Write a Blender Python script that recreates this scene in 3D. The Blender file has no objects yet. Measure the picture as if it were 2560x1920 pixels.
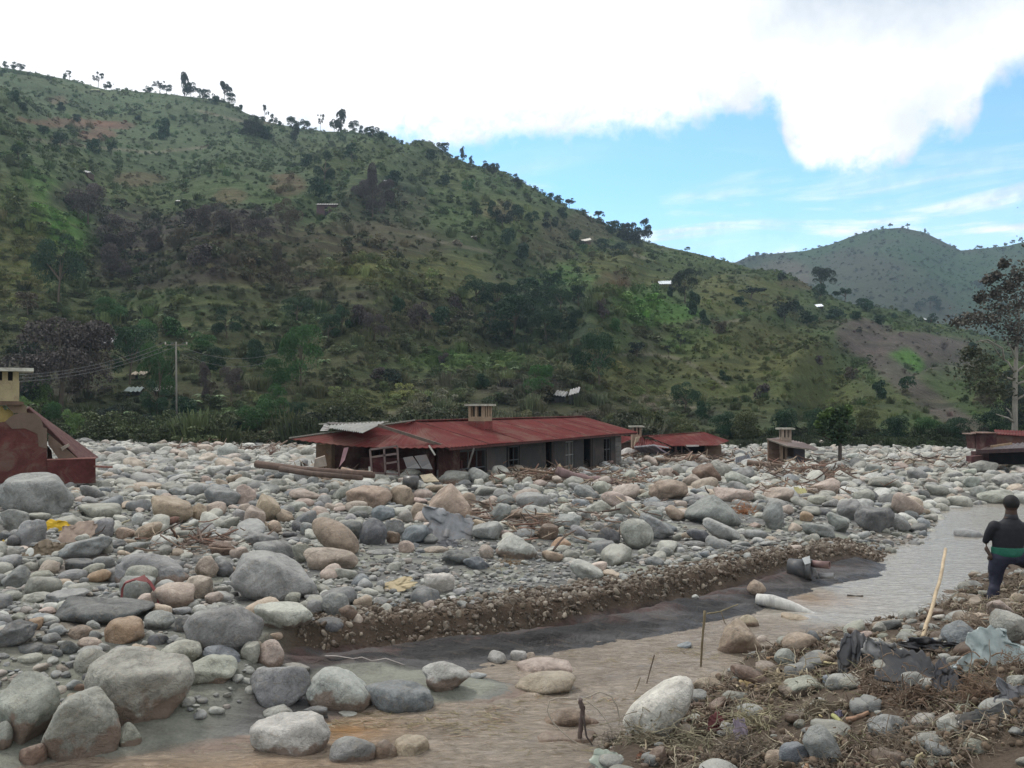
import bpy, bmesh, math, random
import numpy as np
from mathutils import Vector, Matrix, Euler
R = math.radians
SC = bpy.context.scene
COL = SC.collection
rnd = random.Random(11)
rng = np.random.default_rng(11)

# ---------------------------------------------------------------- camera, sky, sun, exposure
F = 2560 * 32 / 36.0            # focal length in photo pixels
HZ = 1015.0                     # horizon row in the photo
CAMZ = 3.5
PITCH = math.atan((HZ - 960) / F)
cam_d = bpy.data.cameras.new('camera'); cam_d.lens = 32; cam_d.sensor_width = 36
cam_d.clip_start = 0.05; cam_d.clip_end = 9000
cam = bpy.data.objects.new('camera', cam_d); COL.objects.link(cam)
cam.location = (0, 0, CAMZ); cam.rotation_euler = (math.pi / 2 + PITCH, 0, 0)
SC.camera = cam

SUN_EL, SUN_AZ = 56.0, -42.0     # degrees above the horizon; degrees from +Y (negative: to the left)
world = bpy.data.worlds.new('World'); SC.world = world; world.use_nodes = True
def build_world():
    nt = world.node_tree; N = nt.nodes; L = nt.links
    for n in list(N): N.remove(n)
    def m(op, a, b=None, c=None, clamp=False):
        n = N.new('ShaderNodeMath'); n.operation = op; n.use_clamp = clamp
        for i, x in enumerate((a, b, c)):
            if x is None: continue
            if isinstance(x, (int, float)): n.inputs[i].default_value = x
            else: L.new(x, n.inputs[i])
        return n.outputs[0]
    def noise(vec, scale, detail, rough=0.55, dist=0.0):
        n = N.new('ShaderNodeTexNoise'); n.inputs['Scale'].default_value = scale
        n.inputs['Detail'].default_value = detail; n.inputs['Roughness'].default_value = rough
        n.inputs['Distortion'].default_value = dist
        L.new(vec, n.inputs['Vector']); return n.outputs['Fac']
    def sstep(x, lo, hi):
        n = N.new('ShaderNodeMapRange'); n.interpolation_type = 'SMOOTHSTEP'
        L.new(x, n.inputs[0]); n.inputs[1].default_value = lo; n.inputs[2].default_value = hi
        return n.outputs[0]
    tc = N.new('ShaderNodeTexCoord'); vec = tc.outputs['Generated']
    sp = N.new('ShaderNodeSeparateXYZ'); L.new(vec, sp.inputs[0])
    x, y, z = sp.outputs
    az = m('ARCTAN2', x, y)
    el = m('DIVIDE', z, m('SQRT', m('ADD', m('MULTIPLY', x, x), m('MULTIPLY', y, y))))
    # lower edge of the cloud deck as elevation over azimuth (radians)
    fc = N.new('ShaderNodeFloatCurve')
    L.new(m('ADD', m('MULTIPLY', az, 0.5), 0.5), fc.inputs['Value'])
    pts = [(-1.0, .20), (-.6, .22), (-.42, .27), (-.2, .285), (-.125, .287), (-.03, .285), (.08, .295), (.2, .318), (.262, .325), (.285, .318),
           (.295, .285), (.32, .255), (.36, .243), (.40, .245), (.43, .268), (.47, .285), (.492, .325), (.55, .338), (.75, .33), (1.0, .25)]
    cu = fc.mapping.curves[0]
    cu.points[0].location = (0, .20); cu.points[-1].location = (1, .25)
    for a, b in pts[1:-1]: cu.points.new(a * .5 + .5, b)
    for p_ in cu.points: p_.handle_type = 'AUTO'
    fc.mapping.update()
    n1 = noise(vec, 7.0, 9, .6); n2 = noise(vec, 22.0, 7, .6)
    edge = m('ADD', m('SUBTRACT', el, fc.outputs[0]), m('ADD', m('MULTIPLY', m('SUBTRACT', n1, .5), .10), m('MULTIPLY', m('SUBTRACT', n2, .5), .075)))
    wisp = noise(vec, 30.0, 8, .7, .6)
    mask = m('MULTIPLY', sstep(edge, -.012, .016), m('ADD', m('MULTIPLY', sstep(wisp, .30, .52), .35), .65))
    mask = m('MAXIMUM', mask, sstep(edge, .016, .034))
    # streaks of thin cirrus low over the hills
    mp = N.new('ShaderNodeMapping'); mp.inputs['Scale'].default_value = (2.2, 2.2, 13)
    mp.inputs['Rotation'].default_value = (0, R(9), 0)
    L.new(vec, mp.inputs[0])
    n3 = noise(mp.outputs[0], 1.9, 8, .6, .5)
    low = m('MULTIPLY', sstep(el, .31, .17), sstep(n3, .47, .66))
    band = m('MULTIPLY', sstep(el, .24, .09), .42)
    thin = m('MINIMUM', m('ADD', m('MULTIPLY', low, .8), band), .85)
    total = m('MAXIMUM', mask, thin)
    # cloud brightness: thick parts are greyer
    n4 = noise(vec, 2.6, 5, .5); n5 = noise(vec, 9.0, 6, .6)
    dk = sstep(m('ADD', n4, m('MULTIPLY', m('SUBTRACT', n5, .5), .25)), .50, .74)
    hx, hz = m('SUBTRACT', az, .47), m('SUBTRACT', el, .475); dd = m('SQRT', m('ADD', m('MULTIPLY', hx, hx), m('MULTIPLY', m('MULTIPLY', hz, hz), 5.0)))
    dd = m('ADD', dd, m('MULTIPLY', m('SUBTRACT', n1, .5), .35))
    hx2, hz2 = m('SUBTRACT', az, .42), m('SUBTRACT', el, .285); d2 = m('ADD', m('SQRT', m('ADD', m('MULTIPLY', hx2, hx2), m('MULTIPLY', hz2, hz2))), m('MULTIPLY', m('SUBTRACT', n2, .5), .12))
    grey = m('MAXIMUM', m('MULTIPLY', dk, sstep(edge, .06, .22)), m('MAXIMUM', m('MULTIPLY', sstep(dd, .30, .06), .95), m('MULTIPLY', sstep(d2, .075, .0), .40)))
    edgeg = m('MULTIPLY', m('MULTIPLY', sstep(edge, .06, .0), sstep(n2, .45, .62)), .55); grey = m('MAXIMUM', grey, edgeg)
    cr = N.new('ShaderNodeMix'); cr.data_type = 'RGBA'
    L.new(grey, cr.inputs['Factor'])
    cr.inputs[6].default_value = (1.03, 1.04, 1.06, 1); cr.inputs[7].default_value = (.47, .56, .66, 1)
    cloud = N.new('ShaderNodeBackground'); L.new(cr.outputs[2], cloud.inputs[0]); cloud.inputs[1].default_value = 1.0
    sky = N.new('ShaderNodeTexSky'); sky.sky_type = 'NISHITA'; sky.sun_disc = False
    sky.sun_elevation = R(SUN_EL); sky.sun_rotation = R(SUN_AZ); sky.altitude = 1500; sky.dust_density = .6; sky.air_density = 1.0
    hs = N.new('ShaderNodeMix'); hs.data_type = 'RGBA'; hs.blend_type = 'MULTIPLY'; hs.inputs[0].default_value = 1      # the camera's white balance
    L.new(sky.outputs[0], hs.inputs[6]); hs.inputs[7].default_value = (1.0, 1.33, 1.38, 1)
    bg = N.new('ShaderNodeBackground'); L.new(hs.outputs[2], bg.inputs[0]); bg.inputs[1].default_value = .15
    mx = N.new('ShaderNodeMixShader'); L.new(total, mx.inputs[0]); L.new(bg.outputs[0], mx.inputs[1]); L.new(cloud.outputs[0], mx.inputs[2])
    out = N.new('ShaderNodeOutputWorld'); L.new(mx.outputs[0], out.inputs[0])
build_world()
sun_d = bpy.data.lights.new('sun', 'SUN'); sun_d.energy = 2.0; sun_d.angle = R(10); sun_d.color = (1, .96, .9)
sun = bpy.data.objects.new('sun', sun_d); COL.objects.link(sun)
_sd = Vector((math.sin(R(SUN_AZ)) * math.cos(R(SUN_EL)), math.cos(R(SUN_AZ)) * math.cos(R(SUN_EL)), math.sin(R(SUN_EL))))
sun.rotation_euler = _sd.to_track_quat('Z', 'Y').to_euler(); sun.location = (0, 0, 60)
vs = SC.view_settings; vs.view_transform = 'Standard'; vs.look = 'None'; vs.exposure = 0.24; vs.gamma = 1; vs.use_curve_mapping = False
SC.cycles.max_bounces = 5; SC.cycles.diffuse_bounces = 2; SC.cycles.glossy_bounces = 2; SC.cycles.transmission_bounces = 2
SC.cycles.volume_bounces = 0; SC.cycles.transparent_max_bounces = 8
SC.cycles.use_denoising = True; SC.cycles.caustics_reflective = False; SC.cycles.caustics_refractive = False

# ---------------------------------------------------------------- helpers
def ray(u, v):
    a = (u - 1280) / F; b = (960 - v) / F
    c, s = math.cos(PITCH), math.sin(PITCH)
    return a, c - b * s, s + b * c
def at_y(u, v, Y):
    """the point that shows at photo pixel (u, v) when it stands Y metres ahead"""
    a, b, c = ray(u, v); t = Y / b
    return Vector((a * t, Y, CAMZ + c * t))
def at_z(u, v, z):
    a, b, c = ray(u, v); t = (z - CAMZ) / c
    return Vector((a * t, b * t, z))
def to_px(x, y, z):
    """numpy: world -> photo pixel"""
    c, s = math.cos(PITCH), math.sin(PITCH)
    dz = z - CAMZ
    fw = y * c + dz * s; up = -y * s + dz * c
    return 1280 + F * x / fw, 960 - F * up / fw

def _hash(ix, iy, iz, seed):
    h = (ix * 374761393 + iy * 668265263 + iz * 2147483647 + seed * 974634777) & 0xFFFFFFFF
    h = ((h ^ (h >> 13)) * 1274126177) & 0xFFFFFFFF
    h = (h ^ (h >> 16)) & 0xFFFFFFFF
    return h / 4294967295.0
def vnoise(x, y, z=0.0, seed=0):
    x, y, z = np.broadcast_arrays(np.asarray(x, float), np.asarray(y, float), np.asarray(z, float))
    ix, iy, iz = np.floor(x).astype(np.int64), np.floor(y).astype(np.int64), np.floor(z).astype(np.int64)
    fx, fy, fz = x - ix, y - iy, z - iz
    fx, fy, fz = (t * t * (3 - 2 * t) for t in (fx, fy, fz))
    r = 0
    for dx in (0, 1):
        for dy in (0, 1):
            for dz in (0, 1):
                w = (fx if dx else 1 - fx) * (fy if dy else 1 - fy) * (fz if dz else 1 - fz)
                r = r + w * _hash(ix + dx, iy + dy, iz + dz, seed)
    return r * 2 - 1
def fbm(x, y, z=0.0, oct=4, seed=0, gain=.5):
    r = 0; a = 1; n = 0
    for i in range(oct):
        r = r + a * vnoise(np.asarray(x) * 2 ** i, np.asarray(y) * 2 ** i, np.asarray(z) * 2 ** i, seed + i * 7); n += a; a *= gain
    return r / n
def smooth(a, b, x):
    t = np.clip((x - a) / (b - a), 0, 1); return t * t * (3 - 2 * t)

def empty(name, loc=(0, 0, 0), rot=(0, 0, 0), label=None, cat=None, group=None):
    o = bpy.data.objects.new(name, None); COL.objects.link(o); o.location = loc; o.rotation_euler = rot
    o.empty_display_size = .2
    return tag(o, label, cat, group)
def tag(o, label=None, cat=None, group=None, kind=None):
    if label: o['label'] = label
    if cat: o['category'] = cat
    if group: o['group'] = group
    if kind: o['kind'] = kind
    return o
def mesh_np(name, V, faces, mats=(), smooth_=False, cols=None, attr='col'):
    me = bpy.data.meshes.new(name)
    V = np.asarray(V, dtype=np.float32)
    if isinstance(faces, np.ndarray):
        k = faces.shape[1]; nf = len(faces)
        me.vertices.add(len(V)); me.vertices.foreach_set('co', V.ravel())
        me.loops.add(nf * k); me.loops.foreach_set('vertex_index', faces.astype(np.int32).ravel())
        me.polygons.add(nf); me.polygons.foreach_set('loop_start', np.arange(0, nf * k, k, dtype=np.int32))
        me.update(calc_edges=True); me.validate()
    else:
        me.from_pydata([tuple(map(float, v)) for v in V], [], faces)
    for m_ in mats: me.materials.append(m_)
    if cols is not None:
        a = me.color_attributes.new(attr, 'FLOAT_COLOR', 'POINT')
        c = np.ones((len(V), 4), np.float32); cols = np.asarray(cols); c[:, :cols.shape[1]] = cols
        a.data.foreach_set('color', c.ravel())
    if smooth_:
        me.polygons.foreach_set('use_smooth', np.ones(len(me.polygons), bool))
    return me
def obj(name, me, parent=None, color=None, loc=None, rot=None, scale=None):
    o = bpy.data.objects.new(name, me); COL.objects.link(o)
    if parent: o.parent = parent
    if color is not None: o.color = (*color[:3], 1)
    if loc is not None: o.location = loc
    if rot is not None: o.rotation_euler = rot
    if scale is not None: o.scale = scale
    return o
class MB:
    """collects boxes, tubes and sheets into one mesh"""
    def __init__(s): s.v = []; s.f = []
    def add(s, vs, fs):
        n = len(s.v); s.v += [tuple(v) for v in vs]; s.f += [tuple(i + n for i in f) for f in fs]; return s
    def box(s, x0, x1, y0, y1, z0, z1, M=None):
        vs = [Vector((x, y, z)) for z in (z0, z1) for y in (y0, y1) for x in (x0, x1)]
        if M is not None: vs = [M @ v for v in vs]
        return s.add(vs, [(0, 2, 3, 1), (4, 5, 7, 6), (0, 1, 5, 4), (2, 6, 7, 3), (0, 4, 6, 2), (1, 3, 7, 5)])
    def bar(s, a, b, w, h=None, up=(0, 0, 1)):
        a, b = Vector(a), Vector(b); d = (b - a).normalized(); h = h or w
        sd = d.cross(Vector(up))
        if sd.length < 1e-3: sd = d.cross(Vector((1, 0, 0)))
        sd.normalize(); u = sd.cross(d)
        vs = [p + sd * sx * w / 2 + u * sz * h / 2 for p in (a, b) for sx, sz in ((-1, -1), (1, -1), (1, 1), (-1, 1))]
        return s.add(vs, [(0, 1, 2, 3), (7, 6, 5, 4), (0, 4, 5, 1), (1, 5, 6, 2), (2, 6, 7, 3), (3, 7, 4, 0)])
    def tube(s, pts, rad, n=8, cap=True, wob=0.0):
        pts = [Vector(p) for p in pts]
        rad = [rad] * len(pts) if isinstance(rad, (int, float)) else rad
        k = len(pts); vs = []; up = Vector((0.13, .21, 1)).normalized()
        for i, p in enumerate(pts):
            d = (pts[min(i + 1, k - 1)] - pts[max(i - 1, 0)]).normalized()
            sd = d.cross(up)
            if sd.length < 1e-3: sd = d.cross(Vector((1, 0, 0)))
            sd.normalize(); w = sd.cross(d)
            for j in range(n):
                a = 2 * math.pi * j / n; r_ = rad[i] * (1 + wob * rnd.uniform(-1, 1))
                vs.append(p + sd * math.cos(a) * r_ + w * math.sin(a) * r_)
        fs = [(i * n + j, i * n + (j + 1) % n, (i + 1) * n + (j + 1) % n, (i + 1) * n + j) for i in range(k - 1) for j in range(n)]
        if cap: fs += [tuple(range(n - 1, -1, -1)), tuple((k - 1) * n + j for j in range(n))]
        return s.add(vs, fs)
    def sheet(s, P, thick=.004):
        """P: rows x cols grid of Vectors, closed with a thickness"""
        nr, nc = len(P), len(P[0])
        nrm = (P[0][-1] - P[0][0]).cross(P[-1][0] - P[0][0]).normalized() * thick
        a = [p for r in P for p in r]; b = [p - nrm for p in a]; n = len(a); fs = []
        for i in range(nr - 1):
            for j in range(nc - 1):
                q = (i * nc + j, i * nc + j + 1, (i + 1) * nc + j + 1, (i + 1) * nc + j)
                fs.append(q); fs.append(tuple(n + t for t in reversed(q)))
        rim = [i for i in range(nc)] + [i * nc + nc - 1 for i in range(1, nr)] + [(nr - 1) * nc + j for j in range(nc - 2, -1, -1)] + [i * nc for i in range(nr - 2, 0, -1)]
        for i in range(len(rim)):
            p, q = rim[i], rim[(i + 1) % len(rim)]; fs.append((q, p, p + n, q + n))
        return s.add(a + b, fs)
    def build(s, name, mat, parent=None, smooth_=False, color=None, **k):
        me = bpy.data.meshes.new(name); me.from_pydata([tuple(v) for v in s.v], [], s.f); me.materials.append(mat)
        if smooth_: me.polygons.foreach_set('use_smooth', [True] * len(me.polygons))
        me.update()
        return obj(name, me, parent, color, **k)
def lerp(a, b, t): return a + (b - a) * t
def corr_grid(p00, p10, p01, p11, waves, amp, rows=3, jit=0.0):
    """corrugated sheet between four corners: waves run across p00->p10, ribs run p00->p01"""
    nrm = (p10 - p00).cross(p01 - p00).normalized(); nc = waves * 2 + 1; P = []
    for i in range(rows):
        t = i / (rows - 1); a = lerp(p00, p01, t); b = lerp(p10, p11, t)
        P.append([lerp(a, b, j / (nc - 1)) + nrm * (amp * (1 if j % 2 else -1) + jit * rnd.uniform(-1, 1)) for j in range(nc)])
    return P

# ---------------------------------------------------------------- materials
def newmat(name):
    m = bpy.data.materials.new(name); m.use_nodes = True
    nt = m.node_tree; b = nt.nodes['Principled BSDF']; b.inputs['Roughness'].default_value = .85
    return m, nt, b
class NB:
    def __init__(s, nt): s.nt = nt
    def n(s, t, **kw):
        nd = s.nt.nodes.new('ShaderNode' + t)
        for k, v in kw.items(): setattr(nd, k, v)
        return nd
    def l(s, a, b): s.nt.links.new(a, b)
    def noise(s, vec, scale, detail=6, rough=.6, dist=0.0, sc=None):
        nd = s.n('TexNoise'); nd.inputs['Scale'].default_value = scale; nd.inputs['Detail'].default_value = detail
        nd.inputs['Roughness'].default_value = rough; nd.inputs['Distortion'].default_value = dist
        if sc:
            mp = s.n('Mapping'); mp.inputs['Scale'].default_value = sc; s.l(vec, mp.inputs[0]); vec = mp.outputs[0]
        s.l(vec, nd.inputs['Vector']); return nd.outputs['Fac']
    def ramp(s, x, lo, hi, a=0.0, b=1.0):
        nd = s.n('MapRange'); s.l(x, nd.inputs[0]); nd.inputs[1].default_value = lo; nd.inputs[2].default_value = hi
        nd.inputs[3].default_value = a; nd.inputs[4].default_value = b; return nd.outputs[0]
    def math(s, op, a, b=0.0):
        nd = s.n('Math', operation=op)
        for i, x in enumerate((a, b)):
            if isinstance(x, (int, float)): nd.inputs[i].default_value = x
            else: s.l(x, nd.inputs[i])
        return nd.outputs[0]
    def mix(s, fac, a, b, mode='MIX'):
        nd = s.n('Mix', data_type='RGBA', blend_type=mode)
        for i, x in ((0, fac), (6, a), (7, b)):
            if isinstance(x, (int, float)): nd.inputs[i].default_value = x
            elif isinstance(x, tuple): nd.inputs[i].default_value = (*x, 1)[:4]
            else: s.l(x, nd.inputs[i])
        return nd.outputs[2]
    def scale(s, col, fac):
        """colour times a scalar socket"""
        cb = s.n('CombineXYZ')
        for i in range(3): s.l(fac, cb.inputs[i])
        return s.mix(1.0, col, cb.outputs[0], 'MULTIPLY')
    def bump(s, h, strength, dist, normal=None):
        nd = s.n('Bump'); nd.inputs['Strength'].default_value = strength; nd.inputs['Distance'].default_value = dist
        s.l(h, nd.inputs['Height'])
        if normal is not None: s.l(normal, nd.inputs['Normal'])
        return nd.outputs[0]

def rock_material(name, source='OBJECT', mud=0.0):
    m, nt, b = newmat(name); N = NB(nt)
    tc = N.n('TexCoord')
    if source == 'OBJECT':
        oi = N.n('ObjectInfo'); base = oi.outputs['Color']; rn = oi.outputs['Random']; vec = tc.outputs['Object']
        cb = N.n('CombineXYZ'); r5 = N.math('MULTIPLY', rn, 37.0)
        for i in range(3): N.l(r5, cb.inputs[i])
        va = N.n('VectorMath', operation='ADD'); N.l(vec, va.inputs[0]); N.l(cb.outputs[0], va.inputs[1]); vec = va.outputs[0]
    else:
        at = N.n('Attribute', attribute_name='col', attribute_type='INSTANCER'); base = at.outputs['Color']
        geo = N.n('NewGeometry'); vec = geo.outputs['Position']
    big = N.noise(vec, 3.2, 8, .68, .8); fine = N.noise(vec, 34, 6, .75); med = N.noise(vec, 11, 8, .7, 1.2)
    spk = N.noise(vec, 95, 2, .5)
    f = N.math('ADD', N.ramp(big, .3, .7, .55, 1.35), N.ramp(fine, .3, .7, -.13, .13))
    f = N.math('ADD', f, N.ramp(spk, .35, .7, -.06, .10))
    ro = N.n('Mapping'); ro.inputs['Rotation'].default_value = (.5, .7, .3); N.l(vec, ro.inputs[0])
    fol = N.noise(ro.outputs[0], 2.6, 7, .7, .5, (.55, .8, 4.2)); f = N.math('MULTIPLY', f, N.ramp(fol, .32, .68, .78, 1.22))
    col = N.scale(base, f)
    # lichen / iron staining patches
    st = N.ramp(med, .53, .64)
    col = N.mix(N.math('MULTIPLY', st, .45), col, N.mix(.5, base, (.36, .27, .18)))
    dk = N.ramp(med, .42, .30)
    col = N.mix(N.math('MULTIPLY', dk, .55), col, (.09, .09, .088))
    # thin pale veins
    wv = N.n('TexWave'); wv.inputs['Scale'].default_value = .8; wv.inputs['Distortion'].default_value = 9; wv.inputs['Detail'].default_value = 4
    wv.inputs['Detail Scale'].default_value = 1.3; N.l(vec, wv.inputs['Vector'])
    vein = N.ramp(wv.outputs['Fac'], .975, .998)
    col = N.mix(N.math('MULTIPLY', vein, .07), col, (.55, .55, .52))
    if mud > 0:
        # dried flood mud: clings to the lower part with an uneven upper edge
        sp = N.n('SeparateXYZ'); N.l(tc.outputs['Generated'], sp.inputs[0])
        ln = N.noise(vec, 2.6, 6, .6)
        lvl = N.math('ADD', sp.outputs[2], N.ramp(ln, .3, .7, -.22, .22))
        mk = N.ramp(lvl, mud + .05, mud - .03)
        mc = N.mix(med, (.165, .115, .085), (.26, .19, .15))
        col = N.mix(N.math('MULTIPLY', mk, .85), col, mc)
    # silt dust on upward faces
    geo2 = N.n('NewGeometry'); sn = N.n('SeparateXYZ'); N.l(geo2.outputs['Normal'], sn.inputs[0])
    dust = N.math('MULTIPLY', N.ramp(sn.outputs[2], .55, .95), N.ramp(big, .4, .65, .1, .55))
    col = N.mix(dust, col, N.mix(.55, base, (.42, .41, .37)))
    N.l(col, b.inputs['Base Color']); b.inputs['Roughness'].default_value = .88; b.inputs['Specular IOR Level'].default_value = .25
    h = N.math('ADD', N.math('MULTIPLY', med, 1.7), N.math('MULTIPLY', fine, .35))
    cr = N.n('TexVoronoi', feature='DISTANCE_TO_EDGE'); cr.inputs['Scale'].default_value = 3.4
    wp = N.n('VectorMath', operation='ADD'); nz = N.n('TexNoise'); nz.inputs['Scale'].default_value = 4; nz.inputs['Detail'].default_value = 5
    N.l(vec, nz.inputs['Vector']); N.l(vec, wp.inputs[0]); N.l(nz.outputs['Color'], wp.inputs[1]); N.l(wp.outputs[0], cr.inputs['Vector'])
    crack = N.ramp(cr.outputs['Distance'], 0, .035)
    h = N.math('ADD', h, N.math('MULTIPLY', crack, .22))
    N.l(N.bump(h, .8, .05 if source == 'OBJECT' else .02), b.inputs['Normal'])
    return m
M_rock = rock_material('river_rock')
M_rockmud = rock_material('river_rock_mud_coated', mud=.47)
M_cob = rock_material('cobble_stone', 'INST')

def plain(name, col, rough=.85, var=.25, scale=6, bump=.3, bdist=.01, metal=0.0, use='CONST', stretch=None, stain=None, stainamt=.5, stainscale=2.5, spec=.3):
    m, nt, b = newmat(name); N = NB(nt)
    tc = N.n('TexCoord'); vec = tc.outputs['Object']
    if use == 'OBJECT': base = N.n('ObjectInfo').outputs['Color']
    elif use == 'INST': base = N.n('Attribute', attribute_name='col', attribute_type='INSTANCER').outputs['Color']; vec = N.n('NewGeometry').outputs['Position']
    else:
        rgb = N.n('RGB'); rgb.outputs[0].default_value = (*col, 1); base = rgb.outputs[0]
    a = N.noise(vec, scale, 8, .65, .3, stretch); c = N.noise(vec, scale * 7, 4, .6, 0, stretch)
    f = N.math('ADD', N.ramp(a, .3, .7, 1 - var, 1 + var), N.ramp(c, .3, .7, -var * .4, var * .4))
    cc = N.scale(base, f)
    if stain:
        s_ = N.noise(vec, stainscale, 8, .7, .6)
        cc = N.mix(N.math('MULTIPLY', N.ramp(s_, .48, .62), stainamt), cc, stain)
    N.l(cc, b.inputs['Base Color']); b.inputs['Roughness'].default_value = rough; b.inputs['Metallic'].default_value = metal
    b.inputs['Specular IOR Level'].default_value = spec
    if bump: N.l(N.bump(N.math('ADD', a, N.math('MULTIPLY', c, .5)), bump, bdist), b.inputs['Normal'])
    return m
M_wood = plain('weathered_wood', (.20, .13, .085), .85, .35, 5, .6, .01, use='OBJECT', stretch=(1, 1, .25))
M_cloth = plain('cloth_or_sheet', (.3, .3, .3), .7, .15, 8, .3, .01, use='OBJECT')
M_plastic = plain('plastic_film', (.1, .1, .1), .33, .2, 6, .25, .01, use='OBJECT', stain=(.2, .17, .14), stainamt=.35, spec=.5)
M_zinc = plain('galvanised_sheet', (.33, .33, .32), .55, .2, 4, .2, .005, metal=.25, use='OBJECT', stain=(.2, .15, .12), stainamt=.4)
M_rroof = plain('red_painted_roof_sheet', (.100, .021, .019), .85, .2, 1.2, .15, .004, spec=.12, stain=(.13, .07, .055), stainamt=.7, stainscale=.7)
M_block = plain('grey_block_wall', (.15, .145, .135), .9, .2, 2.5, .4, .01, use='OBJECT', stain=(.09, .06, .05), stainamt=.55, stainscale=1.2)
M_maroon = plain('maroon_painted_plaster', (.115, .042, .036), .92, .32, 1.5, .6, .02, use='OBJECT', stain=(.13, .10, .08), stainamt=.6, stainscale=1.6, spec=.1)
M_cream = plain('cream_painted_plaster', (.33, .27, .16), .85, .18, 2.5, .3, .008, use='OBJECT', stain=(.13, .09, .07), stainamt=.5, stainscale=2.0)
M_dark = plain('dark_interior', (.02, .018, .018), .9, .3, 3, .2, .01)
M_leafobj = plain('foliage', (.05, .08, .03), .7, .45, .35, 0, use='OBJECT', spec=.25)
M_leafinst = plain('scrub_foliage', (.05, .08, .03), .7, .4, .12, 0, use='INST', spec=.25)
M_bark = plain('bark', (.14, .11, .08), .9, .35, 4, .5, .02, use='OBJECT', stretch=(1, 1, .3))
M_straw = plain('straw_and_roots', (.2, .15, .1), .85, .3, 6, 0, use='INST')
# ---------------------------------------------------------------- valley floor
def wl(pts, z): return np.array([[*at_z(u, v, zz)[:2]] for (u, v), zz in zip(pts, z if hasattr(z, '__len__') else [z] * len(pts))])
LIP = wl([(-2600, 1640), (-600, 1700), (0, 1680), (300, 1668), (560, 1632), (760, 1592), (880, 1562), (1000, 1546), (1100, 1538), (1180, 1530), (1280, 1512), (1404, 1497), (1500, 1482), (1598, 1465), (1700, 1444),
          (1824, 1415), (1920, 1390), (2050, 1368), (2130, 1350), (2190, 1366), (2282, 1362), (2337, 1350), (2354, 1303), (2371, 1265), (2498, 1256), (2760, 1250), (3600, 1245)],
         [.3] * 2 + [.35] * 4 + [.45] * 13 + [.3] + [.08] * 8)
TCP = [(-2500, 1500, .6), (-700, 1500, .65), (-200, 1500, .62), (200, 1500, .62), (700, 1480, .52), (1000, 1500, .45), (1400, 1480, .45), (1800, 1380, .45), (2100, 1345, .36), (2300, 1335, .12),
       (2360, 1265, .10), (2650, 1240, .12), (3400, 1235, .2), (2520, 1200, .42), (2200, 1250, .45), (-900, 1250, 1.1), (0, 1250, 1.02), (100, 1205, 1.12), (500, 1220, .9), (900, 1195, 1.0), (1100, 1190, .98),
       (1250, 1190, .8), (1500, 1178, .42), (1300, 1300, .68), (700, 1330, .72), (2000, 1200, .6), (1700, 1250, .62), (200, 1400, .72), (1100, 1400, .56), (1700, 1160, .5), (2300, 1170, .45)]
_t = [(*at_z(u, v, z)[:2], z) for u, v, z in TCP] + [(x, y, zz) for x, y, zz in ((-60, 66, .6), (-30, 64, .75), (-12, 62, .6), (5, 64, .45), (20, 64, .45), (40, 64, .45), (70, 66, .5), (-50, 30, 1.0), (50, 30, .4), (55, 50, .4), (-60, 45, .9))]
TP = np.array(_t)
def seg_dist(x, y, P):
    best = np.full(np.shape(x), 1e9); sgn = np.ones(np.shape(x))
    for (ax, ay), (bx, by) in zip(P[:-1], P[1:]):
        dx, dy = bx - ax, by - ay; L2 = dx * dx + dy * dy + 1e-12
        t = np.clip(((x - ax) * dx + (y - ay) * dy) / L2, 0, 1)
        d = np.hypot(x - ax - t * dx, y - ay - t * dy)
        cr = dx * (y - ay) - dy * (x - ax)
        k = d < best; best = np.where(k, d, best); sgn = np.where(k, np.sign(cr), sgn)
    return best * sgn
def tfield(x, y):
    num = 0; den = 0
    for px, py, pz in TP:
        w = 1 / (((x - px) ** 2 + (y - py) ** 2) / (1 + .004 * py * py) + .6) ** 1.6
        num = num + w * pz; den = den + w
    return num / den
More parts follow.
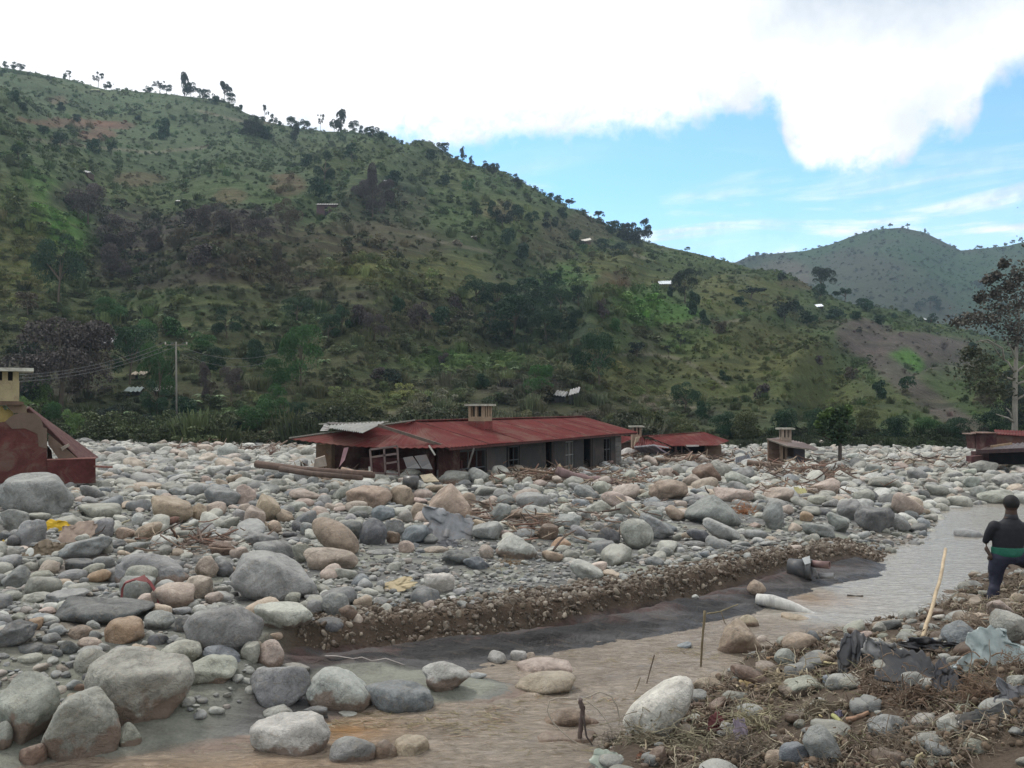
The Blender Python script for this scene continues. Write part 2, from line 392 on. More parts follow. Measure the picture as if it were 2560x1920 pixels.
# foot of the debris bank the photographer stands on (its far / left side)
FB = wl([(3600, 1330), (2760, 1372), (2560, 1402), (2464, 1444), (2397, 1478), (2310, 1534), (2250, 1560), (2150, 1590), (2060, 1612), (1980, 1640), (1900, 1665), (1800, 1700), (1700, 1760), (1560, 1832), (1470, 1920), (1380, 2100), (1250, 2600)], 0.0)
def zterr(x, y, detail=True):
    x = np.asarray(x, float); y = np.asarray(y, float)
    wob = .12 * fbm(x * .9, y * .9, 0, 3, 5)
    s = seg_dist(x, y, LIP) + np.where(x > -3.2, wob, wob * 3)
    T = tfield(x, y)
    T = T + .10 * fbm(x * .35, y * .35, 0, 3, 21) * smooth(.5, 3, s)
    # river side: silt flats on the left, water bed in the middle and right
    Rv = -.10 + .0 * x
    silt = np.exp(-(((x + 3.4) / 1.5) ** 2 + ((y - 10.6) / 1.25) ** 2))          # silt flat between the big boulders
    silt = np.maximum(silt, np.exp(-(((x + 1.3) / 1.35) ** 2 + ((y - 11.3) / .65) ** 2)))
    silt = np.maximum(silt, .9 * smooth(-4.2, -5.2, x) * smooth(7.0, 8.2, y))
    silt = np.maximum(silt, .75 * smooth(-2.6, -3.6, x) * smooth(9.0, 10.4, y))
    Rv = Rv + .22 * silt + .03 * fbm(x * 1.2, y * 2.2, 0, 4, 33)
    xl = smooth(-3.7, -2.8, x)                        # 0: gentle slope (left) 1: cut bank
    xr = smooth(7.2, 9.0, x) * smooth(16, 18, y)                                # beyond the tongue the field just runs out into the stream
    xlc = smooth(-3.0, -2.2, x); k_soft = smooth(-2.4, .9, s)
    face = smooth(-.20, -.02, s)
    slope = np.clip((s + 1.5) / 1.30, 0, 1) ** 1.2 * .30
    zc = np.where(s < -.20, Rv + slope + .03, lerp(Rv + slope + .03, T, face))
    zc = np.maximum(zc, Rv)
    zc = zc - .11 * np.exp(-((s + .30) / .07) ** 2) * xlc
    # eroded ledges in the dark silt
    ba, bb = x * .93 + y * .37, -x * .37 + y * .93
    zc = zc + (.11 * (.5 - np.abs(fbm(ba * .55, bb * 3.2, 0, 4, 71))) + .06 * fbm(ba * 2.2, bb * 7, 0, 4, 72)) * smooth(-1.5, -1.0, s) * smooth(-.1, -.3, s)
    zl = lerp(Rv, T, k_soft)
    zr = lerp(Rv, T, smooth(-.4, 1.8, s))
    z = lerp(zl, zc, xl); z = lerp(z, zr, xr)
    # foreground bank
    sf = seg_dist(x, y, FB) + .25 * fbm(x * .8, y * .8, 0, 3, 44)
    fz = -.08 + .42 * smooth(-.15, .55, sf) + .62 * smooth(.3, 3.4, sf) + .34 * smooth(1.6, 4.6, sf) * smooth(2.0, 4.5, x) + .10 * fbm(x * 1.1, y * 1.1, 0, 4, 55) * smooth(0, .8, sf)
    z = np.maximum(z, np.where(sf > -.2, fz, -9))
    if detail:
        z = z + .035 * fbm(x * 2.3, y * 2.3, 0, 4, 8) * smooth(0.3, 1.0, s) + .008 * fbm(x * 8, y * 8, 0, 2, 9)
    # the floor meets the hill foot
    z = z + .5 * smooth(66, 80, y)
    return z
def ground_hit(u, v):
    """first point of the valley floor under photo pixels (arrays)"""
    u = np.asarray(u, float); v = np.asarray(v, float)
    a = (u - 1280) / F; b = (960 - v) / F; c, s = math.cos(PITCH), math.sin(PITCH)
    dx, dy, dz = a, c - b * s, s + b * c
    ys = np.geomspace(3.5, 90, 420)
    X = dx[:, None] * ys[None] / dy[:, None]; Y = np.broadcast_to(ys, X.shape); Z = CAMZ + dz[:, None] * ys[None] / dy[:, None]
    below = zterr(X, Y) > Z
    i = np.where(below.any(1), below.argmax(1), len(ys) - 1)
    yy = ys[i]; t = yy / dy
    return np.stack([dx * t, yy, CAMZ + dz * t], 1)

def build_ground():
    ys = np.concatenate([np.linspace(-6, 4.6, 14), np.geomspace(5, 85, 620)])
    k = np.linspace(-1, 1, 760); kx = np.sign(k) * (np.abs(k) * .72 + .9 * np.abs(k) ** 4)
    X = kx[None, :] * (np.maximum(ys, 4)[:, None] + 2.5); Y = np.broadcast_to(ys[:, None], X.shape)
    Z = zterr(X.ravel(), Y.ravel()).reshape(X.shape)
    nr, nc = X.shape
    V = np.stack([X, Y, Z], -1).reshape(-1, 3)
    i = (np.arange(nr - 1)[:, None] * nc + np.arange(nc - 1)[None]).ravel()
    Fc = np.stack([i, i + 1, i + nc + 1, i + nc], 1)
    x, y, z = V.T
    s = seg_dist(x, y, LIP); sf = seg_dist(x, y, FB)
    n = fbm(x * 1.3, y * 1.3, 0, 4, 91); n2 = fbm(x * 5, y * 5, 0, 3, 92)
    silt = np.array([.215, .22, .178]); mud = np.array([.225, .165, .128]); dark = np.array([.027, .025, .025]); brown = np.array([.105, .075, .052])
    grav = np.array([.15, .15, .142]); fbc = np.array([.095, .070, .05])
    col = np.tile(grav, (len(x), 1))
    def mixc(c, w):
        nonlocal col
        w = np.clip(w, 0, 1)[:, None]; col = col * (1 - w) + c * w
    mixc(silt, smooth(-.1, .35, n) * .85)
    mixc(mud, smooth(.15, .5, fbm(x * .5, y * .5, 0, 3, 95)) * .45)
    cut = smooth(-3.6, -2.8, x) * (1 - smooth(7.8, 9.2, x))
    mixc(brown, cut * smooth(1.0, .25, s + .25 * n) * smooth(-.42, -.30, s)); mixc(brown * .7, cut * smooth(.05, -.1, s) * smooth(-.42, -.3, s))  # darker brown below the lip paints in the undercut's shadow
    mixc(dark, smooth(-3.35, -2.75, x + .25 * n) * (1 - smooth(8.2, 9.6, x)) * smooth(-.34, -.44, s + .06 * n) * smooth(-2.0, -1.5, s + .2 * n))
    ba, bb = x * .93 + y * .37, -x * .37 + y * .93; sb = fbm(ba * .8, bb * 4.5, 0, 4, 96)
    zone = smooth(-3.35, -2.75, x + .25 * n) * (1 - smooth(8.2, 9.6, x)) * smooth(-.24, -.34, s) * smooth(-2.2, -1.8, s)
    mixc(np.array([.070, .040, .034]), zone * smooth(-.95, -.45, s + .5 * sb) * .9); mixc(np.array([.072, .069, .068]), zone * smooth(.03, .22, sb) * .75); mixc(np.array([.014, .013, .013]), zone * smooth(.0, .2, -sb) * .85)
    left = 1 - smooth(-3.5, -2.8, x)
    mixc(silt * .95, left * smooth(1.5, -.5, s) * .9)
    mixc(mud, smooth(-1.9, -2.3, s) * (z < .03))
    si2 = np.exp(-(((x + 1.3) / 1.5) ** 2 + ((y - 11.3) / .75) ** 2)); mixc(silt * .95, smooth(.35, .6, si2 + .1 * n))
    mixc(fbc, smooth(-.15, .25, sf + .2 * n))
    mixc(mud, (z < -.015) * smooth(-.1, -.3, sf))
    wet = np.clip(smooth(.10, .0, z) * .8 + smooth(-.25, -.4, s) * smooth(-2.3, -2.0, s) * cut * .55, 0, 1)
    col = col * (1 + .18 * n[:, None] + .12 * n2[:, None])
    c4 = np.concatenate([col, wet[:, None]], 1)
    m, nt, b = newmat('valley_floor_mud_and_silt'); N = NB(nt)
    at = N.n('Attribute', attribute_name='col'); g = N.n('NewGeometry'); vec = g.outputs['Position']
    f1 = N.noise(vec, 2.0, 9, .65, .5); f2 = N.noise(vec, 24, 6, .7); st = N.noise(vec, 1.6, 7, .6, 1.2, (1, 3.2, 1))
    cc = N.scale(at.outputs['Color'], N.math('ADD', N.ramp(f1, .3, .7, .7, 1.25), N.ramp(f2, .3, .7, -.18, .18)))
    cc = N.mix(N.math('MULTIPLY', N.ramp(st, .56, .62), .25), cc, (.11, .09, .07))
    N.l(cc, b.inputs['Base Color'])
    N.l(N.ramp(at.outputs['Alpha'], 0, 1, .92, .38), b.inputs['Roughness'])
    b.inputs['Specular IOR Level'].default_value = .3
    h = N.math('ADD', N.math('MULTIPLY', f1, 1.2), N.math('ADD', N.math('MULTIPLY', f2, .35), N.math('MULTIPLY', st, .8)))
    N.l(N.bump(h, 1.0, .09), b.inputs['Normal'])
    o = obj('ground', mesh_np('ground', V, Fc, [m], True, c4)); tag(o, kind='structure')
build_ground()

def build_water():
    # one sheet at river level; the bed dips under it wherever the river runs
    ys = np.geomspace(5.5, 40, 440); k = np.linspace(-.8, .85, 620)
    X = k[None] * (ys[:, None] + 2); Y = np.broadcast_to(ys[:, None], X.shape)
    x, y = X.ravel(), Y.ravel()
    U, Vv = to_px(x, y, 0 * x)
    turb = fbm(x * 1.1 + .4 * y, y * 2.6 - .5 * x, 0, 4, 120)
    shallow = smooth(17.2, 14.6, y + .30 * (6 - x) * 0 ) # brown braided flow near, smooth grey stream far
    tl = smooth(0, 1, (np.hypot((x - 7.5) / 3.4, (y - 13.6) / 1.9) - .6) * 1.2)
    rg = 1 - 2 * np.abs(fbm(x * 1.7 + .9 * y, y * 4.2 - 1.2 * x, 0, 4, 123)); wv = np.where(y < 17, .020, .003) * turb + np.where((y < 15.5) | (x < 3.8), .016, .0015) * rg + .004 * fbm(x * 6, y * 14, 0, 2, 121)
    V = np.stack([x, y, wv - .004], 1)
    nr, nc = X.shape; i = (np.arange(nr - 1)[:, None] * nc + np.arange(nc - 1)[None]).ravel()
    Fc = np.stack([i, i + 1, i + nc + 1, i + nc], 1)
    # keep the faces where the bed is (nearly) under water
    zb = zterr(x, y); keep = (zb[Fc] < .10).any(1) & (y[Fc] < 39).all(1); Fc = Fc[keep]
    used = np.unique(Fc); mp = -np.ones(len(x), int); mp[used] = np.arange(len(used)); Fc = mp[Fc]; V = V[used]; x, y, U, Vv, turb = x[used], y[used], U[used], Vv[used], turb[used]
    tan = np.array([.25, .208, .163]); grey = np.array([.27, .25, .215]); amber = np.array([.20, .115, .05])
    # the boundary between rough brown flow and the smooth grey pool runs along the log
    gpool = smooth(-.3, .7, (y - 14.9) + .55 * (x - 4.2) * (x > 4.2) + .4 * turb) * smooth(3.4, 4.8, x)
    gpool = np.maximum(gpool, smooth(17, 19, y))
    am = np.exp(-(((x + 1.75) / .55) ** 2 + ((y - 9.9) / .42) ** 2)) + .5 * np.exp(-(((x + 2.6) / 1.4) ** 2 + ((y - 8.9) / .35) ** 2))
    am = am + .6 * np.exp(-(((x - 5.4) / .9) ** 2 + ((y - 16.6) / .7) ** 2))
    col = tan[None] * (1 + .22 * turb[:, None]); col = col * (1 - gpool[:, None]) + grey * gpool[:, None]
    a = np.clip(am, 0, 1)[:, None]; col = col * (1 - a) + amber * a
    c4 = np.concatenate([col, np.clip(gpool + am, 0, 1)[:, None]], 1)
    m, nt, b = newmat('muddy_river_water'); N = NB(nt)
    at = N.n('Attribute', attribute_name='col'); g = N.n('NewGeometry'); vec = g.outputs['Position']
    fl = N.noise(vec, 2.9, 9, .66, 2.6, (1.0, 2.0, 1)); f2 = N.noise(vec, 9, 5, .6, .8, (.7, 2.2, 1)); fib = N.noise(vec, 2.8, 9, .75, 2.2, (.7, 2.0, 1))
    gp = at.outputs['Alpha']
    cc = N.scale(at.outputs['Color'], N.math('ADD', N.ramp(fl, .3, .7, .66, 1.32), N.ramp(f2, .3, .7, -.2, .2)))  # light and dark of the ripples is painted into the water colour
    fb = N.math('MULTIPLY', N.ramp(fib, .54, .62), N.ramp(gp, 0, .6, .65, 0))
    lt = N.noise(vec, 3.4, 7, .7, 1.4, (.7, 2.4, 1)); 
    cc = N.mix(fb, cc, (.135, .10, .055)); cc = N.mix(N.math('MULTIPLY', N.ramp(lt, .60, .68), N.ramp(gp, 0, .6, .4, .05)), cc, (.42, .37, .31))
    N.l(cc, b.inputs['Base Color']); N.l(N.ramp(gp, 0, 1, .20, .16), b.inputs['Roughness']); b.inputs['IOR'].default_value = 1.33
    b.inputs['Specular IOR Level'].default_value = .5
    rip = N.noise(vec, 5.5, 3, .5, .3, (.5, 1.7, 1))
    h = N.math('ADD', N.math('MULTIPLY', fl, N.ramp(gp, 0, 1, 1.3, .1)), N.math('ADD', N.math('MULTIPLY', f2, N.ramp(gp, 0, 1, .5, .05)), N.math('MULTIPLY', rip, .35)))
    N.l(N.bump(h, .8, .07), b.inputs['Normal'])
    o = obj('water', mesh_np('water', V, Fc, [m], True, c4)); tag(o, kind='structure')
build_water()

# ---------------------------------------------------------------- hills
DS = 2560 / 2212.0                                     # positions below are read off a 2212 px wide view of the photo
RIDGE = [(-900, 60), (-500, 90), (-200, 115), (0, 140), (60, 150), (150, 168), (220, 188), (330, 195), (400, 203), (480, 212), (520, 236), (570, 258), (640, 272), (700, 280), (760, 280), (830, 293), (880, 310), (940, 325), (1000, 345),
         (1060, 374), (1120, 402), (1180, 426), (1240, 452), (1300, 476), (1340, 496), (1400, 522), (1440, 532), (1500, 545), (1560, 560), (1610, 574), (1680, 600), (1750, 630), (1850, 660), (1950, 688), (2050, 706), (2130, 726), (2212, 752), (2400, 800), (2800, 880), (3400, 930)]
RU = np.array([p[0] * DS for p in RIDGE]); RV = np.array([p[1] * DS for p in RIDGE])
FAR = [(1000, 700), (1300, 640), (1500, 590), (1590, 566), (1620, 552), (1680, 546), (1740, 541), (1800, 526), (1850, 506), (1900, 494), (1950, 490), (2000, 500), (2040, 520), (2080, 540), (2120, 536), (2180, 530), (2212, 522), (2400, 490), (2700, 450), (3200, 470)]
FU = np.array([p[0] * DS for p in FAR]); FV = np.array([p[1] * DS for p in FAR])
def ridge_d(u): return np.interp(u, [-1000, 0, 1200, 1900, 2560, 3900], [470, 430, 390, 330, 290, 250])
def foot_d(u): return 70.0 + 0 * u
def hill_z(tx, y):
    """height of the main hill at lateral tangent tx = x / y and depth y"""
    u = 1280 + F * tx
    d1 = ridge_d(u); zr = CAMZ + (HZ - np.interp(u, RU, RV)) * d1 / F
    d0 = 72.0; t = (y - d0) / (d1 - d0)
    body = np.where(t < 1, np.clip(t, 0, 1) ** 1.12, 1 - .9 * np.clip(t - 1, 0, 2) ** 1.35)
    z = .7 + (zr - .7) * body
    x = tx * y; w = smooth(0.02, .22, t) * smooth(1.0, .82, t)
    # spurs and gullies that run down to the right
    q = tx * 16 - t * 3.4; amp = np.interp(u, [0, 700, 1500, 1800, 2600], [4.0, 5.5, 7, 5.5, 5])
    g = vnoise(q, t * 1.3, 0, 301) + .45 * vnoise(q * 2.3, t * 2.2, 0, 302)
    z = z + w * amp * g + w * 2.6 * fbm(x * .03, y * .03, 0, 3, 303)
    # the nearer spur on the left edge
    sp = smooth(.18, 0, np.hypot((tx + .60) / .17, (t - .42) / .34) * .18 - .02)
    z = z + 15 * smooth(-.43, -.60, tx) * smooth(.1, .3, t) * smooth(.75, .45, t)
    # field terraces
    hgt = 3.2; f = (z / hgt + .5 * fbm(x * .012, y * .012, 0, 2, 305)); fr = f - np.floor(f)
    z = lerp(-.8, z, smooth(65, 72, y))
    z = z + w * .8 * (smooth(.0, .75, fr) - fr) * 2.0 * smooth(-.2, .3, fbm(x * .01, y * .01, 0, 2, 306))
    return z
def far_z(tx, y):
    u = 1280 + F * tx; d1 = 900.0
    zr = CAMZ + (HZ - np.interp(u, FU, FV)) * d1 / F
    t = (y - 480) / (d1 - 480)
    body = np.where(t < 1, np.clip(t, 0, 1) ** 1.05, 1 - .8 * np.clip(t - 1, 0, 2) ** 1.4)
    w = smooth(0.02, .3, t) * smooth(1.0, .8, t)
    return zr * body + w * 9 * fbm(tx * 9 + t * 2, t * 2.2, 0, 3, 311)
def hill_hit(u, v, far=False):
    u = np.asarray(u, float); v = np.asarray(v, float)
    a = (u - 1280) / F; b = (960 - v) / F; c, s = math.cos(PITCH), math.sin(PITCH)
    dy, dz = c - b * s, s + b * c
    ys = np.linspace(500, 1000, 400) if far else np.linspace(64, 520, 1000)
    tx = (a / dy)[:, None] + 0 * ys[None]
    Z = CAMZ + (dz / dy)[:, None] * ys[None]; H = (far_z if far else hill_z)(tx, ys[None] + 0 * tx)
    bl = H > Z; ok = bl.any(1); i = np.where(ok, bl.argmax(1), np.argmin(np.abs(Z - H) / ys[None], 1))
    yy = ys[i]; return np.stack([a / dy * yy, yy, H[np.arange(len(i)), i]], 1)

GREEN = (.046, .070, .025); OLIVE = (.074, .080, .026); BROWN = (.056, .048, .028); DARK = (.022, .036, .022); PURP = (.042, .034, .030); RED = (.125, .066, .048); BRIGHT = (.060, .135, .026); SOIL = (.075, .062, .055); TERR = (.056, .082, .040)
PATCH = [(150, 265, 110, 10, RED, .7), (210, 292, 45, 16, RED, .7), (250, 268, 40, 10, RED, .6), (620, 400, 36, 24, RED, .5), (300, 385, 50, 16, RED, .4), (500, 425, 40, 16, RED, .4), (120, 215, 20, 12, RED, .4),
         (30, 520, 110, 90, OLIVE, .9), (20, 620, 90, 50, OLIVE, .9), (80, 440, 90, 60, BRIGHT, .5), (150, 500, 55, 55, BRIGHT, .8), (30, 440, 50, 60, BROWN, .5),
         (480, 490, 150, 45, PURP, .9), (280, 500, 90, 60, PURP, .8), (170, 430, 60, 40, PURP, .7), (620, 560, 240, 70, BROWN, .8), (350, 580, 170, 60, PURP, .7), (820, 450, 110, 60, PURP, .5), (800, 530, 160, 50, BROWN, .8),
         (900, 590, 150, 40, OLIVE, .9), (740, 610, 50, 30, OLIVE, .7), (1000, 640, 130, 30, OLIVE, .5), (1180, 580, 60, 40, GREEN, .7), (1240, 600, 80, 40, BRIGHT, .45), (1260, 490, 90, 30, BROWN, .8), (1180, 540, 60, 40, BROWN, .6),
         (1330, 570, 90, 30, OLIVE, .9), (1460, 600, 120, 30, OLIVE, .7), (1480, 570, 110, 28, GREEN, .7), (1320, 610, 40, 20, RED, .45), (1430, 680, 80, 26, BRIGHT, .7), (1500, 740, 70, 30, BRIGHT, .65), (1390, 650, 60, 24, BRIGHT, .5),
         (1640, 640, 80, 30, OLIVE, .7), (1560, 650, 60, 30, OLIVE, .8), (1560, 760, 200, 70, BROWN, .45), (1640, 760, 150, 60, OLIVE, .6), (1700, 840, 160, 80, OLIVE, .5), (1440, 830, 130, 60, OLIVE, .5), (1860, 720, 60, 30, SOIL, .9), (1960, 745, 150, 26, SOIL, .95), (2040, 790, 80, 30, SOIL, .8),
         (1950, 785, 42, 32, BRIGHT, .95), (1990, 680, 120, 22, GREEN, .8), (2050, 840, 90, 50, GREEN, .7), (1880, 900, 60, 20, OLIVE, .6), (1770, 600, 50, 16, OLIVE, .6), (1740, 610, 60, 14, RED, .35), (1300, 800, 60, 30, OLIVE, .4),
         (1150, 700, 150, 60, DARK, .8), (1020, 790, 130, 22, BRIGHT, .4), (900, 810, 100, 20, GREEN, .6), (930, 690, 150, 40, BROWN, .5), (700, 640, 120, 40, PURP, .5), (350, 660, 150, 30, GREEN, .5), (650, 690, 60, 40, GREEN, .7),
         (130, 790, 110, 90, PURP, .7), (400, 920, 140, 40, GREEN, .6), (300, 900, 160, 30, DARK, .6), (820, 880, 120, 25, OLIVE, .6), (1140, 860, 100, 30, PURP, .6), (2080, 900, 100, 40, GREEN, .7), (1650, 920, 250, 30, DARK, .35),
         (740, 340, 120, 40, OLIVE, .3), (950, 380, 80, 30, OLIVE, .4), (880, 400, 70, 20, DARK, .5), (1080, 450, 40, 20, RED, .3), (1180, 640, 80, 30, DARK, .4)]
PATHS = [[(1340, 768), (1400, 765), (1470, 775), (1520, 800), (1570, 835)], [(790, 905), (850, 892), (900, 885), (960, 882)], [(1360, 872), (1440, 862), (1500, 858)], [(1380, 900), (1450, 885), (1500, 880)], [(60, 300), (200, 318), (330, 330), (450, 318)], [(1270, 515), (1330, 540), (1400, 560)], [(1500, 690), (1560, 700), (1600, 690)], [(430, 240), (520, 262), (600, 268)], [(900, 510), (980, 530), (1060, 545)]]
GULLY = [[(1850, 740), (1960, 820), (2060, 900), (2160, 965)]]
def hill_colour(u, v, x, y, z):
    """albedo of the ground cover that grows at a place that shows at display pixel u, v"""
    n1 = fbm(x * .02, y * .02, z * .02, 4, 401); n2 = fbm(x * .07, y * .07, z * .07, 3, 402)
    col = np.empty((len(u), 3)); col[:] = np.array(GREEN)
    def mixc(c, w):
        nonlocal col
        w = np.clip(w, 0, 1)[:, None]; col = col * (1 - w) + np.array(c)[None] * w
    top = smooth(520, 330, v)
    mixc(TERR, top * .8)
    low = smooth(480, 620, v)
    mixc(BROWN, smooth(-.05, .4, n1) * (.15 + .4 * low)); mixc(PURP, smooth(.05, .45, n2) * .35 * low); mixc(OLIVE, smooth(.0, .5, -n1) * .45)
    wu = u + 26 * n2; wv = v + 14 * n1 + 10 * n2
    for pu, pv, ru, rv, c, a in PATCH:
        d = np.hypot((wu - pu) / ru, (wv - pv) / rv); mixc(c, smooth(1.25, .75, d) * a)
    for G_ in GULLY:
        d = np.abs(seg_dist(wu, wv, np.array(G_, float))); mixc(SOIL, smooth(34, 12, d) * .9)
    # terrace edges: overgrown risers and paler grassy treads that follow the contours
    f = z / 3.2 + .5 * fbm(x * .012, y * .012, 0, 2, 305); fr = f - np.floor(f); tm = smooth(-.25, .25, fbm(x * .01, y * .01, 0, 2, 306)) * (.45 + .55 * smooth(.2, -.2, n2))
    mixc(tuple(.42 * q for q in GREEN), smooth(.72, .80, fr) * tm * .8); mixc((.110, .122, .055), smooth(.34, .05, fr) * tm * .55)
    for G_ in PATHS:
        d = np.abs(seg_dist(u + 3 * n2, v + 2 * n1, np.array(G_, float))); mixc((.13, .12, .085), smooth(4.5, 1.5, d) * .7)
    return 1.14 * col * (1 + .35 * n2[:, None])
def build_hill(name, fz, us, ys, cfun):
    TX, Y = np.meshgrid((us - 1280) / F, ys); X = TX * Y
    Z = fz(TX.ravel(), Y.ravel()).reshape(X.shape)
    V = np.stack([X, Y, Z], -1).reshape(-1, 3); nr, nc = X.shape
    i = (np.arange(nr - 1)[:, None] * nc + np.arange(nc - 1)[None]).ravel(); Fc = np.stack([i, i + 1, i + nc + 1, i + nc], 1)
    pu, pv = to_px(*V.T); col = cfun(pu / DS, pv / DS, *V.T)
    o = obj(name, mesh_np(name, V, Fc, [M_hill], True, col)); tag(o, kind='structure')
m, nt, b = newmat('hillside_grass_and_soil'); N = NB(nt); M_hill = m
at = N.n('Attribute', attribute_name='col'); g = N.n('NewGeometry'); vec = g.outputs['Position']
f1 = N.noise(vec, .35, 10, .72, .4); f2 = N.noise(vec, 1.6, 8, .7); f3 = N.noise(vec, .5, 6, .6, .4, (.25, .25, 3.2))
cc = N.scale(at.outputs['Color'], N.math('MULTIPLY', N.ramp(f1, .3, .7, .7, 1.3), N.math('MULTIPLY', N.ramp(f2, .3, .7, .75, 1.25), N.ramp(f3, .3, .7, .8, 1.2))))
N.l(cc, b.inputs['Base Color']); b.inputs['Roughness'].default_value = .95; b.inputs['Specular IOR Level'].default_value = .1
N.l(N.bump(N.math('ADD', f1, N.math('MULTIPLY', f2, .5)), .9, 1.2), b.inputs['Normal'])
build_hill('hill', hill_z, np.linspace(-900, 3900, 620), np.concatenate([np.linspace(64, 130, 70), np.linspace(131, 480, 330), np.linspace(486, 640, 20)]), hill_colour)
def far_col(u, v, x, y, z):
    n1 = fbm(x * .01, y * .01, z * .01, 4, 411); n2 = fbm(x * .03, y * .03, z * .05, 3, 412)
    c = np.array([.028, .056, .026])[None] * np.ones((len(u), 1)); w = smooth(-.1, .4, n1)[:, None]
    c = c * (1 - w) + np.array([.040, .046, .030]) * w
    d = smooth(1.2, .7, np.hypot((u - 1690) / 70, (v - 600) / 40))[:, None] * .5; c = c * (1 - d) + np.array([.11, .075, .06]) * d
    return c * (1 + .3 * n2[:, None])
build_hill('far_hill', far_z, np.linspace(1000, 3900, 300), np.concatenate([np.linspace(480, 905, 170), np.linspace(915, 1200, 14)]), far_col)
# ---------------------------------------------------------------- stones
_ico = {}
def ico(sub):
    if sub not in _ico:
        bm = bmesh.new(); bmesh.ops.create_icosphere(bm, subdivisions=sub, radius=1)
        V = np.array([v.co[:] for v in bm.verts]); Fc = np.array([[v.index for v in f.verts] for f in bm.faces]); bm.free()
        V /= np.linalg.norm(V, axis=1)[:, None]; _ico[sub] = (V, Fc)
    return _ico[sub]
def stone_verts(sub, seed, shape='r'):
    """unit stone (bounding box -1..1). r rounded, a angular, f flat-topped, e egg, s slab, p pointed, w wedge"""
    D, Fc = ico(sub); g = np.random.default_rng(seed)
    K, p, lo, hi = {'r': (10, 13, .64, 1.0), 'a': (12, 20, .55, .9), 'f': (9, 16, .6, .95), 'e': (6, 7, .8, 1.05), 's': (9, 15, .62, .95), 'p': (9, 13, .55, .9), 'w': (8, 18, .55, .9)}[shape]
    nrm = g.normal(size=(K, 3)); nrm /= np.linalg.norm(nrm, axis=1)[:, None]; d = g.uniform(lo, hi, K)
    if shape in 'fs':
        nrm[0] = (g.uniform(-.2, .2), -.1, 1); d[0] = .55
    if shape == 'p':
        nrm[0] = (.75, -.1, .65); nrm[1] = (-.75, -.2, .6); d[0] = d[1] = .55
    if shape == 'w':
        nrm[0] = (.5, -.2, .85); d[0] = .45
    nrm /= np.linalg.norm(nrm, axis=1)[:, None]
    q = np.maximum(D @ nrm.T, 0) / d
    r = 1 / ((q ** p).sum(1) + 1) ** (1 / p)
    o = g.uniform(0, 50, 3)
    rough = {'r': 1.0, 'e': .6, 'a': 1.4}.get(shape, 1.15)
    r = r * (1 + rough * (.10 * fbm(D[:, 0] * 1.2 + o[0], D[:, 1] * 1.2 + o[1], D[:, 2] * 1.2 + o[2], 2, 3)))
    rd = 1 - 2 * np.abs(fbm(D[:, 0] * 1.9 + o[1], D[:, 1] * 1.9 + o[2], D[:, 2] * 1.9 + o[0], 2, 9)); r = r * (1 - rough * .045 * np.maximum(rd, 0) ** 2)
    if sub >= 3: r = r * (1 + rough * .045 * fbm(D[:, 0] * 3.6 + o[0], D[:, 1] * 3.6 + o[1], D[:, 2] * 3.6 + o[2], 3, 5, .6))
    V = D * r[:, None]
    lo_, hi_ = V.min(0), V.max(0); V = (V - (lo_ + hi_) / 2) / ((hi_ - lo_) / 2)
    return V, Fc
CC = {k_: tuple(min(.62, 1.16 * q_) for q_ in c_) for k_, c_ in {'g': (.235, .238, .228), 'd': (.115, .118, .118), 'l': (.36, .36, .33), 'w': (.50, .48, .43), 't': (.32, .255, .19), 'p': (.35, .285, .24), 'b': (.17, .12, .09), 'o': (.34, .235, .155), 's': (.165, .18, .19), 'v': (.295, .292, .252)}.items()}
CN = {'g': 'mid-grey', 'd': 'dark grey', 'l': 'pale grey', 'w': 'whitish', 't': 'tan', 'p': 'pinkish', 'b': 'brown', 'o': 'orange-tan', 's': 'blue-grey', 'v': 'greenish grey'}
SN = {'r': 'rounded', 'a': 'angular', 'f': 'flat-topped', 'e': 'egg-shaped', 's': 'slab-like', 'p': 'peaked', 'w': 'wedge-shaped'}
ORG = {'A': (0, 1080), 'B': (0, 1440), 'C': (640, 1080), 'D': (640, 1440), 'E': (1280, 1080), 'F': (1280, 1440), 'G': (1920, 1080), 'H': (1920, 1440)}
TK = 2212 / 640.0
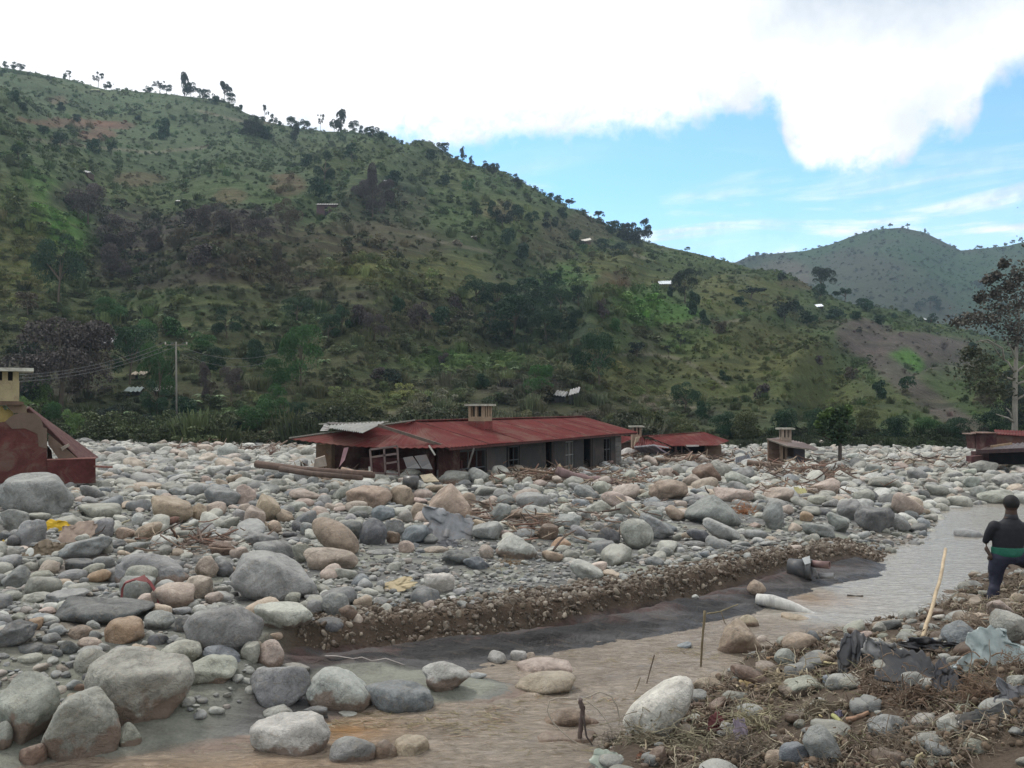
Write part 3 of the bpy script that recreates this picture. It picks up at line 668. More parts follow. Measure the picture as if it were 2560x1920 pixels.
# tile x y width height tilt colour(+m mud) shape
BL = '''
A 330 545 650 370 -6 gf
A 150 762 235 205 0 ga|A 290 870 235 260 -8 gr|A 50 910 115 100 0 dr|A 125 945 120 115 0 dr|A 880 840 228 205 0 gr|A 850 690 370 140 0 vs
A 1480 675 400 190 -14 tf|A 1710 700 160 175 0 tr|A 1870 665 185 130 0 pf|A 1920 555 310 180 -8 gr|A 2125 545 180 190 -10 pr|A 1085 880 175 120 0 tr
A 1285 850 250 120 22 te|A 1200 765 105 135 0 lr|A 740 1010 410 170 10 ga|A 905 990 150 160 0 va|A 1020 975 140 95 0 dr|A 680 1140 255 115 10 dw
A 440 1175 185 140 0 pr|A 85 1130 185 135 0 gr|A 270 1170 155 110 0 va|A 110 1040 125 95 0 vr|A 1350 1190 620 270 -8 gmr|A 1220 1235 310 190 15 va
A 1920 1010 225 140 0 ba|A 2070 1050 170 115 0 pr|A 1410 1030 155 80 0 vr|A 1200 990 245 90 12 ga|A 1780 1170 205 190 20 pa|A 1935 1190 155 150 10 da
A 810 1190 195 105 20 vr|A 865 1245 215 110 12 or|A 990 1240 195 135 15 ga|A 635 1240 240 110 8 ge|A 2085 720 135 115 0 gr|A 2110 660 105 85 0 pr|A 1980 790 190 90 10 va
A 1460 330 100 72 0 gr|A 1090 395 155 100 0 da|A 1240 405 165 85 0 ga|A 2030 410 155 100 0 tr|A 1780 420 95 90 0 pa|A 1220 170 170 100 0 vr|A 1380 140 160 85 0 vf
A 1520 180 105 70 0 pr|A 1580 200 95 75 0 pr|A 1770 145 140 80 0 pr|A 1965 165 180 135 0 la|A 1890 115 105 70 0 pp|A 2160 120 100 55 0 wr|A 1000 165 160 90 0 gr|A 1020 235 170 110 0 vr|A 875 245 120 95 0 gr
A 1135 262 130 95 0 lr|A 1530 240 110 70 0 pr|A 1570 580 95 60 0 gr|A 1250 550 135 72 0 gr|A 1280 612 105 72 0 vr|A 780 590 145 60 12 ge|A 905 577 110 42 0 de|A 1015 582 110 60 0 vr
A 640 435 155 60 0 pr|A 1680 790 105 82 0 lr|A 1480 872 135 60 6 ge|A 340 735 210 70 0 vs|A 2190 730 200 200 25 pp|A 1540 520 170 90 0 gr|A 1440 560 110 70 0 pr|A 680 505 110 55 0 tr
A 140 1260 235 215 0 gr|A 350 1240 210 90 8 vr|A 1870 340 160 110 0 lr|A 1640 380 170 80 0 va|A 1100 305 90 50 0 gr|A 640 560 170 90 0 vr|A 1670 470 150 80 0 vr
B 1190 118 305 235 0 gf|B 1490 190 385 235 0 pmr|B 1712 108 245 210 0 pr|B 1850 195 155 115 0 pr|B 1912 130 155 100 0 vr|B 565 182 420 125 10 gw|B 310 185 285 95 8 va|B 110 180 185 110 0 vr
B 900 315 790 205 -3 ds|B 1080 485 330 250 0 or|B 120 495 330 200 22 da|B 305 420 125 120 0 or|B 420 300 155 62 0 pr|B 440 380 145 72 12 lr|B 805 430 125 100 0 gr|B 500 482 170 110 0 gr|B 690 492 210 135 0 ta
B 450 540 155 100 0 gr|B 430 642 150 95 0 da|B 600 625 175 135 0 da|B 500 670 90 80 0 dr|B 780 590 205 110 0 pa|B 1380 390 275 185 0 ga|B 1370 560 175 135 0 dr|B 1585 420 185 150 20 da|B 1570 312 185 80 0 ga|B 1725 312 150 90 15 vr
B 1935 465 660 440 -4 gr|B 1040 690 215 190 0 gr|B 792 745 280 250 -10 vr|B 1185 630 115 85 0 tr|B 1290 640 125 72 0 tr|B 1560 665 360 210 12 vr|B 1920 690 340 165 -5 sa|B 1780 825 530 260 0 vmr
B 1190 985 910 610 -8 vmf|B 240 1170 550 640 10 vmr|B 715 1340 640 690 5 vmp|B 290 1560 220 240 0 bmr|B 30 1400 140 290 0 vmr|B 1130 1390 190 235 0 vmr|B 555 1165 130 160 30 pr|B 620 1060 155 90 0 tr
B 2165 660 170 175 0 vr|B 260 715 210 75 0 vs|B 640 950 150 110 0 ga|B 575 855 90 65 0 dr|B 755 875 105 72 0 dr|B 150 355 130 80 0 vr|B 30 340 80 80 0 lr|B 260 640 230 100 0 ds|B 40 510 90 100 0 da|B 690 970 120 90 0 bmr
C 150 1265 780 420 -7 ga|C 85 655 270 260 20 tp|C 252 730 170 115 -10 tr|C 160 830 130 140 0 tr|C 45 800 140 75 0 tr|C 140 910 115 100 0 gr|C 30 930 260 130 -10 ga
C 690 900 470 225 -36 te|C 820 850 200 210 -30 da|C 1010 872 245 260 0 dr|C 450 840 135 130 0 gr|C 365 820 110 115 0 dr|C 290 890 130 62 0 dr|C 310 930 135 50 0 de|C 650 1110 460 200 -3 pf|C 400 1050 165 190 15 vr|C 165 1020 380 170 -12 ga
C 985 555 390 200 -5 ta|C 1260 560 215 205 0 tr|C 1440 545 175 105 0 pe|C 1410 600 155 70 0 pe|C 1410 690 170 165 0 tr|C 1685 620 390 340 -5 tp|C 1832 592 145 140 0 tr|C 870 650 195 115 0 pr|C 740 670 140 62 0 pr|C 640 650 92 80 0 pr
C 1290 735 145 130 0 vr|C 1095 710 210 145 -15 sa|C 900 722 155 85 0 da|C 820 740 140 72 0 gr|C 1200 822 190 150 -20 ga|C 1370 880 250 150 18 sa|C 1185 920 125 130 0 br|C 1300 992 145 110 -15 pr|C 1510 930 130 100 15 gr|C 1560 1020 225 70 0 pr
C 1805 820 125 145 0 lr|C 2115 700 165 175 -15 gr|C 2160 592 155 105 0 gr|C 2000 622 150 90 8 pr|C 2052 580 85 62 0 pr|C 1892 690 100 70 0 pr|C 1982 735 92 70 0 pr|C 1940 795 150 70 15 tr|C 2000 860 265 180 0 ga|C 2150 890 135 85 0 pr
C 2255 1000 360 215 -6 lmr|C 1990 1040 135 125 -20 pr|C 1750 1090 295 135 -6 da|C 1905 1130 235 120 -10 sr|C 1580 1310 275 195 -5 wa|C 1760 1390 120 90 0 gr|C 1700 1440 92 52 0 lr|C 1600 1200 155 72 0 da
C 1735 345 200 95 0 pr|C 1720 390 320 120 0 lr|C 1920 380 180 130 -15 lr|C 2105 412 125 90 -15 vr|C 1130 430 72 72 0 vr|C 490 430 105 92 0 gr|C 400 370 140 125 25 ga|C 250 372 180 85 0 gr|C 690 410 125 55 0 te|C 790 410 85 80 0 pr|C 570 370 155 65 -10 pr
C 660 480 135 92 15 vr|C 735 530 165 92 22 vr|C 430 540 290 95 -8 pr|C 590 590 160 95 0 gr|C 550 630 92 80 0 gr|C 410 610 175 80 -8 pr|C 350 652 185 105 8 vr|C 540 730 155 90 0 br|C 430 700 115 92 20 pr|C 440 175 125 100 15 vr
C 1990 515 210 95 0 vf|C 2060 820 130 90 0 gr|C 1810 700 110 90 0 vr|C 1300 430 150 70 0 pr|C 1540 490 170 70 5 tr|C 700 270 60 50 0 tr|C 1080 1040 260 50 0 gr|C 1420 1030 90 50 0 dr|C 1740 960 80 60 0 dr
D 230 385 510 275 -3 wmf|D 690 240 240 215 28 gr|D 640 420 255 130 -4 de|D 800 325 155 140 15 br|D 882 380 92 105 0 pr|D 520 258 180 135 22 gr|D 492 150 120 105 0 gr|D 460 190 95 68 12 lr|D 318 190 145 100 12 vr|D 600 158 115 72 -15 lr
D 170 530 125 90 0 tr|D 130 680 245 265 -15 pmr|D 15 640 75 155 0 tr|D 205 965 540 400 -3 gr|D 735 980 580 360 -12 lmr|D 1230 1070 610 265 -10 sf|D 1640 870 420 250 -8 lmr|D 1910 860 165 60 -5 ga|D 2085 710 165 125 -10 lr
D 190 1190 255 115 5 vf|D 520 1190 225 130 0 dr|D 330 795 270 80 0 vr|D 300 1400 680 400 -3 wmf|D 840 1530 400 290 5 gmr|D 1110 1550 225 270 0 bmr|D 1340 1520 310 225 0 tmf|D 1260 1650 165 70 0 vr|D 790 1200 165 45 3 ve|D 650 1310 105 55 0 gr|D 1075 90 75 110 0 gr
E 180 600 300 150 -3 gf|E 60 720 180 110 0 br|E 200 700 230 160 10 la|E 350 560 105 72 10 lr|E 440 602 100 92 -20 vr|E 450 540 92 50 0 lr|E 480 775 240 140 -5 ga|E 100 880 210 90 8 ge|E 310 870 185 155 -10 bf|E 422 860 62 90 0 vr
E 240 445 145 72 0 pr|E 390 410 95 65 20 pe|E 645 525 240 135 -20 gr|E 885 580 235 130 -20 pr|E 740 655 250 115 12 va|E 620 730 135 100 0 gr|E 760 820 135 92 0 gr|E 872 800 105 110 25 gr|E 920 740 82 72 0 gr|E 835 920 200 180 -20 da|E 750 960 205 92 -8 ge
E 1075 870 310 250 -38 vr|E 1235 820 340 150 -30 ga|E 1240 720 150 100 -5 gr|E 1410 700 190 110 -25 tr|E 1460 630 115 80 0 pr|E 1350 500 330 185 -5 tr|E 1190 545 220 72 0 vr|E 1060 480 205 85 3 ge|E 930 502 135 70 0 gr
E 1690 350 260 170 -15 bp|E 1600 565 175 60 0 ga|E 1690 502 140 85 0 la|E 1560 420 170 115 -10 pr|E 1900 472 225 72 -5 gr|E 1965 430 280 150 -15 vr|E 1740 690 480 290 -3 gp|E 1910 550 340 125 -3 pf|E 1800 845 350 125 -28 lr|E 1610 892 210 110 -15 dr
E 1590 970 215 62 -3 ge|E 1440 990 95 70 15 gr|E 1600 1010 92 50 0 lr|E 1330 1042 130 95 0 gr|E 1230 1112 170 82 -5 ga|E 1120 1125 92 50 0 gr|E 880 1050 115 85 -20 la|E 1130 1040 90 72 0 vr|E 580 930 165 72 0 gr|E 420 962 185 110 5 op|E 350 1080 190 125 0 tr
E 640 1195 300 175 -6 lw|E 585 865 180 85 -32 gr|E 2100 892 195 92 0 gr|E 2100 810 95 60 0 pr|E 1030 385 145 125 -20 vp|E 1025 185 180 100 0 wa|E 1190 250 145 85 -15 pr|E 1330 355 140 100 0 pr|E 2010 890 90 60 0 ga|E 780 480 155 115 -30 va|E 540 475 130 80 20 ga|E 500 1115 155 62 0 vr
E 1800 330 200 150 -20 vr|E 2050 270 150 80 0 lr|E 1560 170 110 60 0 pr|E 1470 240 90 60 0 pr|E 640 360 110 60 0 gr|E 740 350 160 80 0 ga|E 500 345 110 50 0 lr
F 1975 565 385 360 -5 tmp|F 2045 400 190 125 -25 tmr|F 300 800 520 160 -5 pf|F 290 930 530 190 8 tr|F 480 1255 430 210 0 bmr|F 695 1290 130 120 0 br|F 470 1425 530 150 0 bf|F 1275 1135 720 330 42 wr|F 55 705 145 120 0 lr|F 152 712 92 110 0 pr
F 1490 620 140 75 -20 sr|F 1583 180 62 40 -10 lr|F 2115 105 150 125 -25 tr|F 2195 205 105 85 0 lr|F 2170 570 120 115 0 pr|F 2050 855 340 130 -25 br|F 1690 935 290 140 -5 tr|F 2190 800 180 130 -5 pr|F 1580 855 90 60 0 sr|F 1760 1120 220 80 30 br|F 1600 1130 140 90 0 br|F 1250 1570 190 200 0 br
G 50 725 180 270 -15 gr|G 920 740 330 235 -15 dr|G 690 665 190 210 -20 gr|G 835 565 200 150 0 vf|G 600 785 220 140 -22 gr|G 430 845 290 130 -12 ga|G 1190 640 290 160 -30 pf|G 1125 780 210 130 -25 gr|G 1240 722 135 85 -15 gr|G 880 810 82 85 0 gr|G 1000 842 112 62 10 vr
G 1218 820 70 62 0 pr|G 390 662 135 85 0 dr|G 490 692 125 70 0 dr|G 540 622 155 72 -8 gr|G 325 730 125 100 10 or|G 230 822 125 80 -10 pr|G 95 545 260 145 0 pr|G 80 622 185 92 -10 gr|G 190 672 120 62 0 vr|G 420 590 155 85 0 vr|G 500 480 260 140 8 pr
G 990 435 240 110 -5 vr|G 900 325 155 95 0 gf|G 1000 512 185 70 0 lr|G 1300 372 185 110 0 gr|G 1150 300 130 80 0 pr|G 1225 265 90 70 0 tr|G 1460 505 205 95 -8 vr|G 1750 430 155 110 10 la|G 1820 522 165 110 0 gr|G 2080 420 260 125 0 lr|G 1960 565 310 110 10 vf
G 1860 300 245 110 8 vr|G 2090 255 260 130 0 vr|G 1290 572 145 62 0 vr|G 1620 662 125 50 0 ga|G 1730 892 245 100 -4 gf|G 1390 742 180 62 0 vr|G 560 330 120 110 0 lr|G 730 215 120 70 0 lr|G 640 420 130 70 0 vr|G 330 210 110 60 0 vr|G 820 890 130 60 -20 gr|G 1740 350 150 70 0 vr
H 1030 1315 335 235 -10 gr|H 1350 1265 205 165 0 vr|H 1590 1305 250 220 -10 lr|H 1335 1352 145 55 0 vr|H 1380 1440 290 160 5 vr|H 1490 1525 250 140 -10 gr|H 1800 1475 240 140 -15 vr|H 300 955 420 185 8 vmr|H 540 900 160 92 0 sr|H 715 930 205 130 5 vr
H 1665 505 310 230 -5 sp|H 2080 450 330 270 -15 vf|H 2020 300 270 170 -15 pw|H 2160 215 130 150 0 ta|H 150 702 190 150 -5 lr|H 390 540 115 135 0 sr|H 270 575 310 180 15 tr|H 745 455 200 105 20 vf|H 825 512 145 62 -10 pr|H 965 450 120 105 0 va|H 1240 512 195 92 -5 vf|H 1480 362 115 60 0 vr
H 250 372 270 75 -12 tr|H 475 1490 260 340 35 gf|H 220 1545 255 250 -20 sr|H 95 1600 260 160 -15 tr|H 1050 1610 190 120 0 tr|H 1220 1635 180 110 0 vr|H 1425 1625 185 90 0 vr|H 1580 1640 125 70 0 lr|H 2175 925 190 150 0 vr|H 1620 215 85 72 0 gr|H 1830 400 190 170 0 ta|H 1620 740 160 110 0 vr|H 990 520 90 55 0 vr|H 1690 650 120 60 0 vr
H 60 320 110 40 0 tr|H 1990 1300 90 60 0 gr|H 2050 1250 90 60 0 vr
'''
LM = [('the ruined maroon wall', 120, 1130), ('the yellow cloth', 155, 1325), ('the brown rag', 105, 1385), ('the red-edged band', 350, 1450), ('the timber beam by the house', 800, 1185), ('the crumpled metal sheet', 1110, 1320),
      ('the cardboard scrap', 985, 1475), ('the red-roofed house', 1250, 1150), ('the root clump by the house wall', 1400, 1190), ('the orange root ball', 1860, 1270), ('the low shed', 1990, 1130), ('the uprooted log', 1900, 1165),
      ('the half-buried barrel', 2040, 1425), ('the white log', 2000, 1520), ('the person', 2500, 1340), ('the bamboo pole', 2340, 1460), ('the black plastic sheet', 2270, 1640), ('the green-tinted sheet', 2480, 1630), ('the wire loop', 1490, 1780),
      ('the upright stick', 1755, 1600), ('the dark silt bank', 1100, 1610), ('the far tree trunk', 2100, 1140), ('the collapsed second house', 1700, 1120), ('the brown pool', 890, 1800), ('the gravel terrace', 1250, 1440), ('the maroon ruin on the far right', 2480, 1110),
      ('the silt flat', 480, 1790), ('the window frame', 960, 1145), ('the grey stream', 2250, 1410), ('the broken planks', 1045, 1170)]
used_labels = set()
def rel_label(head, u, v, extra=()):
    """a label built from the look and from the nearest landmark that can be found in the picture"""
    ds = sorted(LM, key=lambda l: math.hypot(l[1] - u, (l[2] - v) * 1.6))
    cands = []
    for nm, lu, lv in ds[:5]:
        du, dv = u - lu, v - lv; dist = math.hypot(du, dv)
        far = 'just ' if dist < 75 else ('well ' if dist > 260 else '')
        side = ('left of ' if du < 0 else 'right of ') if abs(du) > 1.1 * abs(dv) else ('behind ' if dv < 0 else 'in front of ')
        cands.append(far + side + nm)
        sd2 = ('behind and ' if dv < 0 else 'in front and ') + ('left of ' if du < 0 else 'right of ')
        if abs(du) > 15 and abs(dv) > 15: cands.append(far + sd2 + nm)
    for c in cands:
        t = f'{head} {c}'
        if t not in used_labels and len(t.split()) <= 16: used_labels.add(t); return t
    for e in extra:
        for c in cands:
            t = f'{e} {head} {c}'
            if t not in used_labels and len(t.split()) <= 16: used_labels.add(t); return t
    t = f'{head} {cands[0]} and {cands[2].replace("just ", "").replace("well ", "")}'
    used_labels.add(t); return t
ents = []
for line in BL.strip().splitlines():
    for e in line.split('|'):
        k, x, y, w, h, ti, c = e.split()
        ox, oy = ORG[k]; ents.append([ox + float(x) / TK, oy + float(y) / TK, float(w) / TK, float(h) / TK, float(ti), c])
ents.sort(key=lambda e: -e[2] * e[3])
E = np.array([[e[0], e[1] + .40 * (e[3] * abs(math.cos(R(e[4]))) + e[2] * abs(math.sin(R(e[4]))) * .9)] for e in ents])
GH = ground_hit(E[:, 0], E[:, 1])
occupied = []      # x, y, r of everything hand-placed
stuff_extra = []
NIND = 298
stone_objs = []
SPECIAL = {('B', 900): 'long dark slate slab with a white vein on the cobbles at left', ('B', 1190): None}
for i, (u, v, w, h, ti, c) in enumerate(ents):
    gp = GH[i]; cy = gp[1]
    mpp = cy / F
    W, H = w * mpp, h * mpp
    dep = min(max(W * rnd.uniform(.65, .9), H * .8), W * 1.1)
    Yc = cy + dep * .28
    ctr = at_y(u, v, Yc); kk = Yc / cy
    W *= kk; H *= kk
    shape = c[-1]; mud = 'm' in c[1:-1]; col = np.array(CC[c[0]]) * rnd.uniform(.88, 1.12) * np.array([1 + rnd.uniform(-.03, .03) for _ in range(3)])
    occupied.append((ctr.x, ctr.y, max(W, dep) * .46))
    big = w * h
    if i >= NIND:
        stuff_extra.append((ctr, (W / 2, dep / 2, H / 2), R(-ti), col)); continue
    if shape == 'r' and (i * 7) % 10 < 5: shape = 'afaa'[(i * 3) % 4]
    sub = 5 if big > 30000 else 4 if big > 2200 else 3
    V, Fc = stone_verts(sub, 1000 + i, shape)
    V = V * np.array([W / 2, dep / 2, H / 2])
    # sink: extend the underside a little into the ground
    V[:, 2] = np.where(V[:, 2] < 0, V[:, 2] * 1.12, V[:, 2])
    a = -R(ti); ca, sa = math.cos(a), math.sin(a)
    V = np.stack([V[:, 0] * ca + V[:, 2] * sa, V[:, 1], -V[:, 0] * sa + V[:, 2] * ca], 1)
    size = 'huge' if big > 22000 else 'large' if big > 7000 else 'medium' if big > 2200 else 'small'
    if mud: look = f'{size} {SN[shape]} {CN[c[0]]} boulder with mud-browned base'
    elif abs(ti) >= 18: look = f'{size} tilted {SN[shape]} {CN[c[0]]} boulder'
    elif w > 2.2 * h: look = f'{size} long low {CN[c[0]]} boulder'
    else: look = f'{size} {SN[shape]} {CN[c[0]]} boulder'
    me = mesh_np('boulder', V, Fc, [M_rockmud if mud else M_rock], True)
    o = obj('boulder', me, None, col, loc=ctr)
    if c == 'ds' and w > 200: lab = 'long dark slate slab with a thin white vein lying on cobbles'; used_labels.add(lab)
    elif c == 'gf' and 80 < w < 95 and abs(u - 344) < 6: lab = 'grey square-faced boulder wrapped by the red-edged band'; used_labels.add(lab)
    else: lab = rel_label(look, u, v, ('wider', 'narrower', 'taller', 'lower'))
    tag(o, lab, 'boulder', 'boulders left by the flood')
    stone_objs.append((o, u, v))

# ---- scattering of uncountable cobbles with geometry nodes
def scatter(name, P, ROT, SCL, IDX, COLS, sources, kind='stuff'):
    me = bpy.data.meshes.new(name); P = np.asarray(P, np.float32)
    me.vertices.add(len(P)); me.vertices.foreach_set('co', P.ravel())
    for nm, dt, arr in (('rot', 'FLOAT_VECTOR', ROT), ('scl', 'FLOAT_VECTOR', SCL)):
        a = me.attributes.new(nm, dt, 'POINT'); a.data.foreach_set('vector', np.asarray(arr, np.float32).ravel())
    a = me.attributes.new('idx', 'INT', 'POINT'); a.data.foreach_set('value', np.asarray(IDX, np.int32))
    a = me.attributes.new('col', 'FLOAT_COLOR', 'POINT'); c = np.ones((len(P), 4), np.float32); c[:, :3] = COLS; a.data.foreach_set('color', c.ravel())
    cl = bpy.data.collections.new(name + '_shapes')
    for i, m_ in enumerate(sources):
        so = bpy.data.objects.new('%s_shape.%03d' % (name, i), m_); cl.objects.link(so)
    ng = bpy.data.node_groups.new(name + '_scatter', 'GeometryNodeTree')
    ng.interface.new_socket('Geometry', in_out='INPUT', socket_type='NodeSocketGeometry'); ng.interface.new_socket('Geometry', in_out='OUTPUT', socket_type='NodeSocketGeometry')
    n = ng.nodes; gi = n.new('NodeGroupInput'); go = n.new('NodeGroupOutput'); ip = n.new('GeometryNodeInstanceOnPoints'); ci = n.new('GeometryNodeCollectionInfo')
    ci.inputs['Collection'].default_value = cl; ci.inputs['Separate Children'].default_value = True; ci.inputs['Reset Children'].default_value = True
    ip.inputs['Pick Instance'].default_value = True
    ng.links.new(gi.outputs[0], ip.inputs['Points']); ng.links.new(ci.outputs[0], ip.inputs['Instance'])
    for nm, dt, tgt in (('rot', 'FLOAT_VECTOR', 'Rotation'), ('scl', 'FLOAT_VECTOR', 'Scale'), ('idx', 'INT', 'Instance Index')):
        na = n.new('GeometryNodeInputNamedAttribute'); na.data_type = dt; na.inputs['Name'].default_value = nm
        ng.links.new(na.outputs['Attribute'], ip.inputs[tgt])
    ng.links.new(ip.outputs[0], go.inputs[0])
    o = obj(name, me); md = o.modifiers.new('scatter', 'NODES'); md.node_group = ng
    tag(o, kind=kind); return o

def fill_stones():
    cell = .5; grid = {}
    def put(x, y, r):
        k = (int(x // cell), int(y // cell)); grid.setdefault(k, []).append((x, y, r))
    def clash(x, y, r, f):
        n = int((r + 1.3) // cell) + 1; n = min(n, 4); kx, ky = int(x // cell), int(y // cell)
        for a in range(kx - n, kx + n + 1):
            for b_ in range(ky - n, ky + n + 1):
                for (px, py, pr) in grid.get((a, b_), ()):
                    if (px - x) ** 2 + (py - y) ** 2 < ((pr + r) * f) ** 2: return True
        return False
    for x, y, r in occupied:
        # big ones are put as several discs so that the hash finds them
        put(x, y, r); put(x * (1 - .62 * r / y), y - .62 * r, r * .9)
    out = []
    g = np.random.default_rng(5)
    def batch(n, rmin, rmax, ymin, ymax, f, pw=2.0, dens=None):
        y = np.sqrt(g.uniform(ymin ** 2, ymax ** 2, n)); x = g.uniform(-.68, .68, n) * (y + 2)
        r = rmin * (rmax / rmin) ** (g.uniform(0, 1, n) ** pw)
        s = seg_dist(x, y, LIP); sf = seg_dist(x, y, FB)
        keep = (s > .15) & (sf < -.05)
        # open patches of silt and fine gravel between the stone bars
        keep &= g.uniform(0, 1, n) < np.where(r > .055, smooth(-.42, -.02, fbm(x * .32 + 3, y * .22, 0, 3, 640)) * .93 + .07, .8)
        z = zterr(x, y)
        # left foreground: stones also lie on the slope towards the silt
        keep |= (x < -3.0) & (s > -3.0) & (z > .11) & (g.uniform(0, 1, n) < .75) & (sf < -.3)
        cut = (x > -2.9) & (x < 8.2)
        keep &= ~(cut & (s < .7) & (g.uniform(0, 1, n) < .75))
        if dens is not None: keep &= g.uniform(0, 1, n) < dens(x, y, s, r)
        # ruins and house interiors stay free
        keep &= ~((np.abs((x + .4) * .896 - (y - 38) * .443) < 0))
        for X, Y, Z, Rr in zip(x[keep], y[keep], z[keep], r[keep]):
            if clash(X, Y, Rr, f): continue
            put(X, Y, Rr); out.append((X, Y, Z, Rr))
    gravel = lambda x, y, s, r: np.exp(-(((x - .3) / 3.3) ** 2 + ((y - 15.6) / 2.1) ** 2))
    notgrav = lambda x, y, s, r: 1 - .85 * gravel(x, y, s, r)
    batch(5200, .16, .42, 26, 68, .80, 1.6)
    batch(1500, .13, .34, 12, 30, .84, 2.0, notgrav)
    batch(15000, .10, .24, 26, 68, .80, 1.3)
    batch(7500, .06, .14, 11, 32, .84, 1.4, notgrav)
    batch(16000, .035, .08, 12, 32, .86, 1.2, notgrav)
    batch(16000, .035, .085, 10, 26, .86, 1.2, lambda x, y, s, r: .25 + .75 * gravel(x, y, s, r))
    batch(22000, .022, .05, 11.5, 20, .86, 1.0, lambda x, y, s, r: .12 + gravel(x, y, s, r))
    batch(1800, .07, .17, 8, 14, .86, 1.5)
    batch(9000, .025, .075, 8, 14, .86, 1.3)
    P, RO, S, I, C = [], [], [], [], []
    names = 'ggggllddvvvvttpps'
    for X, Y, Z, r in out:
        fl = g.uniform(.5, .85); e = g.uniform(1.0, 1.45)
        P.append((X, Y, Z + r * fl * g.uniform(.15, .55))); RO.append((g.normal(0, .22), g.normal(0, .22), g.uniform(0, 6.28))); S.append((r * e, r, r * fl))
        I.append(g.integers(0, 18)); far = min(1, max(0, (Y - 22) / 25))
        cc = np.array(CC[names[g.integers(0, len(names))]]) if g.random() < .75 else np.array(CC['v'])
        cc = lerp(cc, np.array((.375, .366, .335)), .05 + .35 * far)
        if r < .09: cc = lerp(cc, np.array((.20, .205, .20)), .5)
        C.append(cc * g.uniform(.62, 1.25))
    for ctr, sc, a, col in stuff_extra:
        P.append(tuple(ctr)); RO.append((0, -a, 0)); S.append(sc); I.append(g.integers(0, 18)); C.append(col)
    src = []
    for i in range(18):
        V, Fc = stone_verts(3, 50 + i, 'rraeafarsaparafraw'[i]); src.append(mesh_np('cobble', V, Fc, [M_cob], True))
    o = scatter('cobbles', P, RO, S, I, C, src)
    tag(o, 'rounded grey and tan cobbles filling the ground between the boulders', 'cobbles')
    # stones embedded in the brown cut bank
    n = 7500; x = g.uniform(-2.9, 9.0, n); P, RO, S, I, C = [], [], [], [], []
    ly = np.interp(x, LIP[:, 0], LIP[:, 1]); y = ly + g.uniform(-.3, 1.0, n) ** 1; s = seg_dist(x, y, LIP); z = zterr(x, y)
    for X, Y, Z, s_ in zip(x, y, z, s):
        r = .010 * 6.0 ** (g.random() ** 2.6)
        P.append((X, Y, Z + r * .2)); RO.append(g.uniform(0, 6, 3)); S.append((r * 1.3, r, r * .75)); I.append(g.integers(0, 18))
        C.append(lerp(np.array((.085, .062, .045)), np.array((.27, .23, .18)), g.random() ** 3))
    o = scatter('bank_gravel', P, RO, S, I, C, src); tag(o, 'brown gravel crumbling along the cut edge of the bank', 'gravel')
    return out
cobble_list = fill_stones()
# ---------------------------------------------------------------- vegetation
def leaf_tris(centers, size, g, flat=.0, droop=0.0):
    n = len(centers); a = g.normal(size=(n, 3)); b = g.normal(size=(n, 3))
    a[:, 2] *= (1 - flat); b[:, 2] *= (1 - flat)
    a /= np.linalg.norm(a, axis=1)[:, None]; b -= (a * b).sum(1)[:, None] * a; b /= np.linalg.norm(b, axis=1)[:, None] + 1e-6
    s = (size * g.uniform(.6, 1.5, n))[:, None]
    p0 = centers - a * s * .9; p1 = centers + b * s * .55; p2 = centers + a * s * .9; p3 = centers - b * s * .55
    V = np.stack([p0, p1, p2, p3], 1).reshape(-1, 3)
    i = np.arange(n) * 4
    return V, np.stack([i, i + 1, i + 2, i + 3], 1)
def crown_points(kind, g, n, clumps=14):
    """leaf positions for a unit crown: x, y in -1..1, z in 0..1"""
    C = []
    for i in range(clumps):
        t = g.uniform(0, 2 * np.pi)
        if kind == 'round': z = g.uniform(.12, .92); rr = math.sqrt(max(0, 1 - (2 * z - 1) ** 2)) * g.uniform(.35, .82); c = (rr * math.cos(t), rr * math.sin(t), z, g.uniform(.20, .38))
        elif kind == 'flat': z = g.uniform(.45, .9); rr = g.uniform(.1, .85); c = (rr * math.cos(t), rr * math.sin(t), z - .25 * rr * rr, g.uniform(.16, .30))
        elif kind == 'tall': z = g.uniform(.05, .95); rr = (1 - z) ** .6 * g.uniform(.15, .75); c = (rr * math.cos(t), rr * math.sin(t), z, g.uniform(.16, .34))
        elif kind == 'open': z = g.uniform(.2, .95); rr = g.uniform(.2, .95) * (1 - .3 * z); c = (rr * math.cos(t), rr * math.sin(t), z, g.uniform(.10, .22))
        else: z = g.uniform(.0, .75); rr = g.uniform(.1, .8) * (1 - .5 * z); c = (rr * math.cos(t), rr * math.sin(t), z, g.uniform(.22, .42))
        C.append(c)
    C = np.array(C); w = C[:, 3] ** 2; k = g.choice(len(C), n, p=w / w.sum())
    d = g.normal(size=(n, 3)); d /= np.linalg.norm(d, axis=1)[:, None]; d[:, 2] = np.where(g.random(n) < .6, np.abs(d[:, 2]), d[:, 2])
    r = C[k, 3] * g.uniform(.55, 1.08, n) ** .5
    P = C[k, :3] + d * r[:, None] * np.array([1, 1, .62])
    return P, C
def crown_mesh(kind, seed, n, leaf, clumps=14):
    g = np.random.default_rng(seed); P, C = crown_points(kind, g, n, clumps)
    V, Fc = leaf_tris(P, leaf, g, .3)
    return mesh_np('crown', V, Fc, [M_leafobj], False), C
CROWNS = {}
for kd, nv in (('round', 5), ('flat', 3), ('tall', 3), ('open', 3), ('bush', 4)):
    CROWNS[kd] = [crown_mesh(kd, 700 + 13 * i + len(kd), 1500 if kd != 'open' else 700, .065 if kd != 'open' else .06, 15 if kd != 'open' else 10) for i in range(nv)]
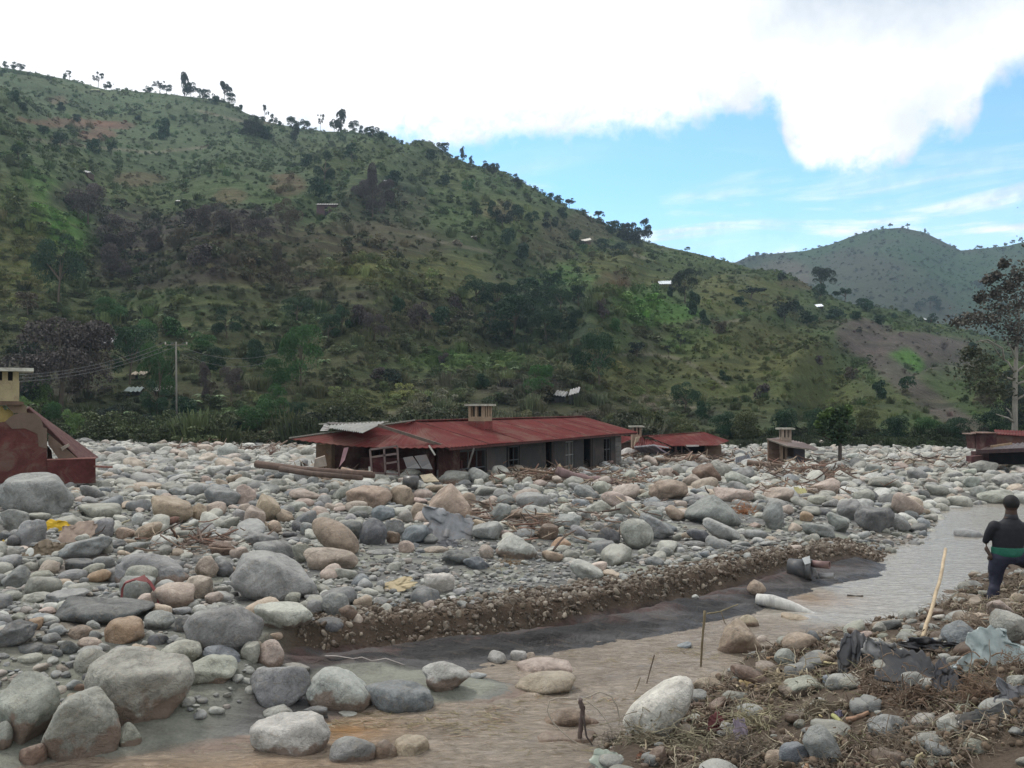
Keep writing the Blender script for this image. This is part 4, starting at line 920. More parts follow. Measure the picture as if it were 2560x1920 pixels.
def trunk_mesh(seed, C, frac=.45):
    """unit trunk: 0..1 in height with limbs into the clumps"""
    r_ = random.Random(seed); m_ = MB(); b0 = (r_.uniform(-.06, .06), r_.uniform(-.06, .06), frac * .8)
    m_.tube([(0, 0, -.12), (b0[0] * .4, b0[1] * .4, frac * .4), b0, (b0[0] * 1.4, b0[1] * 1.4, frac + .28)], [.05, .04, .032, .014], 6)
    for c in list(C)[:6]:
        m_.tube([b0, (lerp(b0[0], c[0], .5), lerp(b0[1], c[1], .5), lerp(b0[2], frac + c[2] * (1 - frac), .6)), (c[0], c[1], frac + c[2] * (1 - frac))], [.022, .014, .006], 5)
    me = bpy.data.meshes.new('trunk'); me.from_pydata(m_.v, [], m_.f); me.materials.append(M_bark); return me
for kd in ('round', 'bush', 'tall', 'flat', 'open'):
    CROWNS[kd + '_big'] = [crown_mesh(kd, 700 + 13 * i + len(kd), 8000, .024, 15 if kd != 'open' else 10) for i in range(len(CROWNS[kd]))]
TRUNKS = {kd: [trunk_mesh(i, c[1]) for i, c in enumerate(v)] for kd, v in CROWNS.items()}
FCOL = {k_: tuple(1.6 * q for q in c_) for k_, c_ in {'d': (.015, .034, .016), 'g': (.026, .062, .018), 'b': (.052, .044, .030), 'p': (.046, .038, .035), 'l': (.066, .105, .032), 'o': (.052, .060, .024), 'k': (.018, .026, .018)}.items()}
FNM = {'d': 'dark green', 'g': 'green', 'b': 'brownish', 'p': 'purple-brown', 'l': 'bright green', 'o': 'olive', 'k': 'near-black'}
# x y (display px of the foot) height width kind colour
TR = '''12 142 12 14 round d|28 142 12 16 round d|46 143 12 16 round d|150 166 16 20 open d|140 166 10 12 bush d|212 184 28 24 open k|230 188 14 18 round d|240 190 12 14 open d|320 196 12 20 bush d|345 197 22 30 open k|360 198 16 22 round d|398 203 42 32 tall k|412 208 24 24 round d
440 218 22 26 round d|462 222 18 22 bush d|484 216 34 30 flat k|500 224 20 22 round d|520 238 12 14 bush d|572 250 32 16 open k|553 264 14 16 bush d|590 268 16 18 round d|604 272 10 12 bush d|630 276 20 24 round d|658 280 18 22 round d|692 272 30 18 open k|722 284 22 20 round d|738 284 40 36 tall k|765 284 18 24 round d|785 290 14 20 round d|804 296 18 26 round d|824 300 16 22 bush d|868 312 10 12 bush d
957 334 22 24 round k|1000 348 26 18 tall k|1018 358 18 14 tall k|1052 376 22 24 round k|1070 382 24 20 round k|1082 388 12 10 bush k|1113 398 17 20 round k|1120 406 14 22 bush d|1158 414 10 12 open d|1172 420 10 12 open d|1190 428 14 20 bush d|1205 434 16 22 bush d|1230 446 18 24 flat k|1258 458 10 16 bush d|1292 476 18 24 flat k|1325 492 12 14 bush d|1345 500 18 26 bush d|1365 510 24 34 round k|1392 520 36 36 round k|1350 520 26 40 bush k|1376 526 26 40 bush k|1485 540 8 12 round d|1540 552 4 10 bush d|1320 505 26 40 bush d
540 292 40 62 bush k|572 300 28 40 bush d|640 306 34 28 tall k|350 302 44 34 bush d|28 232 30 26 round d|50 240 18 24 bush d|130 240 18 20 bush d|40 345 24 34 round d|130 320 26 36 round d|205 330 30 30 bush d|165 262 16 22 bush d|240 335 22 22 round d|90 290 18 30 bush d|300 260 10 16 bush d
125 655 112 92 round d|60 680 40 50 round b|190 490 74 78 round p|270 545 62 90 round p|240 590 60 70 bush p|325 545 50 60 bush p|460 505 50 60 round p|500 520 52 60 round p|560 530 48 60 round p|420 500 40 50 round p|620 510 60 56 round b|385 545 50 50 bush b|440 570 40 60 bush p|600 600 62 52 tall b|700 400 60 44 round d|690 430 40 50 bush d|805 470 96 54 tall p|790 440 50 60 bush p|835 440 50 50 bush p|760 350 30 30 round d|660 360 26 30 bush d
850 395 26 44 bush d|930 345 22 30 bush d|960 400 22 36 bush d|1010 420 26 30 round g|1085 495 46 42 round k|1065 475 34 26 round d|1190 500 32 36 round k|1120 470 26 34 bush d|1150 490 26 30 round d|1215 470 22 30 bush d|1030 470 28 30 round d|1095 530 34 34 bush d|1130 560 34 40 bush d|1240 520 24 34 bush d|1300 535 20 34 bush d|1340 545 20 44 bush d|1265 545 18 24 bush g
1030 660 50 66 round d|1075 680 56 72 round d|1110 735 84 100 flat d|1150 690 60 80 round d|1060 730 60 80 round d|1180 735 60 64 round d|1210 680 54 50 round d|1190 640 40 44 round d|1235 720 54 46 bush d|1250 660 36 36 round d|1135 650 40 60 round d|1295 840 96 92 round d|1250 800 50 50 bush d|1165 870 66 60 round g|950 705 40 44 bush d|905 720 52 46 round p|780 710 46 40 bush p|810 745 56 54 round p|860 690 44 40 bush d|740 720 46 34 round d|710 740 50 50 round d|980 680 34 34 bush p|640 700 44 60 round d
1622 645 22 56 flat k|1600 660 20 36 bush d|1695 697 36 44 round k|1773 640 54 56 flat k|1770 650 30 30 round d|1825 650 26 40 flat d|1690 612 18 18 round k|1480 655 60 54 round k|1500 680 48 34 bush d|1520 700 30 26 bush d|1450 640 20 24 bush d|1445 778 28 24 open k|1470 762 34 22 open k|1375 770 24 36 round k|1480 895 52 60 round d|1520 905 36 34 bush d|1560 820 20 20 bush d|1960 850 30 34 round d|1900 700 20 30 bush d|1850 690 18 30 bush d|1930 690 14 20 bush d|2010 700 18 26 round d|1960 680 12 16 bush d|1870 670 24 40 bush d|1745 700 26 40 bush d|1720 670 20 26 bush d|1800 690 26 50 bush d|2100 760 20 24 bush d
130 900 170 210 round p|60 900 120 90 round k|190 860 110 100 round b|280 830 100 104 round d|300 780 70 80 round g|345 880 110 74 round g|340 900 60 60 round d|650 850 120 90 round g|600 840 60 60 bush g|560 960 80 84 round g|610 945 86 76 round g|640 930 50 50 round d|500 960 50 60 bush d|740 950 82 100 round o|690 950 60 70 round o|790 950 50 60 bush o|440 870 70 40 tall p|455 880 50 34 open b|500 870 60 50 round p|560 800 60 60 bush d|470 800 50 60 bush d|240 940 60 70 bush k|320 950 50 60 bush k|400 900 40 60 bush d|430 760 40 70 bush g|370 730 40 60 bush g|490 730 50 60 round d|240 700 50 70 bush g|100 730 50 60 bush o|170 730 50 60 bush o
820 820 26 40 bush p|850 830 30 44 bush k|920 880 22 40 bush k|960 790 22 26 round p|820 910 30 50 bush o|900 940 36 60 bush o|1040 840 30 30 bush d|1000 900 30 60 bush o|1380 940 60 70 bush o|1420 930 40 60 bush o|1270 930 40 90 bush b|1320 940 44 60 bush o|1480 945 40 80 bush o|1560 945 50 70 bush d|1620 950 60 80 bush o|1700 945 60 70 bush d|1760 950 60 60 bush d|1860 940 60 70 bush o|1940 950 50 70 bush d|2000 945 40 70 bush g|2060 950 44 70 bush d|2140 950 60 80 bush d|2200 930 90 90 bush k|2130 880 50 50 bush b|2180 870 70 60 bush k|1900 860 36 40 bush d|1840 820 26 30 bush b|1770 790 20 24 bush p|1650 860 30 40 bush p|1560 720 24 30 bush b|1300 690 40 30 bush p|1330 720 30 30 bush g
95 900 78 92 bush l|60 945 80 60 bush l|150 955 66 60 bush l|120 935 60 60 bush g|175 970 44 44 bush o|30 880 40 60 round l|200 960 60 36 bush o'''
TRF = '''1635 556 10 12 round k|1628 560 8 12 bush k|1650 554 8 12 bush k|1665 552 6 8 bush k|1740 542 5 10 flat k|1770 537 6 10 flat k|1785 534 4 6 round k|1805 528 6 8 flat k|1850 508 5 8 bush k|1922 494 10 12 flat k|1960 492 10 10 flat k|1950 493 5 8 bush k|1998 504 9 8 tall k|2115 538 7 14 round k|2150 536 6 10 round k|2188 528 8 10 round k|2205 524 10 8 round k|2172 531 6 8 round k|2010 668 24 36 flat d|1985 670 16 18 round d|2030 672 16 24 round d|2113 622 14 20 round k|2095 630 8 10 round k|1690 556 5 8 bush k|1720 546 4 6 bush k|2060 534 5 8 bush k|1880 502 4 6 bush k'''
LMH = [('the red soil terrace', 230, 300), ('the bright bushes on the left spur', 170, 580), ('the brown shack on the slope', 816, 520), ('the power pole', 441, 930), ('the white-roofed hut below the crest', 1660, 708), ('the landslip scar', 2300, 870),
       ('the red-roofed house', 1260, 1070), ('the roofless ruin at the left', 80, 1080), ('the bright green field', 2256, 910), ('the far peak', 2260, 570), ('the long slanting roof', 1460, 606), ('the hut with two white roof sheets', 1414, 985),
       ('the tall pale-barked tree', 2530, 900), ('the low shed', 1970, 1110), ('the uppermost crest', 60, 165), ('the saddle below the dark crest grove', 1800, 640), ('the young green tree', 2095, 1060), ('the tiny roof high left', 212, 430), ('the flat strip roof', 450, 503)]
def plant_trees(txt, far):
    ents_ = []
    for l in txt.strip().splitlines():
        for e in l.split('|'):
            a = e.split(); ents_.append((*map(float, a[:4]), a[4], a[5]))
    hit = hill_hit([e[0] * DS for e in ents_], [e[1] * DS + 1 for e in ents_], far)
    for i, (e, P) in enumerate(zip(ents_, hit)):
        mpp = P[1] / F * DS; H = e[2] * mpp * 1.22; W = e[3] * mpp * 1.22; kd = e[4]
        lift = {'bush': .0, 'round': .18, 'flat': .25, 'tall': .1, 'open': .25}[kd]
        v = rnd.randrange(len(CROWNS[kd])); hs = 'tree' if kd != 'bush' else 'shrub'
        size = 'big' if e[2] * e[3] > 5200 else 'small' if e[2] * e[3] < 500 else 'mid-sized'
        kn = {'round': 'round-crowned', 'flat': 'flat-topped', 'tall': 'upright', 'open': 'sparse-crowned', 'bush': 'bushy'}[kd]
        sv = LM[:]; LM[:] = LMH; lab = rel_label(f'{size} {FNM[e[5]]} {kn} {hs}' + (' on far hill' if far else ''), e[0] * DS, e[1] * DS, ('denser', 'thinner', 'lighter')); LM[:] = sv
        t = empty(hs, P - np.array([0, 0, .1 * H * 0]), (0, 0, rnd.uniform(0, 6.28)), lab, hs, 'trees and shrubs on the hillsides')
        col = np.array(FCOL[e[5]]) * rnd.uniform(.85, 1.2)
        obj('crown', CROWNS[kd + ('_big' if e[2] * e[3] > 2400 else '')][v][0], t, col, (0, 0, H * lift), None, (W / 2, W / 2, H * (1 - lift)))
        if kd != 'bush': obj('trunk', TRUNKS[kd][v], t, (.10, .08, .06), (0, 0, 0), None, (W / 2, W / 2, H))
plant_trees(TR, False); plant_trees(TRF, True)

# banana plants: a rosette of long split leaves
def banana_mesh(seed, leaves=9, lift=.35):
    r_ = random.Random(seed); m_ = MB()
    for i in range(leaves):
        a = i * 2.4 + r_.uniform(-.3, .3); L_ = r_.uniform(.75, 1.1); up = r_.uniform(.5, 1.2); w = r_.uniform(.10, .15); prev = None; n = 6
        for j in range(n + 1):
            t = j / n; rr = L_ * t * (.55 + .35 * t) ; z = lift + up * .55 * t * 1.6 - 1.15 * t ** 2.4 * .62
            ww = w * math.sin(math.pi * min(.98, t * .92 + .08)) ** .6; c, s = math.cos(a), math.sin(a)
            cur = [Vector((rr * c - ww * s, rr * s + ww * c, z - .03)), Vector((rr * c, rr * s, z + .02)), Vector((rr * c + ww * s, rr * s - ww * c, z - .03))]
            if prev: m_.add(prev + cur, [(0, 3, 4, 1), (1, 4, 5, 2)])
            prev = cur
    me = bpy.data.meshes.new('leaves'); me.from_pydata([tuple(v) for v in m_.v], [], m_.f); me.materials.append(M_leafobj); return me
BAN = [banana_mesh(i, 8 + i) for i in range(3)]
_m = MB(); _m.tube([(0, 0, -.1), (0, 0, .2), (0.01, 0, .5)], [.06, .05, .03], 6); STEM = bpy.data.meshes.new('stem'); STEM.from_pydata([tuple(v) for v in _m.v], [], _m.f); STEM.materials.append(M_leafobj)
BP = [(270, 915, 34), (245, 925, 30), (300, 930, 34), (330, 925, 30), (235, 950, 30), (290, 955, 36), (560, 730, 12), (590, 712, 14), (640, 705, 14), (660, 690, 14), (690, 698, 14), (700, 740, 16), (650, 752, 14), (612, 760, 12), (530, 770, 12), (545, 756, 12),
      (740, 765, 16), (760, 760, 14), (700, 790, 18), (745, 820, 14), (560, 800, 16), (600, 815, 14), (440, 872, 24), (420, 880, 20), (470, 870, 22), (930, 860, 16), (915, 870, 14), (1045, 795, 14), (1065, 800, 16), (1110, 805, 14), (1090, 812, 12), (1060, 780, 12),
      (1230, 620, 12), (1250, 600, 12), (1270, 615, 12), (1290, 605, 12), (1200, 600, 10), (1420, 680, 10), (1400, 690, 12), (1380, 700, 12), (900, 410, 8), (915, 395, 8), (1030, 400, 8), (1050, 390, 8), (380, 720, 14), (420, 735, 14), (460, 720, 14), (500, 700, 12), (140, 560, 12), (170, 575, 12), (195, 560, 12), (155, 590, 14), (180, 600, 14), (120, 570, 10), (500, 900, 16), (520, 880, 14), (300, 700, 12), (260, 690, 12), (350, 690, 12)]
_h = hill_hit([b_[0] * DS for b_ in BP], [b_[1] * DS for b_ in BP])
def blab(u, v):
    sv = LM[:]; LM[:] = LMH; l_ = rel_label('pale green banana plant', u, v, ('larger', 'smaller', 'fuller', 'ragged', 'leaning', 'spreading')); LM[:] = sv; return l_
for (bx, by, hh), P in zip(BP, _h):
    H = hh * P[1] / F * DS * 1.1
    t = empty('banana_plant', P, (0, 0, rnd.uniform(0, 6)), blab(bx * DS, by * DS), 'banana plant', 'banana plants on the hillside')
    c_ = np.array((.13, .19, .085)) * rnd.uniform(.8, 1.25)
    obj('leaves', BAN[rnd.randrange(3)], t, c_, None, None, (H, H, H)); obj('stem', STEM, t, (.08, .085, .04), None, None, (H, H, H))

# ground cover of scrub, tall grass and small bushes over both hills
def scrub():
    g = np.random.default_rng(77)
    src = []
    for i in range(7):
        gg = np.random.default_rng(900 + i); P, C = crown_points('bush' if i < 4 else 'round', gg, 210, 6); V, Fc = leaf_tris(P, .13, gg, .2)
        src.append(mesh_np('scrub', V, Fc, [M_leafinst], False))
    for i in range(3):      # tufts of tall grass
        gg = np.random.default_rng(950 + i); n = 90; a = gg.uniform(0, 6.28, n); r0 = gg.uniform(0, .55, n); r1 = r0 + gg.uniform(.1, .5, n); h = gg.uniform(.5, 1.0, n)
        p0 = np.stack([r0 * np.cos(a), r0 * np.sin(a), 0 * a], 1); p1 = np.stack([r1 * np.cos(a), r1 * np.sin(a), h], 1); w = np.stack([-np.sin(a), np.cos(a), 0 * a], 1) * .06
        V = np.stack([p0 - w, p0 + w, p1 + w * .2, p1 - w * .2], 1).reshape(-1, 3); k = np.arange(n) * 4; src.append(mesh_np('grass_tuft', V, np.stack([k, k + 1, k + 2, k + 3], 1), [M_leafinst], False))
    for i in range(4):      # finer leaved bushes for the near foot of the hill
        gg = np.random.default_rng(980 + i); P, C = crown_points('bush' if i < 2 else 'round', gg, 1300, 9); V, Fc = leaf_tris(P, .052, gg, .2)
        src.append(mesh_np('scrub', V, Fc, [M_leafinst], False))
    P, RO, S, I, C = [], [], [], [], []
    def add(n, umin, umax, ylo, yhi, smin, smax, fz, cf, pick, power=1.0):
        u = g.uniform(umin, umax, n); tx = (u - 1280) / F
        if fz is hill_z: y = ylo + (np.minimum(ridge_d(u) * 1.02, yhi) - ylo) * g.uniform(0, 1, n) ** power
        else: y = g.uniform(ylo, yhi, n)
        x = tx * y; z = fz(tx, y); pu, pv = to_px(x, y, z); pu /= DS; pv /= DS
        dens = .35 + .65 * smooth(-.35, .3, fbm(x * .03, y * .03, z * .03, 3, 501))
        scar = np.zeros(n)
        for q in PATCH:
            if q[4] is SOIL or q[4] is RED: scar = np.maximum(scar, smooth(1.2, .8, np.hypot((pu - q[0]) / q[2], (pv - q[1]) / q[3])) * q[5])
        scar = np.maximum(scar, smooth(26, 14, np.abs(seg_dist(pu, pv, np.array(GULLY[0], float)))))
        keep = (g.random(n) < dens * (1 - .9 * scar)); u, x, y, z, pu, pv = (q[keep] for q in (u, x, y, z, pu, pv)); n = len(x)
        c = cf(pu, pv, x, y, z); vary = g.choice([.95, 1.2, 1.5, 1.8, 2.2], n, p=[.15, .25, .32, .19, .09])[:, None]
        c = c * vary * g.uniform(.85, 1.15, (n, 3)) ** .7
        s = smin * (smax / smin) ** (g.random(n) ** 2.6)
        fl = g.uniform(.55, 1.0, n)
        s = s * np.where(pu > 1420, .66, 1.0); P.append(np.stack([x, y, z - .1 * s], 1)); RO.append(np.stack([0 * x, 0 * x, g.uniform(0, 6.28, n)], 1)); S.append(np.stack([s, s, s * fl * 1.25], 1)); I.append(g.choice(pick, n)); C.append(c)
    add(9000, -300, 2900, 73, 150, .35, 1.7, hill_z, hill_colour, [10, 11, 12, 13, 7, 8, 9], 1.0)
    add(20000, -300, 2900, 130, 480, .55, 2.1, hill_z, hill_colour, [0, 1, 2, 3, 4, 5, 6, 7, 8], 1.0)
    add(5200, 1500, 2900, 560, 910, 1.3, 5.0, far_z, far_col, [0, 1, 2, 3, 4])
    o = scatter('hillside_scrub', np.concatenate(P), np.concatenate(RO), np.concatenate(S), np.concatenate(I), np.concatenate(C), src)
    tag(o, 'low scrub, tall grass and bushes covering the hillsides', 'scrub')
    # the undergrowth fringe at the very foot, just behind the boulders
    P, RO, S, I, C = [], [], [], [], []
    n = 4200; u = g.uniform(-200, 2800, n); y = g.uniform(65.5, 76, n); tx = (u - 1280) / F; z = np.where(y < 72, zterr(tx * y, y), hill_z(tx, y))
    s = .22 * 9 ** (g.random(n) ** 1.7) * np.where(u / DS < 1400, 1.0, .45) * (.6 + .8 * smooth(-.3, .3, fbm(tx * 14, y * .1, 0, 3, 660))); c = hill_colour(u / DS, 940 + 0 * u, tx * y, y, z) * g.uniform(.6, 1.3, (n, 1))
    scatter_o = scatter('undergrowth', np.stack([tx * y, y, z - .05], 1), np.stack([0 * u, 0 * u, g.uniform(0, 6, n)], 1), np.stack([s, s, s * g.uniform(.6, 1.2, n)], 1), np.where(g.random(n) < .7, g.integers(10, 14, n), g.integers(7, 10, n)), c, src)
    tag(scatter_o, 'dark undergrowth along the foot of the hill behind the boulders', 'undergrowth')
scrub()

# the tall pale-barked tree at the right edge and the young tree in the flood plain
def big_tree():
    Y = 66.0; base = at_y(2536, 1105, Y); base.z = float(zterr([base.x], [base.y])[0])
    t = empty('tall_tree', base, (0, 0, 0), 'tall pale-barked tree with bare lower branches at the right edge', 'tree')
    def L(u, v, dy=0): return at_y(u, v, Y + dy) - base
    m_ = MB(); m_.tube([(0, 0, -.4), L(2537, 1050), L(2538, 950), L(2542, 860)], [.24, .19, .16, .12], 8)
    br = [[(2541, 930), (2560, 915, 1), (2600, 880, 2)], [(2537, 950), (2520, 945), (2503, 935)], [(2538, 935), (2520, 905), (2503, 895, 1), (2480, 860, 1), (2450, 850, 2)], [(2510, 900), (2506, 870), (2490, 862)],
          [(2541, 900), (2528, 870), (2515, 845)], [(2542, 870), (2548, 800), (2546, 740)], [(2542, 960), (2570, 950), (2610, 920)], [(2540, 1000), (2565, 985), (2600, 960)], [(2534, 1055), (2520, 1045, -1), (2490, 1035, -1)], [(2536, 1060), (2525, 1030), (2515, 1020)], [(2542, 860), (2575, 790, 1), (2590, 720, 1)], [(2503, 870), (2470, 850, 1), (2440, 855, 1)]]
    for b_ in br:
        pts = [L(p[0], p[1], p[2] if len(p) > 2 else 0) for p in b_]; k = len(pts); m_.tube(pts, [lerp(.09, .03, i / (k - 1)) for i in range(k)], 6)
    m_.build('trunk', M_bark, t, True, (.22, .20, .17))
    g = np.random.default_rng(8)
    def crown(cls, col, n, leaf):
        P = []
        for (u, v, ru, rv) in cls:
            c = np.array(L(u, v)); r = np.array([ru, (ru + rv) * .6, rv]) * Y / F
            d = g.normal(size=(n, 3)); d /= np.linalg.norm(d, axis=1)[:, None]; P.append(c + g.normal(size=(n, 3)) * r * .62 * (1 + .5 * np.sin(d * 7)))
        V, Fc = leaf_tris(np.concatenate(P), leaf, g, .2); return V, Fc
    V, Fc = crown([(2545, 690, 16, 18), (2520, 720, 16, 14), (2485, 735, 12, 12), (2545, 760, 34, 28), (2500, 770, 40, 22), (2440, 790, 40, 14), (2405, 805, 26, 10), (2480, 800, 46, 22), (2530, 820, 34, 18), (2575, 700, 30, 60), (2590, 800, 40, 50), (2545, 850, 26, 24), (2510, 660, 8, 8), (2470, 700, 9, 8), (2450, 745, 8, 9), (2490, 690, 10, 9)], None, 300, .13)
    obj('crown', mesh_np('crown', V, Fc, [M_leafobj]), t, (.068, .060, .048))
    V, Fc = crown([(2450, 900, 34, 26), (2430, 930, 30, 22), (2470, 945, 40, 24), (2500, 980, 30, 20), (2430, 880, 20, 12), (2590, 960, 40, 60), (2460, 970, 30, 16)], None, 250, .14)
    obj('crown', mesh_np('crown', V, Fc, [M_leafobj]), t, (.052, .056, .028))
big_tree()
def young_tree():
    Y = 46.0; base = at_y(2098, 1176, Y); base.z = float(zterr([base.x], [base.y])[0])
    t = empty('young_tree', base, (0, 0, 0), 'young green tree standing among the boulders right of the low shed', 'tree')
    def L(u, v, dy=0): return at_y(u, v, Y + dy) - base
    m_ = MB(); m_.tube([(0, 0, -.3), L(2100, 1150), L(2100, 1110), L(2098, 1070)], [.13, .10, .09, .06], 8)
    for a, b_ in (((2099, 1100), (2070, 1060)), ((2099, 1090), (2120, 1050)), ((2099, 1100), (2055, 1090)), ((2098, 1075), (2095, 1025))): m_.tube([L(*a), L((a[0] + b_[0]) / 2, (a[1] + b_[1]) / 2 + 4), L(*b_)], [.06, .04, .02], 5)
    m_.build('trunk', M_bark, t, True, (.075, .06, .05))
    g = np.random.default_rng(9); 
    for cls, col in (([(2070, 1075, 26, 20), (2095, 1095, 24, 18), (2115, 1060, 22, 26), (2085, 1050, 20, 18), (2060, 1055, 18, 14), (2100, 1030, 14, 12), (2090, 1072, 30, 24)], (.030, .052, .020)), ([(2062, 1038, 16, 8), (2075, 1028, 10, 8), (2120, 1025, 10, 14), (2045, 1060, 8, 8)], (.07, .11, .03))):
        P = []
        for (u, v, ru, rv) in cls:
            c = np.array(L(u, v)); r = np.array([ru, (ru + rv) * .6, rv]) * Y / F; d = g.normal(size=(260, 3)); d /= np.linalg.norm(d, axis=1)[:, None]; P.append(c + d * r * g.uniform(.2, 1.1, (260, 1)) ** .6)
        V, Fc = leaf_tris(np.concatenate(P), .10, g, .2); obj('crown', mesh_np('crown', V, Fc, [M_leafobj]), t, col)
young_tree()
# ---------------------------------------------------------------- huts far up the slopes
def hut(u, v, wpx, hpx, roofc, wallc, label, tilt=0.0, rh=.35, far=False, rows=1):
    """u, v: full-resolution pixel at the middle of the hut's foot"""
    P = hill_hit([u], [v], far)[0]; mpp = P[1] / F; W = wpx * mpp; H = hpx * mpp; D = max(3.0, W * .7)
    t = empty('hut', P, (0, 0, rnd.uniform(-.25, .25)), label, 'hut', 'huts scattered over the hillsides')
    MB().box(-W * .46, W * .46, 0, D, -1, H * (1 - rh)).build('wall', M_block, t, color=wallc)
    a, b_ = Vector((-W / 2, -.4, H * (1 - rh) - tilt * W / 2)), Vector((W / 2, -.4, H * (1 - rh) + tilt * W / 2)); up = Vector((0, D * .6, H * rh + .25))
    m_ = MB(); m_.sheet(corr_grid(a, b_, a + up, b_ + up, max(4, int(W / .5)), .05, 2), .05)
    dn = Vector((0, D * .6, -H * rh)); m_.sheet(corr_grid(a + up, b_ + up, a + up + dn, b_ + up + dn, max(4, int(W / .5)), .05, 2), .05)
    m_.build('roof', M_zinc, t, color=roofc)
    if hpx > 12:
        dd = MB(); dd.box(-W * .08, W * .08, -.06, .03, -.5, H * (1 - rh) * .8); dd.build('door', M_dark, t)
hut(212, 434, 17, 7, (.48, .48, .46), (.07, .045, .035), 'tiny white-roofed hut high on the left slope', -.25, .6)
hut(450, 508, 27, 7, (.45, .45, .42), (.05, .05, .035), 'small hut showing a thin flat pale roof strip in mid-slope scrub', .03, .5)
hut(960, 456, 17, 6, (.42, .43, .45), (.06, .045, .05), 'tiny pale roof beside the purple-brown trees under the ridge', -.1, .6)
hut(816, 538, 54, 30, (.42, .40, .38), (.085, .052, .055), 'brown shack with long low roof on the dark slope', .0, .12)
hut(1184, 598, 17, 9, (.5, .47, .42), (.06, .045, .035), 'tiny hut with tilted white roof under the rocky knoll', .15, .5)
hut(1462, 612, 34, 13, (.42, .40, .36), (.085, .06, .045), 'long slanting pale-roofed hut near the right shoulder of the hill', .22, .4)
hut(1664, 717, 34, 14, (.48, .52, .55), (.06, .05, .04), 'white-roofed hut beside dark trees on the right shoulder', .02, .55)
hut(2048, 771, 22, 9, (.7, .74, .78), (.05, .04, .035), 'small hut with bright roof above the landslip scar', .12, .55)
hut(2310, 793, 14, 6, (.5, .53, .56), (.05, .04, .035), 'tiny bright-roofed hut at the top right edge of the hill', .05, .55)
hut(236, 228, 20, 5, (.6, .6, .4), (.05, .06, .03), 'tiny pale-roofed hut just under the top left crest', .0, .5)
hut(256, 870, 64, 20, (.24, .24, .26), (.05, .04, .04), 'hut with patchy white roof behind the big dark tree', -.05, .45)
hut(342, 948, 40, 14, (.30, .25, .19), (.22, .18, .13), 'low tan-walled hut behind the round green tree', .03, .3)
hut(330, 990, 40, 16, (.22, .27, .25), (.04, .04, .035), 'low hut with pale green roof at the foot of the slope', .02, .35)
hut(404, 990, 40, 18, (.35, .35, .33), (.045, .035, .035), 'low hut with broken white roof beside the power pole', .03, .35)
hut(1400, 1006, 30, 22, (.26, .26, .25), (.03, .03, .03), 'dark hut with a drooping white roof behind the red-roofed house', -.15, .25)
hut(1434, 1012, 26, 34, (.32, .32, .31), (.09, .088, .085), 'grey-walled hut with one white slanting roof sheet', .3, .25)

# power pole with its wires
def pole():
    P = Vector(hill_hit([442], [1060])[0]); top = at_y(440, 856, P.y) - P
    t = empty('power_pole', P, (0, 0, 0), 'slim grey power pole with short crossarm among the trees', 'power pole')
    MB().tube([(0, 0, -.5), top * .5, top], [.08, .075, .06], 8).build('shaft', M_wood, t, True, (.17, .16, .14))
    c = top * .97; MB().bar(c + Vector((-1.0, 0, 0)), c + Vector((1.0, 0, 0)), .06).build('crossarm', M_wood, t, color=(.2, .17, .13))
    for dx in (-.9, 0, .9): MB().tube([c + Vector((dx, 0, .05)), c + Vector((dx, 0, .25))], .06, 6).build('insulator', M_cloth, t, color=(.4, .36, .3))
    for k, (v2, dv) in enumerate(((912, 0), (926, 10), (940, 20))):
        a = c + P + Vector((-.9 + .9 * k, 0, .25)); e = at_y(-260, v2, P.y - 16)
        pts = [lerp(a, e, i / 14) + Vector((0, 0, -1.6 * 4 * (i / 14) * (1 - i / 14))) for i in range(15)]
        w_ = MB().tube(pts, .018, 4).build('wire', M_cloth, None, color=(.10, .10, .10))
        tag(w_, ['uppermost', 'middle', 'lowest'][k] + ' of the three wires running left from the power pole', 'wire', 'power line wires')
    a = c + P; e = at_y(560, 882, P.y + 10)
    for k in range(2):
        aa = a + Vector((-.5 + k, 0, .2 - 1.0 * k)); ee = at_y(700, 880 + 14 * k, P.y + 14)
        w_ = MB().tube([lerp(aa, ee, i / 8) + Vector((0, 0, -1.0 * (i / 8) * (1 - i / 8) * 4)) for i in range(9)], .016, 4).build('wire', M_cloth, None, color=(.12, .12, .12))
        tag(w_, ['upper', 'lower'][k] + ' wire running right from the power pole over the scrub', 'wire', 'power line wires')
pole()

# ---------------------------------------------------------------- the long house with the red roof
def chimney(parent, name, M, w, d, z0, z1, col_lo, col_hi, capw=.22, slots=(2, 3), pb=.35):
    """box chimney with slotted vents and an overhanging slab; M places it in its parent"""
    zb = z1 - .42; ch = MB()
    ch.box(-w / 2, w / 2, -d / 2, d / 2, z0, zb, M)
    c = ch.build(name, M_cream, parent, color=col_hi)
    st = MB(); hw = w / 2 + .012; hd = d / 2 + .012
    st.box(-hw, hw, -hd, hd, z0, z0 + (zb - z0) * pb, M); st.build('painted_base', M_maroon, c, color=col_lo)
    # piers between the vent slots
    for k in range(slots[0] + 1):
        for sd in (-1, 1):
            y = -d / 2 + .05 + (d - .1) * k / slots[0]; MB().box(sd * (w / 2 - .06) - .06, sd * (w / 2 - .06) + .06, y - .05, y + .05, zb, z1, M).build('pier', M_cream, c, color=col_hi)
    for k in range(1, slots[1]):
        for sd in (-1, 1):
            x = -w / 2 + .06 + (w - .12) * k / slots[1]; MB().box(x - .05, x + .05, sd * (d / 2 - .06) - .055, sd * (d / 2 - .06) + .055, zb, z1, M).build('pier', M_cream, c, color=col_hi)
    MB().box(-w / 2 + .14, w / 2 - .14, -d / 2 + .14, d / 2 - .14, zb, z1, M).build('flue', M_dark, c)
    MB().box(-w / 2 - capw, w / 2 + capw, -d / 2 - capw, d / 2 + capw, z1, z1 + .08, M).build('cap', M_cream, c, color=(.36, .35, .29))
    return c
